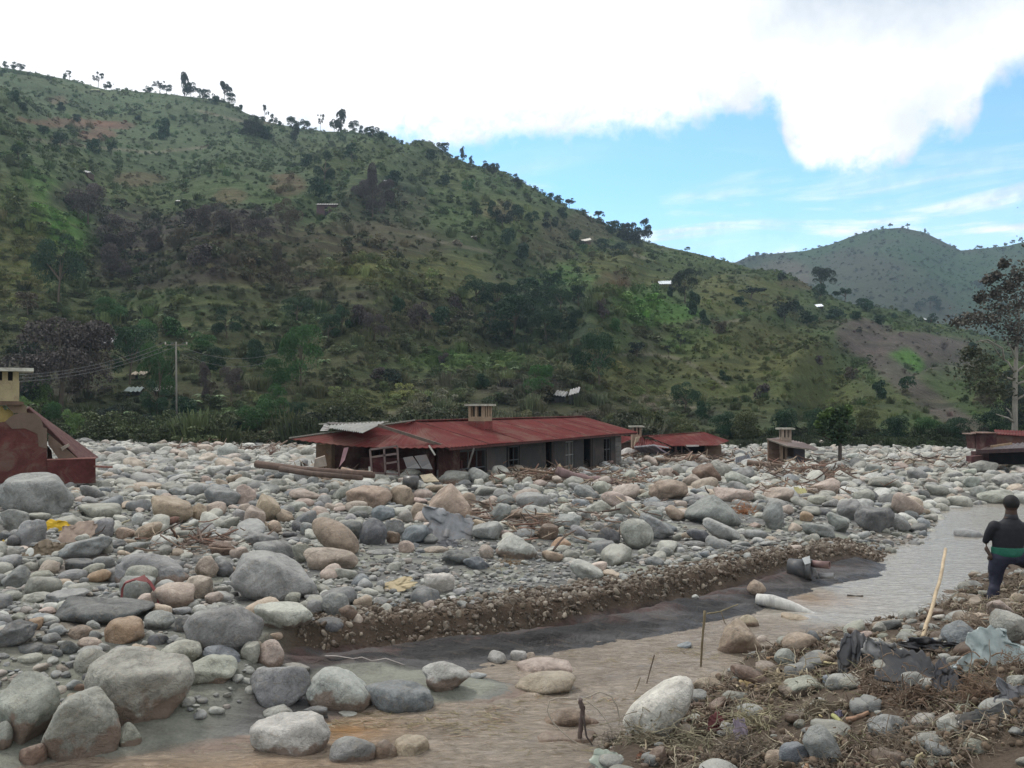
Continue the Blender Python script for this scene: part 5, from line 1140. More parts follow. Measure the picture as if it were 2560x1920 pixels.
def long_house():
    A = math.atan2(.896, .443)
    t = empty('red_roofed_house', (-2.04, 30, 0), (0, 0, A), 'long grey block house with sagging red roof, half buried in boulders', 'house')
    ez, rz, Lh, Dp = 2.14, 2.93, 19.5, 6.2
    def V3(x, y, z): return Vector((x, y, z))
    # roof panels: front slope in sheets that butt at their seams, hip end, back slope
    cuts = [2.4, 5.6, 8.9, 12.3, 15.8, Lh]; x0 = 0.0
    for i, x1 in enumerate(cuts):
        dz0 = -.012 * i; n = max(6, int((x1 - x0) / .19))
        if i == 0:
            P = []
            for r in range(4):
                f = r / 3; a = V3(2.75 * f, 3.1 * f, ez + (rz - ez) * f); b_ = V3(2.75 * f + (x1 + .6 - 2.75 * f) * 1.0, 3.1 * f, ez + (rz - ez) * f); b_ = V3(max(x1, 2.76), 3.1 * f, ez + (rz - ez) * f)
                P.append([lerp(a, b_, j / (2 * n)) + V3(0, 0, .016 * (1 if j % 2 else -1)) for j in range(2 * n + 1)])
            MB().sheet(P, .02).build('roof_sheet', M_rroof, t)
        else:
            xs = max(x0, 2.76) if i == 1 else x0
            bow = .05 * math.sin(i * 1.7)
            MB().sheet(corr_grid(V3(x0 if i != 1 else 2.76, 0, ez + bow * .3), V3(x1, 0, ez + .05 * math.sin((i + 1) * 1.7) * .3), V3(xs, 3.1, rz), V3(x1, 3.1, rz), n, .016, 3), .02).build('roof_sheet', M_rroof, t)
            MB().sheet(corr_grid(V3(x0, 3.1, rz - .01), V3(x1, 3.1, rz - .01), V3(x0, Dp, ez), V3(x1, Dp, ez), n, .016, 2), .02).build('roof_sheet', M_rroof, t)
        x0 = x1
    MB().bar((2.7, 3.1, rz + .03), (Lh, 3.1, rz + .03), .34, .035).build('ridge_cap', M_rroof, t)
    for i, x1 in enumerate(cuts[:-1]): MB().bar((max(x1, 2.76) , 0.0, ez + .03), (max(x1, 2.76) - (.0), 3.05, rz + .018), .03, .012).build('seam', M_maroon, t, color=(.06, .02, .018))
    # hip end: long sagging corrugated sheets towards the left
    h0, h1, ap = V3(0, 0, ez), V3(-.15, 6.6, ez + .18), V3(2.75, 3.1, rz); n = 22
    P = []
    for r in range(4):
        f = r / 3; a = lerp(h1, ap, f); b_ = lerp(h0, ap, f); P.append([lerp(a, b_, j / (2 * n)) + V3(0, 0, .016 * (1 if j % 2 else -1) - .22 * math.sin(math.pi * j / (2 * n)) * (1 - f) * .6) for j in range(2 * n + 1)])
    MB().sheet(P, .02).build('roof_sheet', M_rroof, t)
    MB().bar(h1 + V3(0, 0, .03), ap + V3(0, 0, .05), .14, .04).build('hip_cap', M_zinc, t, color=(.20, .19, .165))
    # torn grey corrugated sheets lying folded on the top left of the roof
    def wl_(u, v, Y): # world to house local
        p = at_y(u, v, Y) - t.location; c, s = math.cos(-A), math.sin(-A); return V3(p.x * c - p.y * s, p.x * s + p.y * c, p.z)
    MB().sheet(corr_grid(wl_(820, 1063, 33.6), wl_(966, 1055, 32.6), wl_(822, 1070, 32.4), wl_(908, 1083, 31.2), 16, .02, 3, .01), .012).build('torn_sheet', M_zinc, t, color=(.27, .27, .25))
    MB().sheet(corr_grid(wl_(812, 1056, 33.9), wl_(935, 1060, 33.2), wl_(824, 1062, 33.5), wl_(930, 1065, 32.8), 12, .015, 2, .01), .02).build('torn_sheet', M_wood, t, color=(.10, .09, .085))
    MB().sheet(corr_grid(wl_(800, 1078, 33.2), wl_(812, 1058, 33.6), wl_(818, 1078, 32.9), wl_(832, 1068, 33.0), 3, .01, 2, .01), .01).build('torn_sheet', M_zinc, t, color=(.16, .155, .15))
    MB().bar(wl_(798, 1060, 34), wl_(970, 1054, 33), .05).build('ridge_board', M_wood, t, color=(.3, .29, .24))
    M = Matrix.Translation((5.9, 2.05, 0)); chimney(t, 'chimney', M, .72, .68, 2.2, 3.50, (.15, .040, .036), (.26, .19, .125), .12, (2, 3), .80)
    # walls, metres along the front from the near corner
    gz = -.3; wy = .62; top = ez - .03
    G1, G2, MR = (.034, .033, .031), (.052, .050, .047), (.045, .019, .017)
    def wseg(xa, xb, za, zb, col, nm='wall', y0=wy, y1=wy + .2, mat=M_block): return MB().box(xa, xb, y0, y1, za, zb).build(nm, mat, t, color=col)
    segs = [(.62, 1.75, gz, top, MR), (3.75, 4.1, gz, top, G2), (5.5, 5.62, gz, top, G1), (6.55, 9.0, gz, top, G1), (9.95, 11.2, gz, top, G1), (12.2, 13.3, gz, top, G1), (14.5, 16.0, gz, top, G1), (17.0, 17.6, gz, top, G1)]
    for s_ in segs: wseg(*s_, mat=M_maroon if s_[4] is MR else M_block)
    # lintels and sill walls of the openings
    for xa, xb, sill, col in ((1.75, 3.75, .62, G1), (4.1, 5.5, .95, G1), (5.62, 6.55, .78, MR), (11.2, 12.2, .62, G1), (16.0, 17.0, .72, MR)):
        wseg(xa, xb, gz, sill, col, 'sill_wall'); wseg(xa, xb, top - .18, top, G1, 'lintel')
    for xa, xb in ((9.0, 9.95), (13.3, 14.5)): wseg(xa, xb, top - .14, top, G1, 'lintel')
    wseg(4.1, 5.5, 1.06, top - .18, (.055, .055, .053), 'shutter', wy + .06, wy + .1)
    def window(xa, xb, za, zb, bars, col):
        w_ = MB(); 
        for x in np.linspace(xa + .04, xb - .04, bars): w_.box(x - .02, x + .02, wy + .04, wy + .08, za, zb)
        w_.box(xa, xb, wy + .04, wy + .08, (za + zb) / 2 - .02, (za + zb) / 2 + .02); w_.box(xa, xb, wy + .04, wy + .08, zb - .05, zb)
        f = w_.build('window', M_cloth, t, color=col)
        MB().box(xa - .08, xb + .08, wy - .09, wy + .06, za - .09, za).build('sill', M_cream, f, color=(.30, .20, .18))
    window(1.75, 3.75, .62, top - .18, 4, (.06, .06, .06)); window(5.62, 6.55, .85, top - .18, 3, (.05, .05, .05)); window(11.2, 12.2, .70, top - .18, 3, (.2, .2, .19)); window(16.0, 17.0, .78, top - .18, 3, (.07, .07, .07))
    MB().box(11.24, 12.16, wy + .1, wy + .13, .7, top - .18).build('pane', M_block, t, color=(.07, .07, .068))
    for xa, xb in ((9.0, 9.95), (13.3, 14.5)):
        d_ = MB(); d_.box(xa + .04, xa + .09, wy + .02, wy + .1, gz, top - .14); d_.box(xb - .09, xb - .04, wy + .02, wy + .1, gz, top - .14); d_.build('door_frame', M_wood, t, color=(.09, .07, .06))
        MB().box(xa + .1, xa + .14, wy + .1, wy + .9, gz, top - .2).build('door', M_wood, t, color=(.07, .055, .05))
    # pale corner pier with a block pattern, built course by course
    for k in range(10):
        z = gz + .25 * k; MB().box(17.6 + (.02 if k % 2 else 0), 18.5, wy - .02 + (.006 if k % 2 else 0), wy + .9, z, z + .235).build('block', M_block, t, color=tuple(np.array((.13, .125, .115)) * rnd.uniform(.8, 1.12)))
    MB().box(18.2, 18.42, wy + .9, 5.7, gz, top).build('wall', M_block, t, color=G1)
    MB().box(.62, 18.4, 5.45, 5.65, gz, top).build('wall', M_maroon, t, color=(.085, .04, .036))
    for x in (3.9, 8.2, 12.4): MB().box(x, x + .15, wy + .2, 5.45, gz, top).build('partition', M_maroon, t, color=(.10, .045, .04))
    for x in (0.3, 4, 8, 12, 16): MB().bar((x, .12, top - .02), (x, 3.05, rz - .1), .07, .1).build('rafter', M_wood, t, color=(.10, .075, .06))
    MB().bar((.1, .08, ez - .05), (Lh - .1, .08, ez - .05), .04, .11).build('fascia', M_wood, t, color=(.09, .035, .032))
    # near end: broken open under the sagging hip
    MB().box(.62, .82, 1.0, 1.35, gz, top - .1).build('wall', M_maroon, t, color=MR)
    MB().box(.62, .82, 5.3, 6.0, gz, top).build('wall', M_maroon, t, color=(.13, .085, .055))
    MB().box(.62, .82, .62, 1.0, gz, .95).build('wall', M_maroon, t, color=(.10, .05, .04))
    MB().box(2.5, 2.62, 1.0, 5.4, gz, 1.55).build('partition', M_maroon, t, color=(.11, .045, .045))
    MB().bar(wl_(822, 1098, 33.6), wl_(823, 1150, 33.6), .28, .34).build('post', M_wood, t, color=(.16, .10, .065))
    MB().bar(wl_(838, 1100, 33.2), wl_(822, 1112, 33.2), .12, .18).build('rafter_end', M_wood, t, color=(.28, .2, .12))
    MB().bar(wl_(1072, 1113, 30.1), wl_(1088, 1138, 30.1), .05).build('hanging_batten', M_wood, t, color=(.42, .40, .36))
    MB().bar(wl_(1185, 1120, 30.9), wl_(1170, 1170, 30.9), .06).build('prop', M_wood, t, color=(.11, .10, .09))
    return t, wl_
HOUSE, hl = long_house()

def loose(name, mb, mat, label, cat, color, group=None, smooth_=False):
    o = mb.build(name, mat, None, smooth_, color); tag(o, label, cat, group); return o
def quad(pts, thick=.03, n=2):
    """flat or slightly warped board from four pixel corners with depths"""
    P = [at_y(*p) for p in pts]; return MB().sheet([[lerp(P[0], P[1], j / n) for j in range(n + 1)], [lerp(P[3], P[2], j / n) for j in range(n + 1)]], thick)
# steel window frame leaning at the near end
t = empty('window_frame', at_y(960, 1185, 29.9), (0, 0, 0), 'leaning rusty steel window frame with four panes in the broken house end', 'window frame')
def bar_px(a, b_, w, par, nm, mat, col, up=(0, 1, 0)):
    A_, B_ = at_y(*a) - par.location, at_y(*b_) - par.location; return MB().bar(A_, B_, w, None, up).build(nm, mat, par, color=col)
for a, b_ in (((925, 1124, 29.9), (993, 1115, 29.9)), ((925, 1124, 29.9), (930, 1185, 29.9)), ((993, 1115, 29.9), (998, 1190, 29.9)), ((960, 1120, 29.9), (964, 1188, 29.9)), ((929, 1143, 29.9), (993, 1134, 29.9)), ((963, 1159, 29.9), (996, 1154, 29.9)), ((930, 1182, 29.9), (997, 1186, 29.9))):
    bar_px(a, b_, .06, t, 'frame_bar', M_zinc, (.13, .095, .09))
MB().sheet([[at_y(931, 1146, 29.95) - t.location, at_y(961, 1142, 29.95) - t.location], [at_y(931, 1180, 29.95) - t.location, at_y(963, 1183, 29.95) - t.location]], .01).build('pane', M_maroon, t, color=(.06, .022, .024))
# grey panels leaning beside it
for k, p in enumerate((((1008, 1146, 30.3), (1032, 1142, 30.3), (1052, 1172, 29.5), (1018, 1172, 29.5)), ((1036, 1142, 30.3), (1066, 1138, 30.3), (1082, 1174, 29.5), (1055, 1172, 29.5)))):
    t = empty('leaning_panel', at_y(p[3][0], p[3][1], p[3][2]), (0, 0, 0), ['left', 'right'][k] + ' of two grey door panels leaning in the broken house end', 'door panel', 'grey door panels')
    Q = [at_y(*c) - t.location for c in p]; MB().sheet([[Q[0], Q[1]], [Q[3], Q[2]]], .03).build('panel', M_block, t, color=(.045, .045, .046))
    MB().sheet([[lerp(Q[3], Q[0], .38) + Vector((0, -.03, 0)), lerp(Q[2], Q[1], .38) + Vector((0, -.03, 0))], [Q[3] + Vector((0, -.03, 0)), Q[2] + Vector((0, -.03, 0))]], .02).build('lower_rail', M_block, t, color=(.08, .08, .08))
loose('cloth', quad([(872, 1128, 31.8), (868, 1118, 31.8), (848, 1166, 31.6), (852, 1162, 31.6)][::-1] if 0 else [(860, 1120, 31.8), (872, 1118, 31.8), (862, 1150, 31.6), (848, 1168, 31.6)], .02), M_cloth, 'faded pink cloth hanging beside the corner post of the house', 'cloth', (.26, .15, .16))
for k, (a, b_, w, c) in enumerate((((640, 1160, 27.5), (935, 1188, 26.2), .115, (.105, .07, .055)), ((855, 1172, 27.8), (930, 1182, 27.2), .06, (.28, .2, .15)), ((700, 1172, 26.8), (905, 1195, 25.8), .09, (.095, .066, .052)))):
    A_, B_ = at_y(*a), at_y(*b_); m_ = MB().tube([A_, lerp(A_, B_, .4) + Vector((0, 0, -.04)), B_], [w, w * .9, w * .8], 8)
    loose('timber_beam', m_, M_wood, ['thick round brown timber beam lying in front of the broken house end', 'short pale batten lying above the timber beam', 'thinner brown pole half hidden below the timber beam'][k], 'timber', c, 'timbers by the house', True)
loose('shard', quad([(1050, 1190, 27.5), (1080, 1186, 27.6), (1098, 1205, 27), (1060, 1207, 27)], .03), M_wood, 'broken plank board on the boulders beside the grey door panels', 'board', (.27, .23, .16))
loose('dark_bucket', MB().tube([at_y(1008, 1205, 27), at_y(1045, 1208, 27)], [.2, .22], 10), M_plastic, 'small black bent plastic drum on boulders under the house', 'drum', (.03, .03, .03), None, True)
loose('broken_block_pile', MB().add([at_y(787, 1148, 29), at_y(812, 1140, 29), at_y(818, 1165, 29), at_y(784, 1170, 29), at_y(787, 1146, 29.6), at_y(812, 1138, 29.6), at_y(818, 1165, 29.6), at_y(784, 1170, 29.6)], [(0, 1, 2, 3), (7, 6, 5, 4), (0, 4, 5, 1), (1, 5, 6, 2), (2, 6, 7, 3), (3, 7, 4, 0)]), M_cream, 'tilted pale wall fragment standing left of the house corner', 'wall fragment', (.28, .24, .2))

# ---------------------------------------------------------------- ruined maroon building at the left
def ruin():
    # the front wall stands square to the view from the path, so the whole block is turned
    a_, b_, c_ = ray(60, 1200); nn = Vector((a_, b_, 0)).normalized(); D0 = 30.3; phi = math.atan2(-nn.x, nn.y)
    base = Vector((nn.x * D0, nn.y * D0, .9)); Ri = Matrix.Rotation(-phi, 3, 'Z')
    t = empty('ruined_building', base, (0, 0, phi), 'ruined maroon building with chimney and collapsed roof at the left edge', 'ruin')
    def L(u, v, dy=0.0):
        a, b, c = ray(u, v); k = (D0 + dy) / (a * nn.x + b * nn.y); return Ri @ (Vector((a * k, b * k, CAMZ + c * k)) - base)
    s = 4.878; Z = lambda x, y, dy=0: L(x / s, 880 + y / s, dy)
    def slab(pts, th, mat, nm, col, dy=0.0):
        a = [Z(x, y, dy) for x, y in pts]; b_ = [p + Vector((0, th, 0)) for p in a]; n = len(a)
        return MB().add(a + b_, [tuple(range(n - 1, -1, -1)), tuple(range(n, 2 * n))] + [(i, (i + 1) % n, n + (i + 1) % n, n + i) for i in range(n)]).build(nm, mat, t, color=col)
    # front wall with its broken top edge; the plaster above the paint line is bare
    slab([(-700, 1600), (-700, 900), (-200, 870), (0, 858), (60, 850), (100, 815), (130, 790), (170, 765), (240, 745), (330, 740), (430, 752), (480, 790), (500, 815), (518, 870), (530, 920), (572, 935), (575, 1600)], .28, M_maroon, 'wall', (.092, .034, .030))
    slab([(60, 850), (100, 815), (130, 790), (170, 765), (240, 745), (330, 740), (430, 752), (480, 790), (500, 815), (518, 870), (530, 920), (572, 935), (575, 1180), (470, 1150), (460, 1000), (300, 930), (150, 940)], .02, M_cream, 'bare_plaster', (.115, .082, .062), -.02)
    slab([(575, 1318), (1165, 1300), (1168, 1600), (575, 1610)], .22, M_maroon, 'low_wall', (.085, .027, .025), -.05)
    slab([(572, 1308), (1172, 1290), (1172, 1302), (572, 1320)], .26, M_maroon, 'wall_coping', (.27, .13, .11), -.07)
    # side return of the low wall
    # fallen corrugated roof leaning from the chimney down to the low wall
    A1, A2, B1, B2 = Z(330, 680, 2.6), Z(330, 700, .3), Z(1180, 1300, 2.4), Z(930, 1310, .35)
    MB().sheet(corr_grid(A2, A1, B2, B1, 8, .055, 6, .006), .02).build('fallen_roof_sheet', M_zinc, t, color=(.13, .065, .06))
    MB().bar(Z(330, 668, 2.65), Z(1182, 1292, 2.45), .07, .05).build('edge_batten', M_wood, t, color=(.3, .27, .22))
    # broken concrete slab under it
    slab([(590, 1010), (640, 1040), (960, 1310), (720, 1310), (590, 1130)], .15, M_cream, 'fallen_slab', (.14, .10, .075), .25)
    slab([(740, 1165), (840, 1120), (850, 1145), (760, 1205)], .2, M_cream, 'concrete_lump', (.26, .23, .19), .1)
    slab([(575, 1140), (630, 1200), (640, 1310), (575, 1310)], .06, M_maroon, 'inner_wall', (.045, .025, .022), 1.0)
    # yellow inner wall, lintel and chimney stack
    slab([(-500, 700), (30, 660), (45, 700), (80, 715), (85, 690), (150, 720), (170, 760), (60, 870), (-500, 900)], .15, M_cream, 'inner_wall', (.36, .27, .10), .5)
    slab([(-600, 590), (225, 600), (290, 610), (292, 640), (100, 650), (-600, 650)], .5, M_wood, 'lintel', (.10, .065, .045), .1)
    slab([(80, 650), (290, 640), (320, 660), (330, 745), (170, 745), (120, 700)], .6, M_cream, 'broken_masonry', (.17, .125, .085), .3)
    c0, c1 = Z(-230, 600), Z(232, 590); zt = Z(0, 232).z; zb = Z(0, 345).z; z0 = Z(0, 600).z; w = c1.x - c0.x
    ch = MB().box(c0.x, c1.x, .25, .25 + w * .8, z0, zb).build('chimney', M_cream, t, color=(.30, .25, .145))
    for xa, xb in ((-230, -150), (-90, -40), (28, 98), (158, 232)):
        for dy in (.25, .25 + w * .8 - .14): MB().box(Z(xa, 0).x, Z(xb, 0).x, dy, dy + .14, zb, zt).build('pier', M_cream, ch, color=(.32, .27, .15))
    MB().box(c0.x + .16, c1.x - .16, .42, .25 + w * .8 - .17, zb, zt).build('flue', M_dark, ch)
    MB().box(c0.x - .38, c1.x + .37, -.1, .25 + w * .8 + .35, zt, zt + .1).build('cap', M_cream, ch, color=(.42, .42, .36))
    MB().box(c0.x - .1, c1.x + .01, .2, .25 + w * .8 + .03, z0 - .12, z0 - .001).build('chimney_base', M_cream, ch, color=(.16, .11, .085))
    return t
RUIN = ruin()
loose('fallen_plank', MB().bar(at_y(238, 1166, 27.5), at_y(278, 1168, 27), .1, .05), M_wood, 'reddish plank end lying against the right end of the ruin wall', 'plank', (.2, .09, .07))

# ---------------------------------------------------------------- second house, shed and the ruin on the far right
def second_house():
    Y = 52.0; base = at_y(1700, 1140, Y); base.z = .3
    t = empty('second_house', base, (0, 0, 0), 'collapsed red-roofed house with crushed left end behind the boulders', 'house')
    s = 2212 / 560.0
    def Z(x, y, dy=0.0): return at_y(1540 + x / s, 1020 + y / s, Y + dy) - base
    def slab(pts, th, mat, nm, col): 
        a = [Z(*p) for p in pts]; b_ = [p + Vector((0, th, -.0)) for p in a]; n = len(a)
        return MB().add(a + b_, [tuple(range(n - 1, -1, -1)), tuple(range(n, 2 * n))] + [(i, (i + 1) % n, n + (i + 1) % n, n + i) for i in range(n)]).build(nm, mat, t, color=col)
    MB().sheet(corr_grid(Z(560, 372, -1.5), Z(1000, 368, -1.5), Z(320, 278, 1.5), Z(850, 240, 2.0), 26, .02, 3, .01), .03).build('roof_sheet', M_rroof, t)
    MB().sheet(corr_grid(Z(1000, 368, -1.5), Z(1120, 322, 3.5), Z(850, 240, 2.0), Z(868, 238, 2.2), 14, .02, 3), .03).build('roof_sheet', M_rroof, t)
    MB().sheet(corr_grid(Z(170, 385, -1.8), Z(560, 395, -1.5), Z(225, 283, 1.0), Z(430, 340, .3), 14, .03, 3, .05), .03).build('crushed_roof_sheet', M_rroof, t)
    MB().sheet(corr_grid(Z(180, 388, -1.9), Z(380, 368, -1.9), Z(250, 430, -1.4), Z(540, 460, -1.4), 14, .04, 3, .08), .02).build('crushed_sheet', M_zinc, t, color=(.17, .14, .16))
    MB().bar(Z(180, 385, -2), Z(370, 366, -2), .07).build('roof_batten', M_wood, t, color=(.38, .37, .38)); MB().bar(Z(370, 366, -2), Z(520, 392, -2), .07).build('roof_batten', M_wood, t, color=(.38, .37, .38))
    MB().bar(Z(225, 280, 1), Z(850, 238, 2), .12, .05).build('ridge_cap', M_rroof, t)
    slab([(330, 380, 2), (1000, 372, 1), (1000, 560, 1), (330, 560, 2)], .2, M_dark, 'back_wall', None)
    slab([(880, 372, -1.0), (1040, 366, -1.0), (1045, 560, -1.0), (880, 560, -1.0)], .2, M_maroon, 'wall', (.10, .065, .045))
    slab([(580, 375, -.9), (600, 375, -.9), (600, 480, -.9), (580, 480, -.9)], .1, M_wood, 'post', (.16, .10, .09)); slab([(645, 375, -.9), (658, 375, -.9), (658, 480, -.9), (645, 480, -.9)], .1, M_wood, 'post', (.16, .10, .09))
    MB().bar(Z(680, 375, -1), Z(750, 450, -1), .08).build('brace', M_wood, t, color=(.2, .15, .15)); slab([(690, 366, -1.55), (822, 364, -1.55), (818, 380, -1.55), (700, 382, -1.55)], .04, M_zinc, 'fascia', (.45, .42, .40))
    slab([(50, 275, 3), (150, 280, 3), (150, 310, 2.5), (50, 350, 2.5)], .1, M_rroof, 'roof_sheet', None); slab([(50, 350, 2.9), (180, 320, 2.9), (180, 560, 2.9), (50, 560, 2.9)], .2, M_maroon, 'wall', (.07, .04, .035))
    slab([(180, 380, -.5), (200, 290, -.5), (240, 285, -.5), (215, 340, -.5), (190, 390, -.5)], .3, M_cream, 'chimney_stump', (.30, .24, .17))
    c = Z(200, 285, 1.2); zt = Z(0, 190, 1.2).z; M = Matrix.Translation((c.x, c.y, 0)); chimney(t, 'chimney', M, .55, .6, c.z - 1.0, zt, (.22, .13, .09), (.26, .18, .13), .14, (1, 2))
second_house()
def shed():
    Y = 47.0; base = at_y(1965, 1150, Y); base.z = .3
    t = empty('low_shed', base, (0, 0, 0), 'low block shed with tilted lean-to roof and pale chimney', 'shed')
    s = 2212 / 560.0
    def Z(x, y, dy=0.0): return at_y(1540 + x / s, 1020 + y / s, Y + dy) - base
    def slab(pts, th, mat, nm, col, par=None):
        a = [Z(*p) for p in pts]; b_ = [p + Vector((0, th, 0)) for p in a]; n = len(a)
        return MB().add(a + b_, [tuple(range(n - 1, -1, -1)), tuple(range(n, 2 * n))] + [(i, (i + 1) % n, n + (i + 1) % n, n + i) for i in range(n)]).build(nm, mat, par or t, color=col)
    MB().sheet(corr_grid(Z(1495, 302, -.3), Z(1690, 375, -1.3), Z(1600, 290, 2.6), Z(1850, 340, 1.8), 9, .02, 3), .04).build('roof_sheet', M_zinc, t, color=(.23, .16, .13))
    MB().sheet(corr_grid(Z(1690, 375, -1.3), Z(1930, 408, -1.3), Z(1850, 340, 1.8), Z(2000, 402, 1.6), 10, .02, 3), .04).build('roof_sheet', M_zinc, t, color=(.23, .16, .13))
    MB().bar(Z(1490, 305, -.35), Z(1690, 379, -1.35), .07).build('eave_board', M_wood, t, color=(.2, .17, .14)); MB().bar(Z(1690, 379, -1.35), Z(1930, 410, -1.35), .07).build('eave_board', M_wood, t, color=(.2, .17, .14))
    slab([(1505, 320, 0), (1625, 350, 0), (1625, 640, 0), (1505, 640, 0)], .2, M_block, 'wall', (.16, .105, .075))
    slab([(1625, 352, -.3), (1650, 362, -.3), (1650, 640, -.3), (1625, 640, -.3)], .25, M_wood, 'post', (.24, .17, .12)); slab([(1668, 368, -.3), (1692, 376, -.3), (1692, 640, -.3), (1668, 640, -.3)], .25, M_wood, 'post', (.2, .14, .10))
    for yy in (395, 445, 495): slab([(1530, yy, -.12), (1620, yy + 6, -.12), (1620, yy + 22, -.12), (1530, yy + 14, -.12)], .08, M_wood, 'rail', (.13, .085, .06))
    slab([(1650, 362, .6), (1770, 385, .6), (1770, 640, .6), (1650, 640, .6)], .2, M_block, 'wall', (.12, .08, .06)); slab([(1765, 392, -.2), (1866, 404, -.2), (1866, 640, -.2), (1765, 640, -.2)], .2, M_block, 'wall', (.095, .092, .105))
    c = Z(1672, 330, .9); zt = Z(0, 212, .9).z; chimney(t, 'chimney', Matrix.Translation((c.x, c.y, 0)), .50, .5, c.z - .5, zt, (.17, .07, .06), (.30, .24, .19), .15, (1, 2))
shed()
def far_ruin():
    Y = 43.0; base = at_y(2500, 1140, Y); base.z = .35
    t = empty('buried_building', base, (0, 0, 0), 'buried maroon building with blocky chimneys and dark fallen roof at the right edge', 'ruin')
    s = 3.07
    def Z(x, y, dy=0.0): return at_y(2360 + x / s, 640 + y / s, Y + dy) - base
    def slab(pts, th, mat, nm, col):
        a = [Z(*p) for p in pts]; b_ = [p + Vector((0, th, 0)) for p in a]; n = len(a)
        return MB().add(a + b_, [tuple(range(n - 1, -1, -1)), tuple(range(n, 2 * n))] + [(i, (i + 1) % n, n + (i + 1) % n, n + i) for i in range(n)]).build(nm, mat, t, color=col)
    MB().sheet(corr_grid(Z(400, 1365, 6), Z(900, 1400, 6), Z(385, 1332, 8), Z(900, 1352, 8), 22, .02, 3), .04).build('roof_sheet', M_rroof, t)
    slab([(400, 1365, 6.2), (900, 1400, 6.2), (900, 1480, 6.2), (400, 1480, 6.2)], .2, M_maroon, 'wall', (.10, .05, .04))
    slab([(318, 1360, 1.0), (402, 1360, 1.0), (408, 1500, 1.0), (318, 1500, 1.0)], .9, M_maroon, 'chimney', (.06, .025, .026)); slab([(300, 1354, .8), (410, 1354, .8), (410, 1362, .8), (300, 1362, .8)], 1.2, M_cream, 'chimney_cap', (.22, .14, .11))
    slab([(232, 1375, 2.0), (300, 1368, 2.0), (300, 1480, 2.0), (240, 1480, 2.0)], .8, M_maroon, 'chimney', (.075, .034, .033)); slab([(215, 1362, 1.9), (308, 1362, 1.9), (308, 1370, 1.9), (215, 1370, 1.9)], 1.0, M_cream, 'chimney_cap', (.24, .17, .14))
    MB().sheet(corr_grid(Z(250, 1500, -.9), Z(980, 1470, -.9), Z(330, 1456, 1.6), Z(980, 1405, 1.8), 18, .03, 3, .02), .08).build('fallen_roof', M_zinc, t, color=(.075, .05, .045))
    MB().bar(Z(250, 1503, -.95), Z(980, 1474, -.95), .12, .18).build('eave_beam', M_wood, t, color=(.05, .03, .03)); MB().bar(Z(360, 1462, -.2), Z(520, 1440, -.2), .09, .09).build('batten', M_wood, t, color=(.27, .19, .12))
    slab([(240, 1500, .1), (345, 1500, .1), (345, 1600, .1), (240, 1600, .1)], .4, M_maroon, 'wall', (.065, .03, .033)); slab([(210, 1540, -.3), (300, 1530, -.3), (300, 1580, -.3), (210, 1580, -.3)], .5, M_maroon, 'step', (.085, .037, .04))
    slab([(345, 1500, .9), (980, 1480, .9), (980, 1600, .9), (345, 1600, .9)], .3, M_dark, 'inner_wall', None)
far_ruin()
# ---------------------------------------------------------------- flood debris
def gh(u, v): return Vector(ground_hit([u], [v])[0])
T_ = {k: ORG[k] for k in ORG}
def px(k, x, y): return T_[k][0] + x / TK, T_[k][1] + y / TK
def path_px(pts, Y0, Y1=None, lift=0.0):
    """pixel polyline -> 3D, depth running from Y0 to Y1"""
    Y1 = Y0 if Y1 is None else Y1; k = max(1, len(pts) - 1)
    return [at_y(u, v, lerp(Y0, Y1, i / k)) + Vector((0, 0, lift)) for i, (u, v) in enumerate(pts)]
def stick(name, pts, Y0, Y1, r, col, label, cat, group=None, n=6, mat=None, taper=.7, wob=.12):
    P = path_px(pts, Y0, Y1); k = len(P)
    # finer, slightly kinked
    Q = []
    for a, b_ in zip(P[:-1], P[1:]):
        for j in range(4): Q.append(lerp(a, b_, j / 4) + Vector([rnd.uniform(-.25, .25) * r for _ in range(3)]) * (0 if j == 0 else 1))
    Q.append(P[-1]); m_ = MB().tube(Q, [r * lerp(1, taper, i / (len(Q) - 1)) for i in range(len(Q))], n, True, wob)
    return loose(name, m_, mat or M_wood, label, cat, col, group, True)
def crumple(name, u, v, w, h, ang, mat, col, label, cat, amp=.12, tilt=.55, seed=0, parent=None, lift=0.0, drop=.45, folds=3.0, group=None):
    """a creased sheet whose middle shows at u, v; w, h in photo pixels"""
    c = gh(u, v + h * drop); mpp = c.y / F; W, H = w * mpp, h * mpp
    ctr = at_y(u, v, c.y + H * tilt * .3); g = np.random.default_rng(seed); nr, nc = 30, 40
    s_, t_ = np.meshgrid(np.linspace(-1, 1, nc), np.linspace(-1, 1, nr)); o = g.uniform(0, 40, 2)
    edge = (1 + .34 * vnoise(s_ * 1.7 + o[0], t_ * 1.7 + o[1], 0, seed)) * (1 - .22 * (s_ * t_) ** 2) * (1 + .10 * vnoise(s_ * 6 + o[0], t_ * 6, 0, seed))
    X = s_ * W * .58 * edge; Z = t_ * H * .58 * edge
    n1 = vnoise(s_ * folds + t_ * .6 + o[0], t_ * 1.2 + o[1], 3, seed); n1 = 1 - 2 * np.abs(n1); n2 = vnoise(s_ * 4 + o[1], t_ * 5 + o[0], 5, seed)
    Dp = (n1 * .8 + n2 * .4) * amp * W + Z * tilt
    a = R(ang); X, Z = X * math.cos(a) - Z * math.sin(a), X * math.sin(a) + Z * math.cos(a)
    Z = Z + n2 * amp * H * .35
    P = [[Vector((X[i, j], Dp[i, j], Z[i, j] + lift)) for j in range(nc)] for i in range(nr)]
    me_o = MB().sheet(P, .006).build(name, mat, parent, True, col, loc=ctr)
    tag(me_o, label, cat, group); return me_o

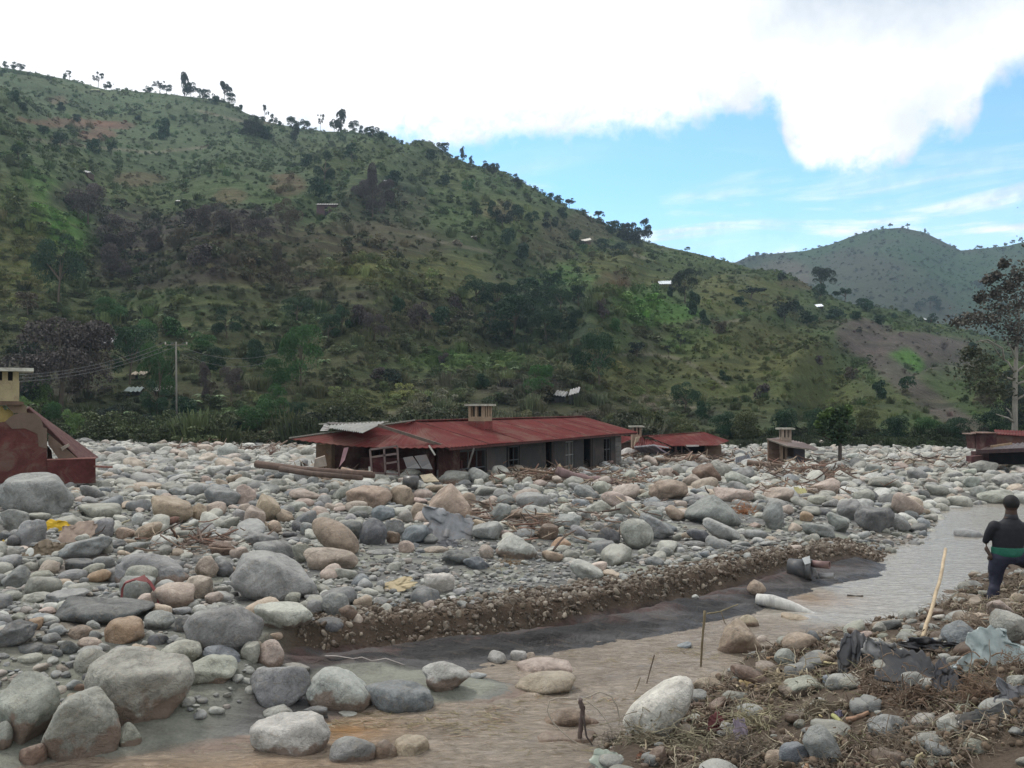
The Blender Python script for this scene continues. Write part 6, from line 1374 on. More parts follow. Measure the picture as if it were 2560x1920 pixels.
def root_mesh(seed, n=230, r=.011):
    g = random.Random(seed); m_ = MB()
    for i in range(n):
        a = g.uniform(0, 6.28); e = g.uniform(-.2, 1.2); c = Vector((g.gauss(0, .38), g.gauss(0, .3), abs(g.gauss(0, .3))))
        d = Vector((math.cos(a), math.sin(a), g.uniform(-.5, .6))).normalized(); P = [c]; L_ = g.uniform(.15, .5)
        for k in range(4): d = (d + Vector((g.uniform(-.6, .6), g.uniform(-.6, .6), g.uniform(-.7, .35)))).normalized(); P.append(P[-1] + d * L_ * .33)
        rr = r * g.uniform(.4, 1.6) * (2.4 if g.random() < .1 else 1); m_.tube(P, [rr, rr * .8, rr * .6, rr * .5, rr * .3], 4, False)
    me = bpy.data.meshes.new('roots'); me.from_pydata([tuple(v) for v in m_.v], [], m_.f); me.materials.append(M_wood); return me
ROOTS = [root_mesh(i) for i in range(4)]
def clod_mesh(seed):
    V, Fc = stone_verts(4, 3000 + seed, 'r'); V = V * (1 + .22 * fbm(V[:, 0] * 5, V[:, 1] * 5, V[:, 2] * 5, 3, seed))[:, None]; return mesh_np('soil', V, Fc, [M_cobsoil], True)
M_cobsoil = plain('root_bound_soil', (.10, .07, .045), .95, .45, 9, 1.0, .05, use='OBJECT')
CLODS = [clod_mesh(i) for i in range(3)]
def root_clump(u, v, w, h, label, col=(.13, .085, .055), ang=0.0, cat='root clump', sink=.4):
    c = gh(u, v + h * sink); mpp = c.y / F; W, H = w * mpp, h * mpp; ctr = at_y(u, v + h * .5, c.y + W * .1)
    if v > 1540: H *= 1.45; W *= 1.15
    t = empty('root_clump', ctr, (0, R(-ang), rnd.uniform(-.3, .3)), label, cat, 'root clumps caught among the stones')
    cr_ = tuple(c_ * k_ for c_, k_ in zip(col, (1.25, 1.36, 1.4)))
    ro_ = obj('roots', ROOTS[rnd.randrange(4)], t, cr_, None, None, (W * .80, W * .6, H * 1.15)); ro_['kind'] = 'stuff'
    obj('soil', CLODS[rnd.randrange(3)], t, tuple(c_ * .8 for c_ in col), (0, .02, H * .12), None, (W * .34, W * .28, H * .26)); return t
for u, v, w, h, lb, cl in (
    (1372, 1186, 90, 34, 'matted brown root clump against the foot of the long house', (.13, .085, .06)), (1484, 1212, 38, 44, 'dark straw-like root bundle at the end of the purple log', (.13, .095, .06)),
    (1355, 1302, 56, 34, 'rusty root tangle on boulders behind the pinkish stone', (.17, .10, .065)), (1858, 1268, 50, 46, 'orange-brown root ball beside the large grey angular boulder', (.26, .11, .05)),
    (1705, 1165, 60, 30, 'dark root clump in front of the collapsed second house', (.12, .08, .06)), (1640, 1136, 90, 18, 'low heap of splintered debris left of the collapsed house', (.16, .10, .07)), (1780, 1138, 90, 16, 'low straw and debris heap right of the collapsed house', (.15, .10, .06)),
    (2055, 1186, 84, 36, 'curled dark root mass by the foot of the young tree', (.10, .065, .05)), (2000, 1172, 56, 26, 'brown soil lump with roots beside the uprooted log', (.13, .08, .055)), (2122, 1180, 36, 26, 'near-black root stump right of the young tree trunk', (.06, .045, .045)),
    (1126, 1202, 76, 24, 'tangle of reddish branches between boulders below the window panels', (.22, .14, .10)), (915, 1200, 90, 24, 'bundle of twisted brown branches in front of the timber beam', (.22, .155, .11)), (682, 1122, 30, 50, 'upright brown stump at the left end of the timber beam', (.16, .09, .07)),
    (1275, 1400, 60, 26, 'rusty dead plants beside the large pale boulder', (.18, .12, .07)), (1175, 1290, 34, 46, 'reddish dead plants right of the large peaked boulder', (.19, .12, .08)), (1250, 1398 + 22, 50, 16, 'thin brown straw at the edge of the gravel terrace', (.18, .13, .08)),
    (500, 1110, 90, 20, 'low reddish brush heap at the back edge of the boulders', (.13, .065, .045)), (2465, 1560, 130, 60, 'matted brown straw at the water edge below the person', (.17, .12, .085)), (2390, 1500, 90, 50, 'loose brown straw clump reaching into the grey stream', (.18, .13, .09)),
    (2536, 1500, 90, 46, 'big straw and root heap under the raised leg of the person', (.16, .115, .08)), (2300, 1735, 110, 80, 'dark brown root mass below the black plastic sheet', (.12, .075, .05)), (2450, 1725, 110, 90, 'long-haired brown root mass right of the black plastic sheet', (.14, .085, .055)),
    (2190, 1720, 100, 80, 'brown straw root clump left of the dark root mass', (.15, .10, .07)), (2240, 1870, 110, 90, 'fibrous brown root heap at the bottom of the debris bank', (.14, .10, .07)), (1990, 1700, 150, 46, 'straw-covered ridge left of the black plastic bag', (.20, .15, .095)),
    (1620, 1840, 130, 60, 'dark straw heap at the foot of the white leaning boulder', (.15, .12, .08)), (1760, 1860, 150, 70, 'dry straw heap in the lower middle of the debris bank', (.17, .14, .09)), (1900, 1800, 130, 60, 'yellowish straw clump below the muddy tan stones', (.20, .165, .10)),
    (1535, 1850, 60, 40, 'small dark twig pile at the brown water edge', (.11, .085, .065)), (1860, 1880, 120, 70, 'dark rooty hollow at the bottom middle', (.10, .075, .055)), (2060, 1760, 120, 60, 'tangled straw beside the purple shell fragment', (.18, .14, .095)), (2540, 1660, 60, 60, 'brown root clump at the right edge above the grey plastic', (.15, .10, .07)),
    (2440, 1870, 90, 50, 'loose brown straw between the bottom right stones', (.16, .12, .085))):
    root_clump(u, v, w, h, lb, cl)

# logs and sticks
def near(u, v): return gh(u, v).y
Y = near(1900, 1175); stick('uprooted_log', [(1868, 1156), (1930, 1162), (1990, 1170), (2045, 1178)], Y, Y - .3, .13, (.14, .10, .075), 'long grey-brown uprooted log in front of the low shed', 'log', n=8)
Y = near(1460, 1208); stick('purple_log', [(1392, 1176), (1430, 1190), (1480, 1200), (1535, 1206)], Y, Y - .4, .17, (.17, .115, .11), 'thick purple-brown log in front of the house doors', 'log', n=10)
stick('splintered_post', [(1396, 1163), (1408, 1186)], Y, Y, .07, (.36, .28, .17), 'short splintered yellow post sticking up by the house', 'post')
stick('branch', [(1300, 1172), (1340, 1178), (1390, 1184)], Y + .3, Y, .06, (.17, .115, .08), 'crooked branch crossing the root clump by the house', 'branch')
stick('branch', [(1530, 1206), (1560, 1204), (1545, 1216)], Y - .5, Y - .6, .04, (.20, .11, .09), 'reddish forked branch right of the purple log', 'branch')
Y = near(1660, 1162); stick('log', [(1640, 1148), (1690, 1150), (1712, 1154)], Y, Y, .10, (.17, .12, .09), 'short brown log among stones below the crushed roof', 'log', n=8)
Y = near(2010, 1210); stick('branch', [(1945, 1208), (1965, 1203), (1995, 1206), (1992, 1212)], Y, Y, .06, (.15, .10, .08), 'curved dark branch lying on pinkish boulders', 'branch')
Y = near(1700, 1200); stick('branch', [(1682, 1178), (1695, 1188), (1704, 1204)], Y, Y, .08, (.13, .085, .065), 'dark bent bark piece leaning on the pinkish boulder', 'bark')
Y = near(400, 1320); stick('log', [(395, 1312), (430, 1302), (446, 1300)], Y, Y + .2, .10, (.16, .09, .07), 'brown log end poking out above the tan oblong boulder', 'log', n=8)
Y = near(310, 1315); stick('pale_branch', [(290, 1325), (300, 1310), (325, 1300)], Y, Y, .03, (.42, .38, .27), 'pale curved branch arching over a tan boulder', 'branch')
stick('reed', [(405, 1362), (460, 1364), (500, 1365)], near(450, 1366), None, .012, (.42, .38, .26), 'thin straight pale reed on the silt at left', 'reed')
stick('reed', [(305, 1355), (370, 1350), (420, 1346)], near(350, 1356), None, .015, (.10, .10, .075), 'dark thin reed bundle above the pale reed', 'reed')
stick('cane', [(415, 1215), (450, 1194), (505, 1197)], near(450, 1214), None, .02, (.09, .085, .07), 'thin dark bent rod on the stones at left', 'rod')
Y = near(1985, 1552); P = path_px([(1893, 1497), (1930, 1501), (1975, 1514), (2020, 1534), (2050, 1546), (2085, 1553)], near(1900, 1512), near(2085, 1556), -.01)
loose('white_log', MB().tube(P, [.10, .11, .095, .08, .05, .02], 14, True, .03), M_wood, 'bleached white log half sunk at the edge of the grey stream', 'log', (.46, .45, .42), None, True)
Y = near(2303, 1606); stick('bamboo_pole', [(2364, 1372), (2352, 1440), (2330, 1520), (2303, 1606)], Y + 1.6, Y, .019, (.42, .33, .22), 'long pale bamboo pole leaning up out of the debris', 'pole', n=8, taper=1.3, wob=.05)
stick('stick', [(2296, 1507), (2335, 1508), (2377, 1507)], near(2335, 1510), None, .02, (.16, .12, .085), 'thin brown stick lying level across the bamboo pole', 'stick')
Yb = near(2130, 1500); stick('drift_branch', [(2118, 1488), (2140, 1491), (2156, 1490), (2140, 1498), (2122, 1505), (2104, 1514)], Yb, Yb - .2, .022, (.07, .06, .05), 'forked black branch lying in the grey stream', 'branch')
stick('drift_twig', [(2328, 1396), (2350, 1400), (2382, 1397)], near(2350, 1400), None, .03, (.22, .15, .10), 'short brown twig floating beyond the bamboo pole', 'twig')
Yb = near(1750, 1682); stick('upright_stick', [(1762, 1527), (1757, 1590), (1750, 1684)], Yb, Yb, .018, (.14, .11, .065), 'thin dark stick standing upright in the brown water', 'stick')
stick('bent_reed', [(1768, 1534), (1800, 1529), (1822, 1520), (1845, 1511)], Yb + .6, Yb + 1.2, .010, (.20, .17, .10), 'thin yellowish reed slanting beside the upright stick', 'reed')
stick('reed', [(1803, 1531), (1811, 1555), (1820, 1570)], near(1820, 1572), None, .009, (.15, .12, .08), 'short dark reed hanging below the slanting reed', 'reed')
Yb = near(1613, 1727); stick('reed', [(1636, 1637), (1624, 1680), (1613, 1727)], Yb, Yb, .010, (.13, .10, .075), 'thin leaning reed behind the white leaning boulder', 'reed')
stick('reed', [(1601, 1692), (1590, 1722), (1579, 1747)], near(1579, 1750), None, .009, (.22, .18, .13), 'pale short reed left of the leaning reed', 'reed')
# wire loops by the brown water
Yw = near(1460, 1875)
for pts, lb in (([(1442, 1747), (1396, 1744), (1373, 1752), (1368, 1778), (1381, 1805), (1404, 1828), (1430, 1851), (1465, 1868), (1513, 1876)], 'pale wire looping left and down from the debris stake'),
                ([(1465, 1745), (1500, 1729), (1529, 1741), (1543, 1767), (1549, 1796), (1547, 1813)], 'pale wire arching right over the muddy rock'), ([(1465, 1751), (1494, 1773), (1517, 1802), (1532, 1825)], 'straight wire running down right from the debris stake')):
    stick('wire', pts, Yw + .1, Yw - .1, .0075, (.30, .26, .21), lb, 'wire', 'wires at the debris stake', wob=0, taper=.9)
stick('debris_stake', [(1452, 1748), (1457, 1775), (1452, 1810), (1448, 1850), (1449, 1895)], Yw, Yw, .028, (.11, .08, .07), 'dark debris-wrapped stake standing in the muddy water', 'stake', wob=.4)
stick('twig', [(1458, 1790), (1466, 1840), (1485, 1868)], Yw - .05, Yw - .1, .012, (.07, .055, .05), 'thin black twig beside the debris stake', 'twig')
def H_(k, pts): return [px(k, x, y) for x, y in pts]
for k, pts, r, col, lb, cat in (
    ('H', [(-10, 716), (240, 668), (500, 620)], .024, (.33, .22, .13), 'straight tan cane lying above the straw ridge', 'cane'), ('H', [(135, 825), (330, 775), (480, 745), (560, 760), (700, 765)], .018, (.40, .34, .19), 'long pale yellow bent root on the straw ridge', 'root'),
    ('H', [(560, 1205), (660, 1290), (760, 1375), (840, 1378)], .022, (.27, .27, .12), 'green-yellow stalk among the straw', 'stalk'), ('H', [(330, 1700), (335, 1600), (360, 1530)], .028, (.30, .19, .12), 'upright brown stick at the bottom edge', 'stick'),
    ('H', [(370, 1530), (480, 1585), (620, 1600), (880, 1650)], .024, (.22, .12, .09), 'reddish-brown crooked branch along the bottom edge', 'branch'), ('H', [(470, 530), (560, 470), (700, 480), (740, 492)], .014, (.14, .11, .09), 'thin dark twig spanning the green stones', 'twig'),
    ('H', [(350, 410), (440, 445), (560, 470)], .008, (.10, .08, .07), 'fine dark twig in front of the white log tip', 'twig'), ('H', [(820, 440), (860, 500), (940, 525)], .018, (.27, .20, .14), 'pale forked root between the green stones', 'root'),
    ('H', [(700, 800), (780, 870), (900, 950)], .008, (.30, .27, .22), 'thin grey straw left of the black bag', 'straw'), ('H', [(900, 820), (980, 870), (1068, 915)], .010, (.30, .33, .17), 'green reed under the black bag', 'reed'),
    ('H', [(790, 950), (820, 1030), (860, 1090)], .022, (.19, .10, .07), 'short reddish root left of the root mass', 'root'), ('H', [(680, 1245), (760, 1225), (870, 1180)], .026, (.24, .15, .10), 'stubby brown root by the green-yellow stalk', 'root'),
    ('H', [(1755, 258), (1810, 252), (1878, 243)], .026, (.38, .31, .16), 'yellow split cane below the foot of the person', 'cane'), ('H', [(1790, 330), (1830, 290), (1870, 262)], .022, (.36, .30, .16), 'second yellow cane crossing below the split cane', 'cane'),
    ('H', [(1815, 540), (1860, 480), (1915, 412)], .022, (.24, .23, .26), 'lilac-grey rod leaning on the greenish boulder', 'rod'), ('H', [(1450, 962), (1560, 962), (1690, 962)], .007, (.33, .30, .27), 'thin pale straw across the dark plastic', 'straw'),
    ('H', [(1560, 1120), (1680, 1230), (1770, 1340)], .012, (.12, .08, .07), 'dark thin root hanging over the bottom right stones', 'root'), ('H', [(1270, 1659), (1290, 1560), (1330, 1530), (1345, 1640)], .012, (.33, .28, .17), 'curled straw loop at the bottom right', 'straw'),
    ('H', [(140, 1320), (200, 1380), (260, 1430)], .008, (.33, .28, .20), 'thin pale straw at the lower left of the bank', 'straw'), ('H', [(415, 1185), (440, 1200), (470, 1218)], .010, (.40, .33, .17), 'short yellow straw left of the stalk', 'straw'),
    ('F', [(1150, 1500), (1240, 1500), (1350, 1540), (1520, 1550), (1640, 1590), (1760, 1660)], .012, (.30, .25, .19), 'long pale root running along the bottom of the bank', 'root'), ('F', [(1580, 1430), (1620, 1520), (1680, 1640)], .010, (.30, .25, .20), 'pale root crossing down to the bottom edge', 'root'),
    ('F', [(1430, 1395), (1560, 1420), (1680, 1500), (1740, 1650)], .010, (.27, .22, .17), 'thin root arching over the straw heap', 'root'), ('F', [(1140, 1300), (1155, 1430), (1160, 1580)], .009, (.27, .22, .15), 'upright straw left of the maroon rag', 'straw'),
    ('F', [(880, 1400), (1000, 1440), (1150, 1490)], .014, (.20, .16, .13), 'driftwood twig below the white leaning boulder', 'twig'), ('F', [(1690, 1350), (1800, 1440), (1930, 1600)], .007, (.22, .19, .16), 'fine root right of the maroon rag', 'root')):
    P_ = H_(k, pts); a_ = P_[0]; b_ = P_[-1]; Ya = near(a_[0], min(1990, a_[1] + 2)); Yb = near(b_[0], min(1990, b_[1] + 2)); stick(cat, P_, Ya - .05, Yb - .05, r, col, lb, cat)

# sheets and cloths
def cr(name, k, x, y, w, h, ang, mat, col, label, cat, **kw): u, v = px(k, x, y); return crumple(name, u, v, w / TK, h / TK, ang, mat, col, label, cat, **kw)
cr('metal_sheet', 'C', 1640, 830, 380, 250, -25, M_zinc, (.21, .215, .22), 'crumpled grey metal sheet lying over the boulders', 'metal sheet', amp=.09, tilt=.7, seed=4, folds=4)
cr('metal_sheet_flap', 'C', 1650, 975, 150, 70, 8, M_zinc, (.14, .14, .145), 'small dark metal flap below the crumpled metal sheet', 'metal sheet', amp=.06, tilt=.4, seed=6)
cr('cardboard', 'C', 1200, 1350, 270, 70, 12, M_cloth, (.38, .31, .19), 'tan folded cardboard scrap on the grey gravel', 'cardboard', amp=.05, tilt=1.2, seed=3, lift=.04)
cr('yellow_cloth', 'A', 520, 835, 280, 110, -14, M_cloth, (.52, .33, .02), 'bright yellow cloth strip draped over brown stones', 'cloth', amp=.06, tilt=.5, seed=12, drop=.3)
cr('yellow_scrap', 'A', 15, 980, 50, 70, 0, M_cloth, (.45, .30, .05), 'small yellow scrap at the left edge', 'scrap', amp=.05, tilt=.3, seed=13)
cr('brown_rag', 'A', 390, 1030, 340, 130, 8, M_cloth, (.12, .09, .058), 'crumpled brown rag between stones at the left', 'rag', amp=.08, tilt=.9, seed=14, folds=5)
cr('brown_sheet', 'A', 640, 880, 280, 160, 0, M_cloth, (.24, .18, .14), 'muddy tan sacking under the yellow cloth', 'sacking', amp=.05, tilt=1.0, seed=15, folds=4)
Yb = near(345, 1512) - .25
def band():
    pts = [(300, 1503), (303, 1472), (310, 1458), (332, 1450), (356, 1444), (372, 1458), (386, 1480), (394, 1502)]
    m_ = MB(); A_ = [at_y(u, v, Yb) for u, v in pts]; B_ = [p + Vector((0, .05, .0)) + Vector((.012, 0, .02)) for p in A_]; m_.sheet([A_, B_], .02)
    t = loose('red_band', m_, M_cloth, 'torn red-edged strip wrapped over the grey square boulder', 'strip', (.19, .05, .05)); 
    MB().tube([at_y(u, v, Yb - .01) for u, v in [(394, 1502), (398, 1512), (402, 1524)]], .012, 5).build('frayed_end', M_cloth, t, color=(.2, .04, .05)); MB().sheet([[at_y(335, 1448, Yb - .02), at_y(362, 1437, Yb - .02)], [at_y(345, 1452, Yb - .04), at_y(370, 1456, Yb - .04)]], .01).build('flap', M_cloth, t, color=(.30, .12, .11))
band()
cr('pale_scrap', 'G', 290, 545, 120, 90, -30, M_cloth, (.50, .46, .22), 'pale yellow scrap between boulders on the right field', 'scrap', amp=.05, tilt=.5, seed=16)
def tin(u, v, w, h, a, lb):
    c = gh(u, v + h * .4); k = c.y / F; W, H = w * k, h * k
    m_ = MB(); p = at_y(u, v, c.y) ; X = Vector((math.cos(R(a)), 0, math.sin(R(a)))) * W / 2; Zv = Vector((-.1, .35, .9)).normalized() * H / 2
    m_.sheet(corr_grid(p - X - Zv, p + X - Zv, p - X * .7 + Zv, p + X * .7 + Zv, 10, .02, 3, .01), .01); loose('corrugated_scrap', m_, M_zinc, lb, 'metal sheet', (.24, .25, .27))
tin(1858, 1152, 50, 26, 14, 'small bent corrugated sheet on the boulders beyond the tan boulders')
cr('black_bag', 'H', 765, 690, 260, 300, -25, M_plastic, (.045, .045, .048), 'rounded black plastic bag with grey dusty top on the straw ridge', 'plastic bag', amp=.16, tilt=.5, seed=21)
cr('grey_plastic', 'H', 1010, 690, 260, 220, -10, M_plastic, (.12, .12, .118), 'crumpled grey plastic between the black bag and the black sheet', 'plastic sheet', amp=.14, tilt=.6, seed=22)
cr('black_sheet', 'H', 1230, 830, 420, 300, -12, M_plastic, (.036, .036, .038), 'broad black plastic sheet spread over the middle of the debris bank', 'plastic sheet', amp=.07, tilt=.8, seed=23, folds=2)
cr('black_roll', 'H', 1400, 665, 440, 130, -6, M_plastic, (.03, .03, .034), 'shiny rolled black plastic at the top of the black sheet', 'plastic sheet', amp=.08, tilt=-.3, seed=24, folds=2.2, lift=.05)
cr('black_strip', 'H', 1560, 930, 240, 260, -35, M_plastic, (.035, .035, .04), 'dark folded plastic strip right of the black sheet', 'plastic sheet', amp=.12, tilt=.5, seed=25)
cr('clear_sheet', 'H', 1930, 660, 420, 300, 12, M_plastic, (.23, .27, .26), 'pale green-tinted clear plastic sheet below the greenish boulder', 'plastic sheet', amp=.08, tilt=.6, seed=26, folds=4)
cr('clear_sheet_end', 'H', 1660, 820, 190, 130, 20, M_plastic, (.26, .30, .30), 'small grey-green plastic end left of the green-tinted sheet', 'plastic sheet', amp=.12, tilt=.6, seed=27)
cr('grey_bag', 'H', 2140, 1080, 300, 230, -10, M_plastic, (.10, .10, .105), 'crumpled dark grey plastic at the right edge', 'plastic sheet', amp=.13, tilt=.6, seed=28, folds=4)
cr('dark_tarp', 'H', 1960, 1250, 420, 150, 5, M_plastic, (.015, .016, .015), 'black tarpaulin lying flat at the lower right', 'tarpaulin', amp=.05, tilt=1.2, seed=29)
cr('blue_scrap', 'H', 1395, 580, 80, 60, 10, M_plastic, (.05, .20, .38), 'small blue plastic scrap behind the black roll', 'scrap', amp=.1, tilt=.3, seed=30)
cr('green_scrap', 'H', 430, 1345, 90, 60, 0, M_plastic, (.02, .20, .13), 'small green plastic scrap on the bottom grey stone', 'scrap', amp=.1, tilt=.5, seed=31, drop=0.9)
cr('purple_shell', 'H', 640, 1200, 100, 60, -40, M_plastic, (.17, .15, .22), 'small purple plastic shard in the straw', 'shard', amp=.1, tilt=.5, seed=32)
cr('white_scrap', 'H', 1690, 1140, 110, 60, 0, M_plastic, (.48, .48, .38), 'white plastic lid showing in the dark hollow', 'lid', amp=.08, tilt=.8, seed=33)
cr('maroon_rag', 'F', 1775, 1285, 140, 170, 10, M_cloth, (.15, .05, .05), 'maroon rag hanging upright in the straw', 'rag', amp=.1, tilt=.2, seed=34)
cr('white_rag', 'F', 1900, 1320, 170, 90, -15, M_cloth, (.42, .40, .36), 'dirty white cloth scrap behind the maroon rag', 'rag', amp=.1, tilt=.5, seed=35)
cr('purple_rag', 'F', 1985, 1360, 110, 190, 10, M_cloth, (.24, .20, .24), 'greyish purple rag right of the maroon rag', 'rag', amp=.12, tilt=.4, seed=36)
cr('tan_rag', 'F', 2050, 975, 150, 80, -10, M_cloth, (.35, .26, .13), 'yellowish brown rag above the straw on the left of the bank', 'rag', amp=.1, tilt=.6, seed=37)
cr('green_rag', 'F', 840, 1620, 260, 130, -8, M_plastic, (.24, .27, .22), 'grey-green plastic lying flat at the bottom water edge', 'plastic sheet', amp=.05, tilt=1.2, seed=38)
cr('red_scrap', 'F', 1560, 1560, 60, 50, 0, M_cloth, (.17, .035, .04), 'tiny dark red scrap in the bottom straw', 'scrap', amp=.1, tilt=.4, seed=39)
cr('dry_leaf', 'F', 1110, 1580 - 20, 60, 60, 20, M_cloth, (.22, .10, .06), 'brown curled leaf at the bottom edge of the debris', 'leaf', amp=.1, tilt=.5, seed=40)
cr('orange_peel', 'F', 1740, 1000, 150, 50, -10, M_cloth, (.19, .075, .04), 'rust-brown bark strip between the tan stones', 'bark', amp=.08, tilt=.7, seed=41)

# half-buried barrel with pipe at the end of the cut bank
def barrel():
    c = gh(2012, 1446); Yc = c.y; t = empty('half_buried_barrel', at_y(2010, 1440, Yc), (0, 0, 0), 'half-buried dark drum with a brown pipe stub at the end of the cut bank', 'drum')
    def L(u, v, dy=0): return at_y(u, v, Yc + dy) - t.location
    def pipe(a, b_, ro, ri, nm, mat, col):
        d = (b_ - a).normalized(); s1 = d.cross(Vector((0, 0, 1))).normalized(); s2 = s1.cross(d); n = 18; vs = []
        for p, r in ((a, ro), (b_, ro), (b_, ri), (lerp(a, b_, .3), ri)):
            for j in range(n): an = 2 * math.pi * j / n; vs.append(p + (s1 * math.cos(an) + s2 * math.sin(an)) * r)
        fs = [(i * n + j, i * n + (j + 1) % n, (i + 1) * n + (j + 1) % n, (i + 1) * n + j) for i in range(3) for j in range(n)] + [tuple(3 * n + j for j in range(n)), tuple(range(n - 1, -1, -1))]
        return MB().add(vs, fs).build(nm, mat, t, True, col)
    pipe(L(1972, 1420, .2), L(2022, 1424, 0), .19, .17, 'drum', M_zinc, (.075, .077, .08)); pipe(L(2016, 1423, .02), L(2030, 1424, -.03), .205, .17, 'rim', M_zinc, (.10, .10, .10))
    pipe(L(2026, 1409, 0), L(2074, 1413, -.25), .072, .058, 'pipe', M_zinc, (.17, .105, .10)); pipe(L(2040, 1440, -.05), L(2086, 1439, -.25), .055, .045, 'lower_pipe', M_zinc, (.27, .27, .27))
    MB().sheet([[L(2005, 1396, -.05), L(2024, 1390, -.02)], [L(2012, 1412, -.16), L(2026, 1408, -.14)]], .01).build('torn_liner', M_plastic, t, color=(.38, .39, .38))
    P = [L(2028 + 2 * i, 1418 + 6 * i + (i > 3) * -3 * (i - 3), -.14) for i in range(6)]; MB().sheet([P, [p + Vector((.07, -.05, -.03)) for p in P]], .01).build('torn_skin', M_zinc, t, color=(.24, .24, .24))
barrel()

# loose straw, twigs and soil crumbs over the debris bank; fibres on the brown water
def litter():
    g = np.random.default_rng(31); src = []
    for i in range(6):
        m_ = MB(); r_ = random.Random(i); d = Vector((1, 0, 0)); P = [Vector((-.5, 0, 0))]
        for k in range(5): d = (d + Vector((0, r_.uniform(-.28, .28), r_.uniform(-.24, .24)))).normalized(); P.append(P[-1] + d * .2)
        m_.tube(P, [.018, .02, .018, .016, .012, .006], 3, False); me = bpy.data.meshes.new('straw'); me.from_pydata([tuple(v) for v in m_.v], [], m_.f); me.materials.append(M_straw); src.append(me)
    for i in range(3): V, Fc = stone_verts(2, 4100 + i, 'a'); src.append(mesh_np('crumb', V * .5, Fc, [M_straw], False))
    n = 230000; y = np.sqrt(g.uniform(4.5 ** 2, 19 ** 2, n)); x = g.uniform(-.1, .72, n) * (y + 1); sf = seg_dist(x, y, FB); k = (sf > .0) & (g.random(n) < smooth(-.15, .35, fbm(x * 1.3, y * 1.3, 0, 3, 610)) * smooth(-.1, .5, sf) * np.clip(15 / (y * y / 8 + 4), .3, 1))
    x, y = x[k], y[k]; n = len(x); z = zterr(x, y)
    idx = np.where(g.random(n) < .78, g.integers(0, 6, n), g.integers(6, 9, n)); L_ = np.where(idx < 6, .05 * 6 ** (g.random(n) ** 1.6), g.uniform(.015, .07, n))
    th = np.where(idx < 6, np.clip(L_ * 1.1, .12, .32), L_)
    c = np.array([(.19, .15, .115), (.30, .26, .19), (.11, .085, .065), (.38, .34, .25), (.19, .18, .10)])[g.choice(5, n, p=[.38, .2, .26, .08, .08])] * g.uniform(.7, 1.2, (n, 1))
    c = np.where((idx >= 6)[:, None], np.array((.11, .08, .055)) * g.uniform(.6, 1.4, (n, 1)), c)
    o = scatter('straw_litter', np.stack([x, y, z + g.uniform(0, .07, n)], 1), np.stack([g.normal(0, .35, n), g.normal(0, .45, n), g.uniform(0, 6.28, n)], 1), np.stack([L_, th, th], 1), idx, c, src)
    tag(o, 'loose straw, twigs and soil crumbs matted over the debris bank', 'straw')
    n = 60000; y = g.uniform(7.5, 16.5, n); x = g.uniform(-2.5, 7.5, n); z = zterr(x, y); f = fbm(x * .8 + .25 * y, y * 2.0 - .3 * x, 0, 4, 620); k = (z < .05) & (f > .06) & (seg_dist(x, y, LIP) < -1.9)
    k &= (g.random(n) < smooth(.06, .5, f) * .6) & ~((x > 4.2) & (y > 14.2))
    x, y = x[k], y[k]; n = len(x); a = g.normal(-.35, .5, n); L_ = .04 * 5 ** g.random(n)
    c = np.array([(.20, .165, .085), (.12, .09, .055), (.21, .13, .08), (.26, .22, .13)])[g.choice(4, n, p=[.4, .3, .12, .18])] * g.uniform(.7, 1.15, (n, 1))
    o = scatter('floating_fibres', np.stack([x, y, 0 * x + .008], 1), np.stack([g.normal(0, .02, n), g.normal(0, .02, n), a], 1), np.stack([L_ * 1.2, np.full(n, .30), np.full(n, .04)], 1), g.integers(0, 6, n), c, src[:6])
    tag(o, 'rotted plant fibres drifting on the brown water', 'plant fibres')
    # small stones on the debris bank
    n = 1500; y = np.sqrt(g.uniform(5 ** 2, 18 ** 2, n)); x = g.uniform(0, .7, n) * (y + 1); sf = seg_dist(x, y, FB); k = sf > -.1; x, y = x[k], y[k]; n = len(x); z = zterr(x, y); r = .025 * 5.5 ** (g.random(n) ** 2.0)
    src2 = []
    for i in range(8): V, Fc = stone_verts(3, 5200 + i, 'rreafrse'[i]); src2.append(mesh_np('pebble', V, Fc, [M_cob], True))
    c = np.array([CC[q] for q in 'gvltb'])[g.integers(0, 5, n)] * .6
    o = scatter('bank_pebbles', np.stack([x, y, z + r * .3], 1), g.uniform(-.3, .3, (n, 3)) + np.stack([0 * r, 0 * r, g.uniform(0, 6, n)], 1), np.stack([r * 1.3, r, r * .7], 1), g.integers(0, 8, n), c, src2); tag(o, 'small stones half sunk in the straw of the debris bank', 'pebbles')
litter()
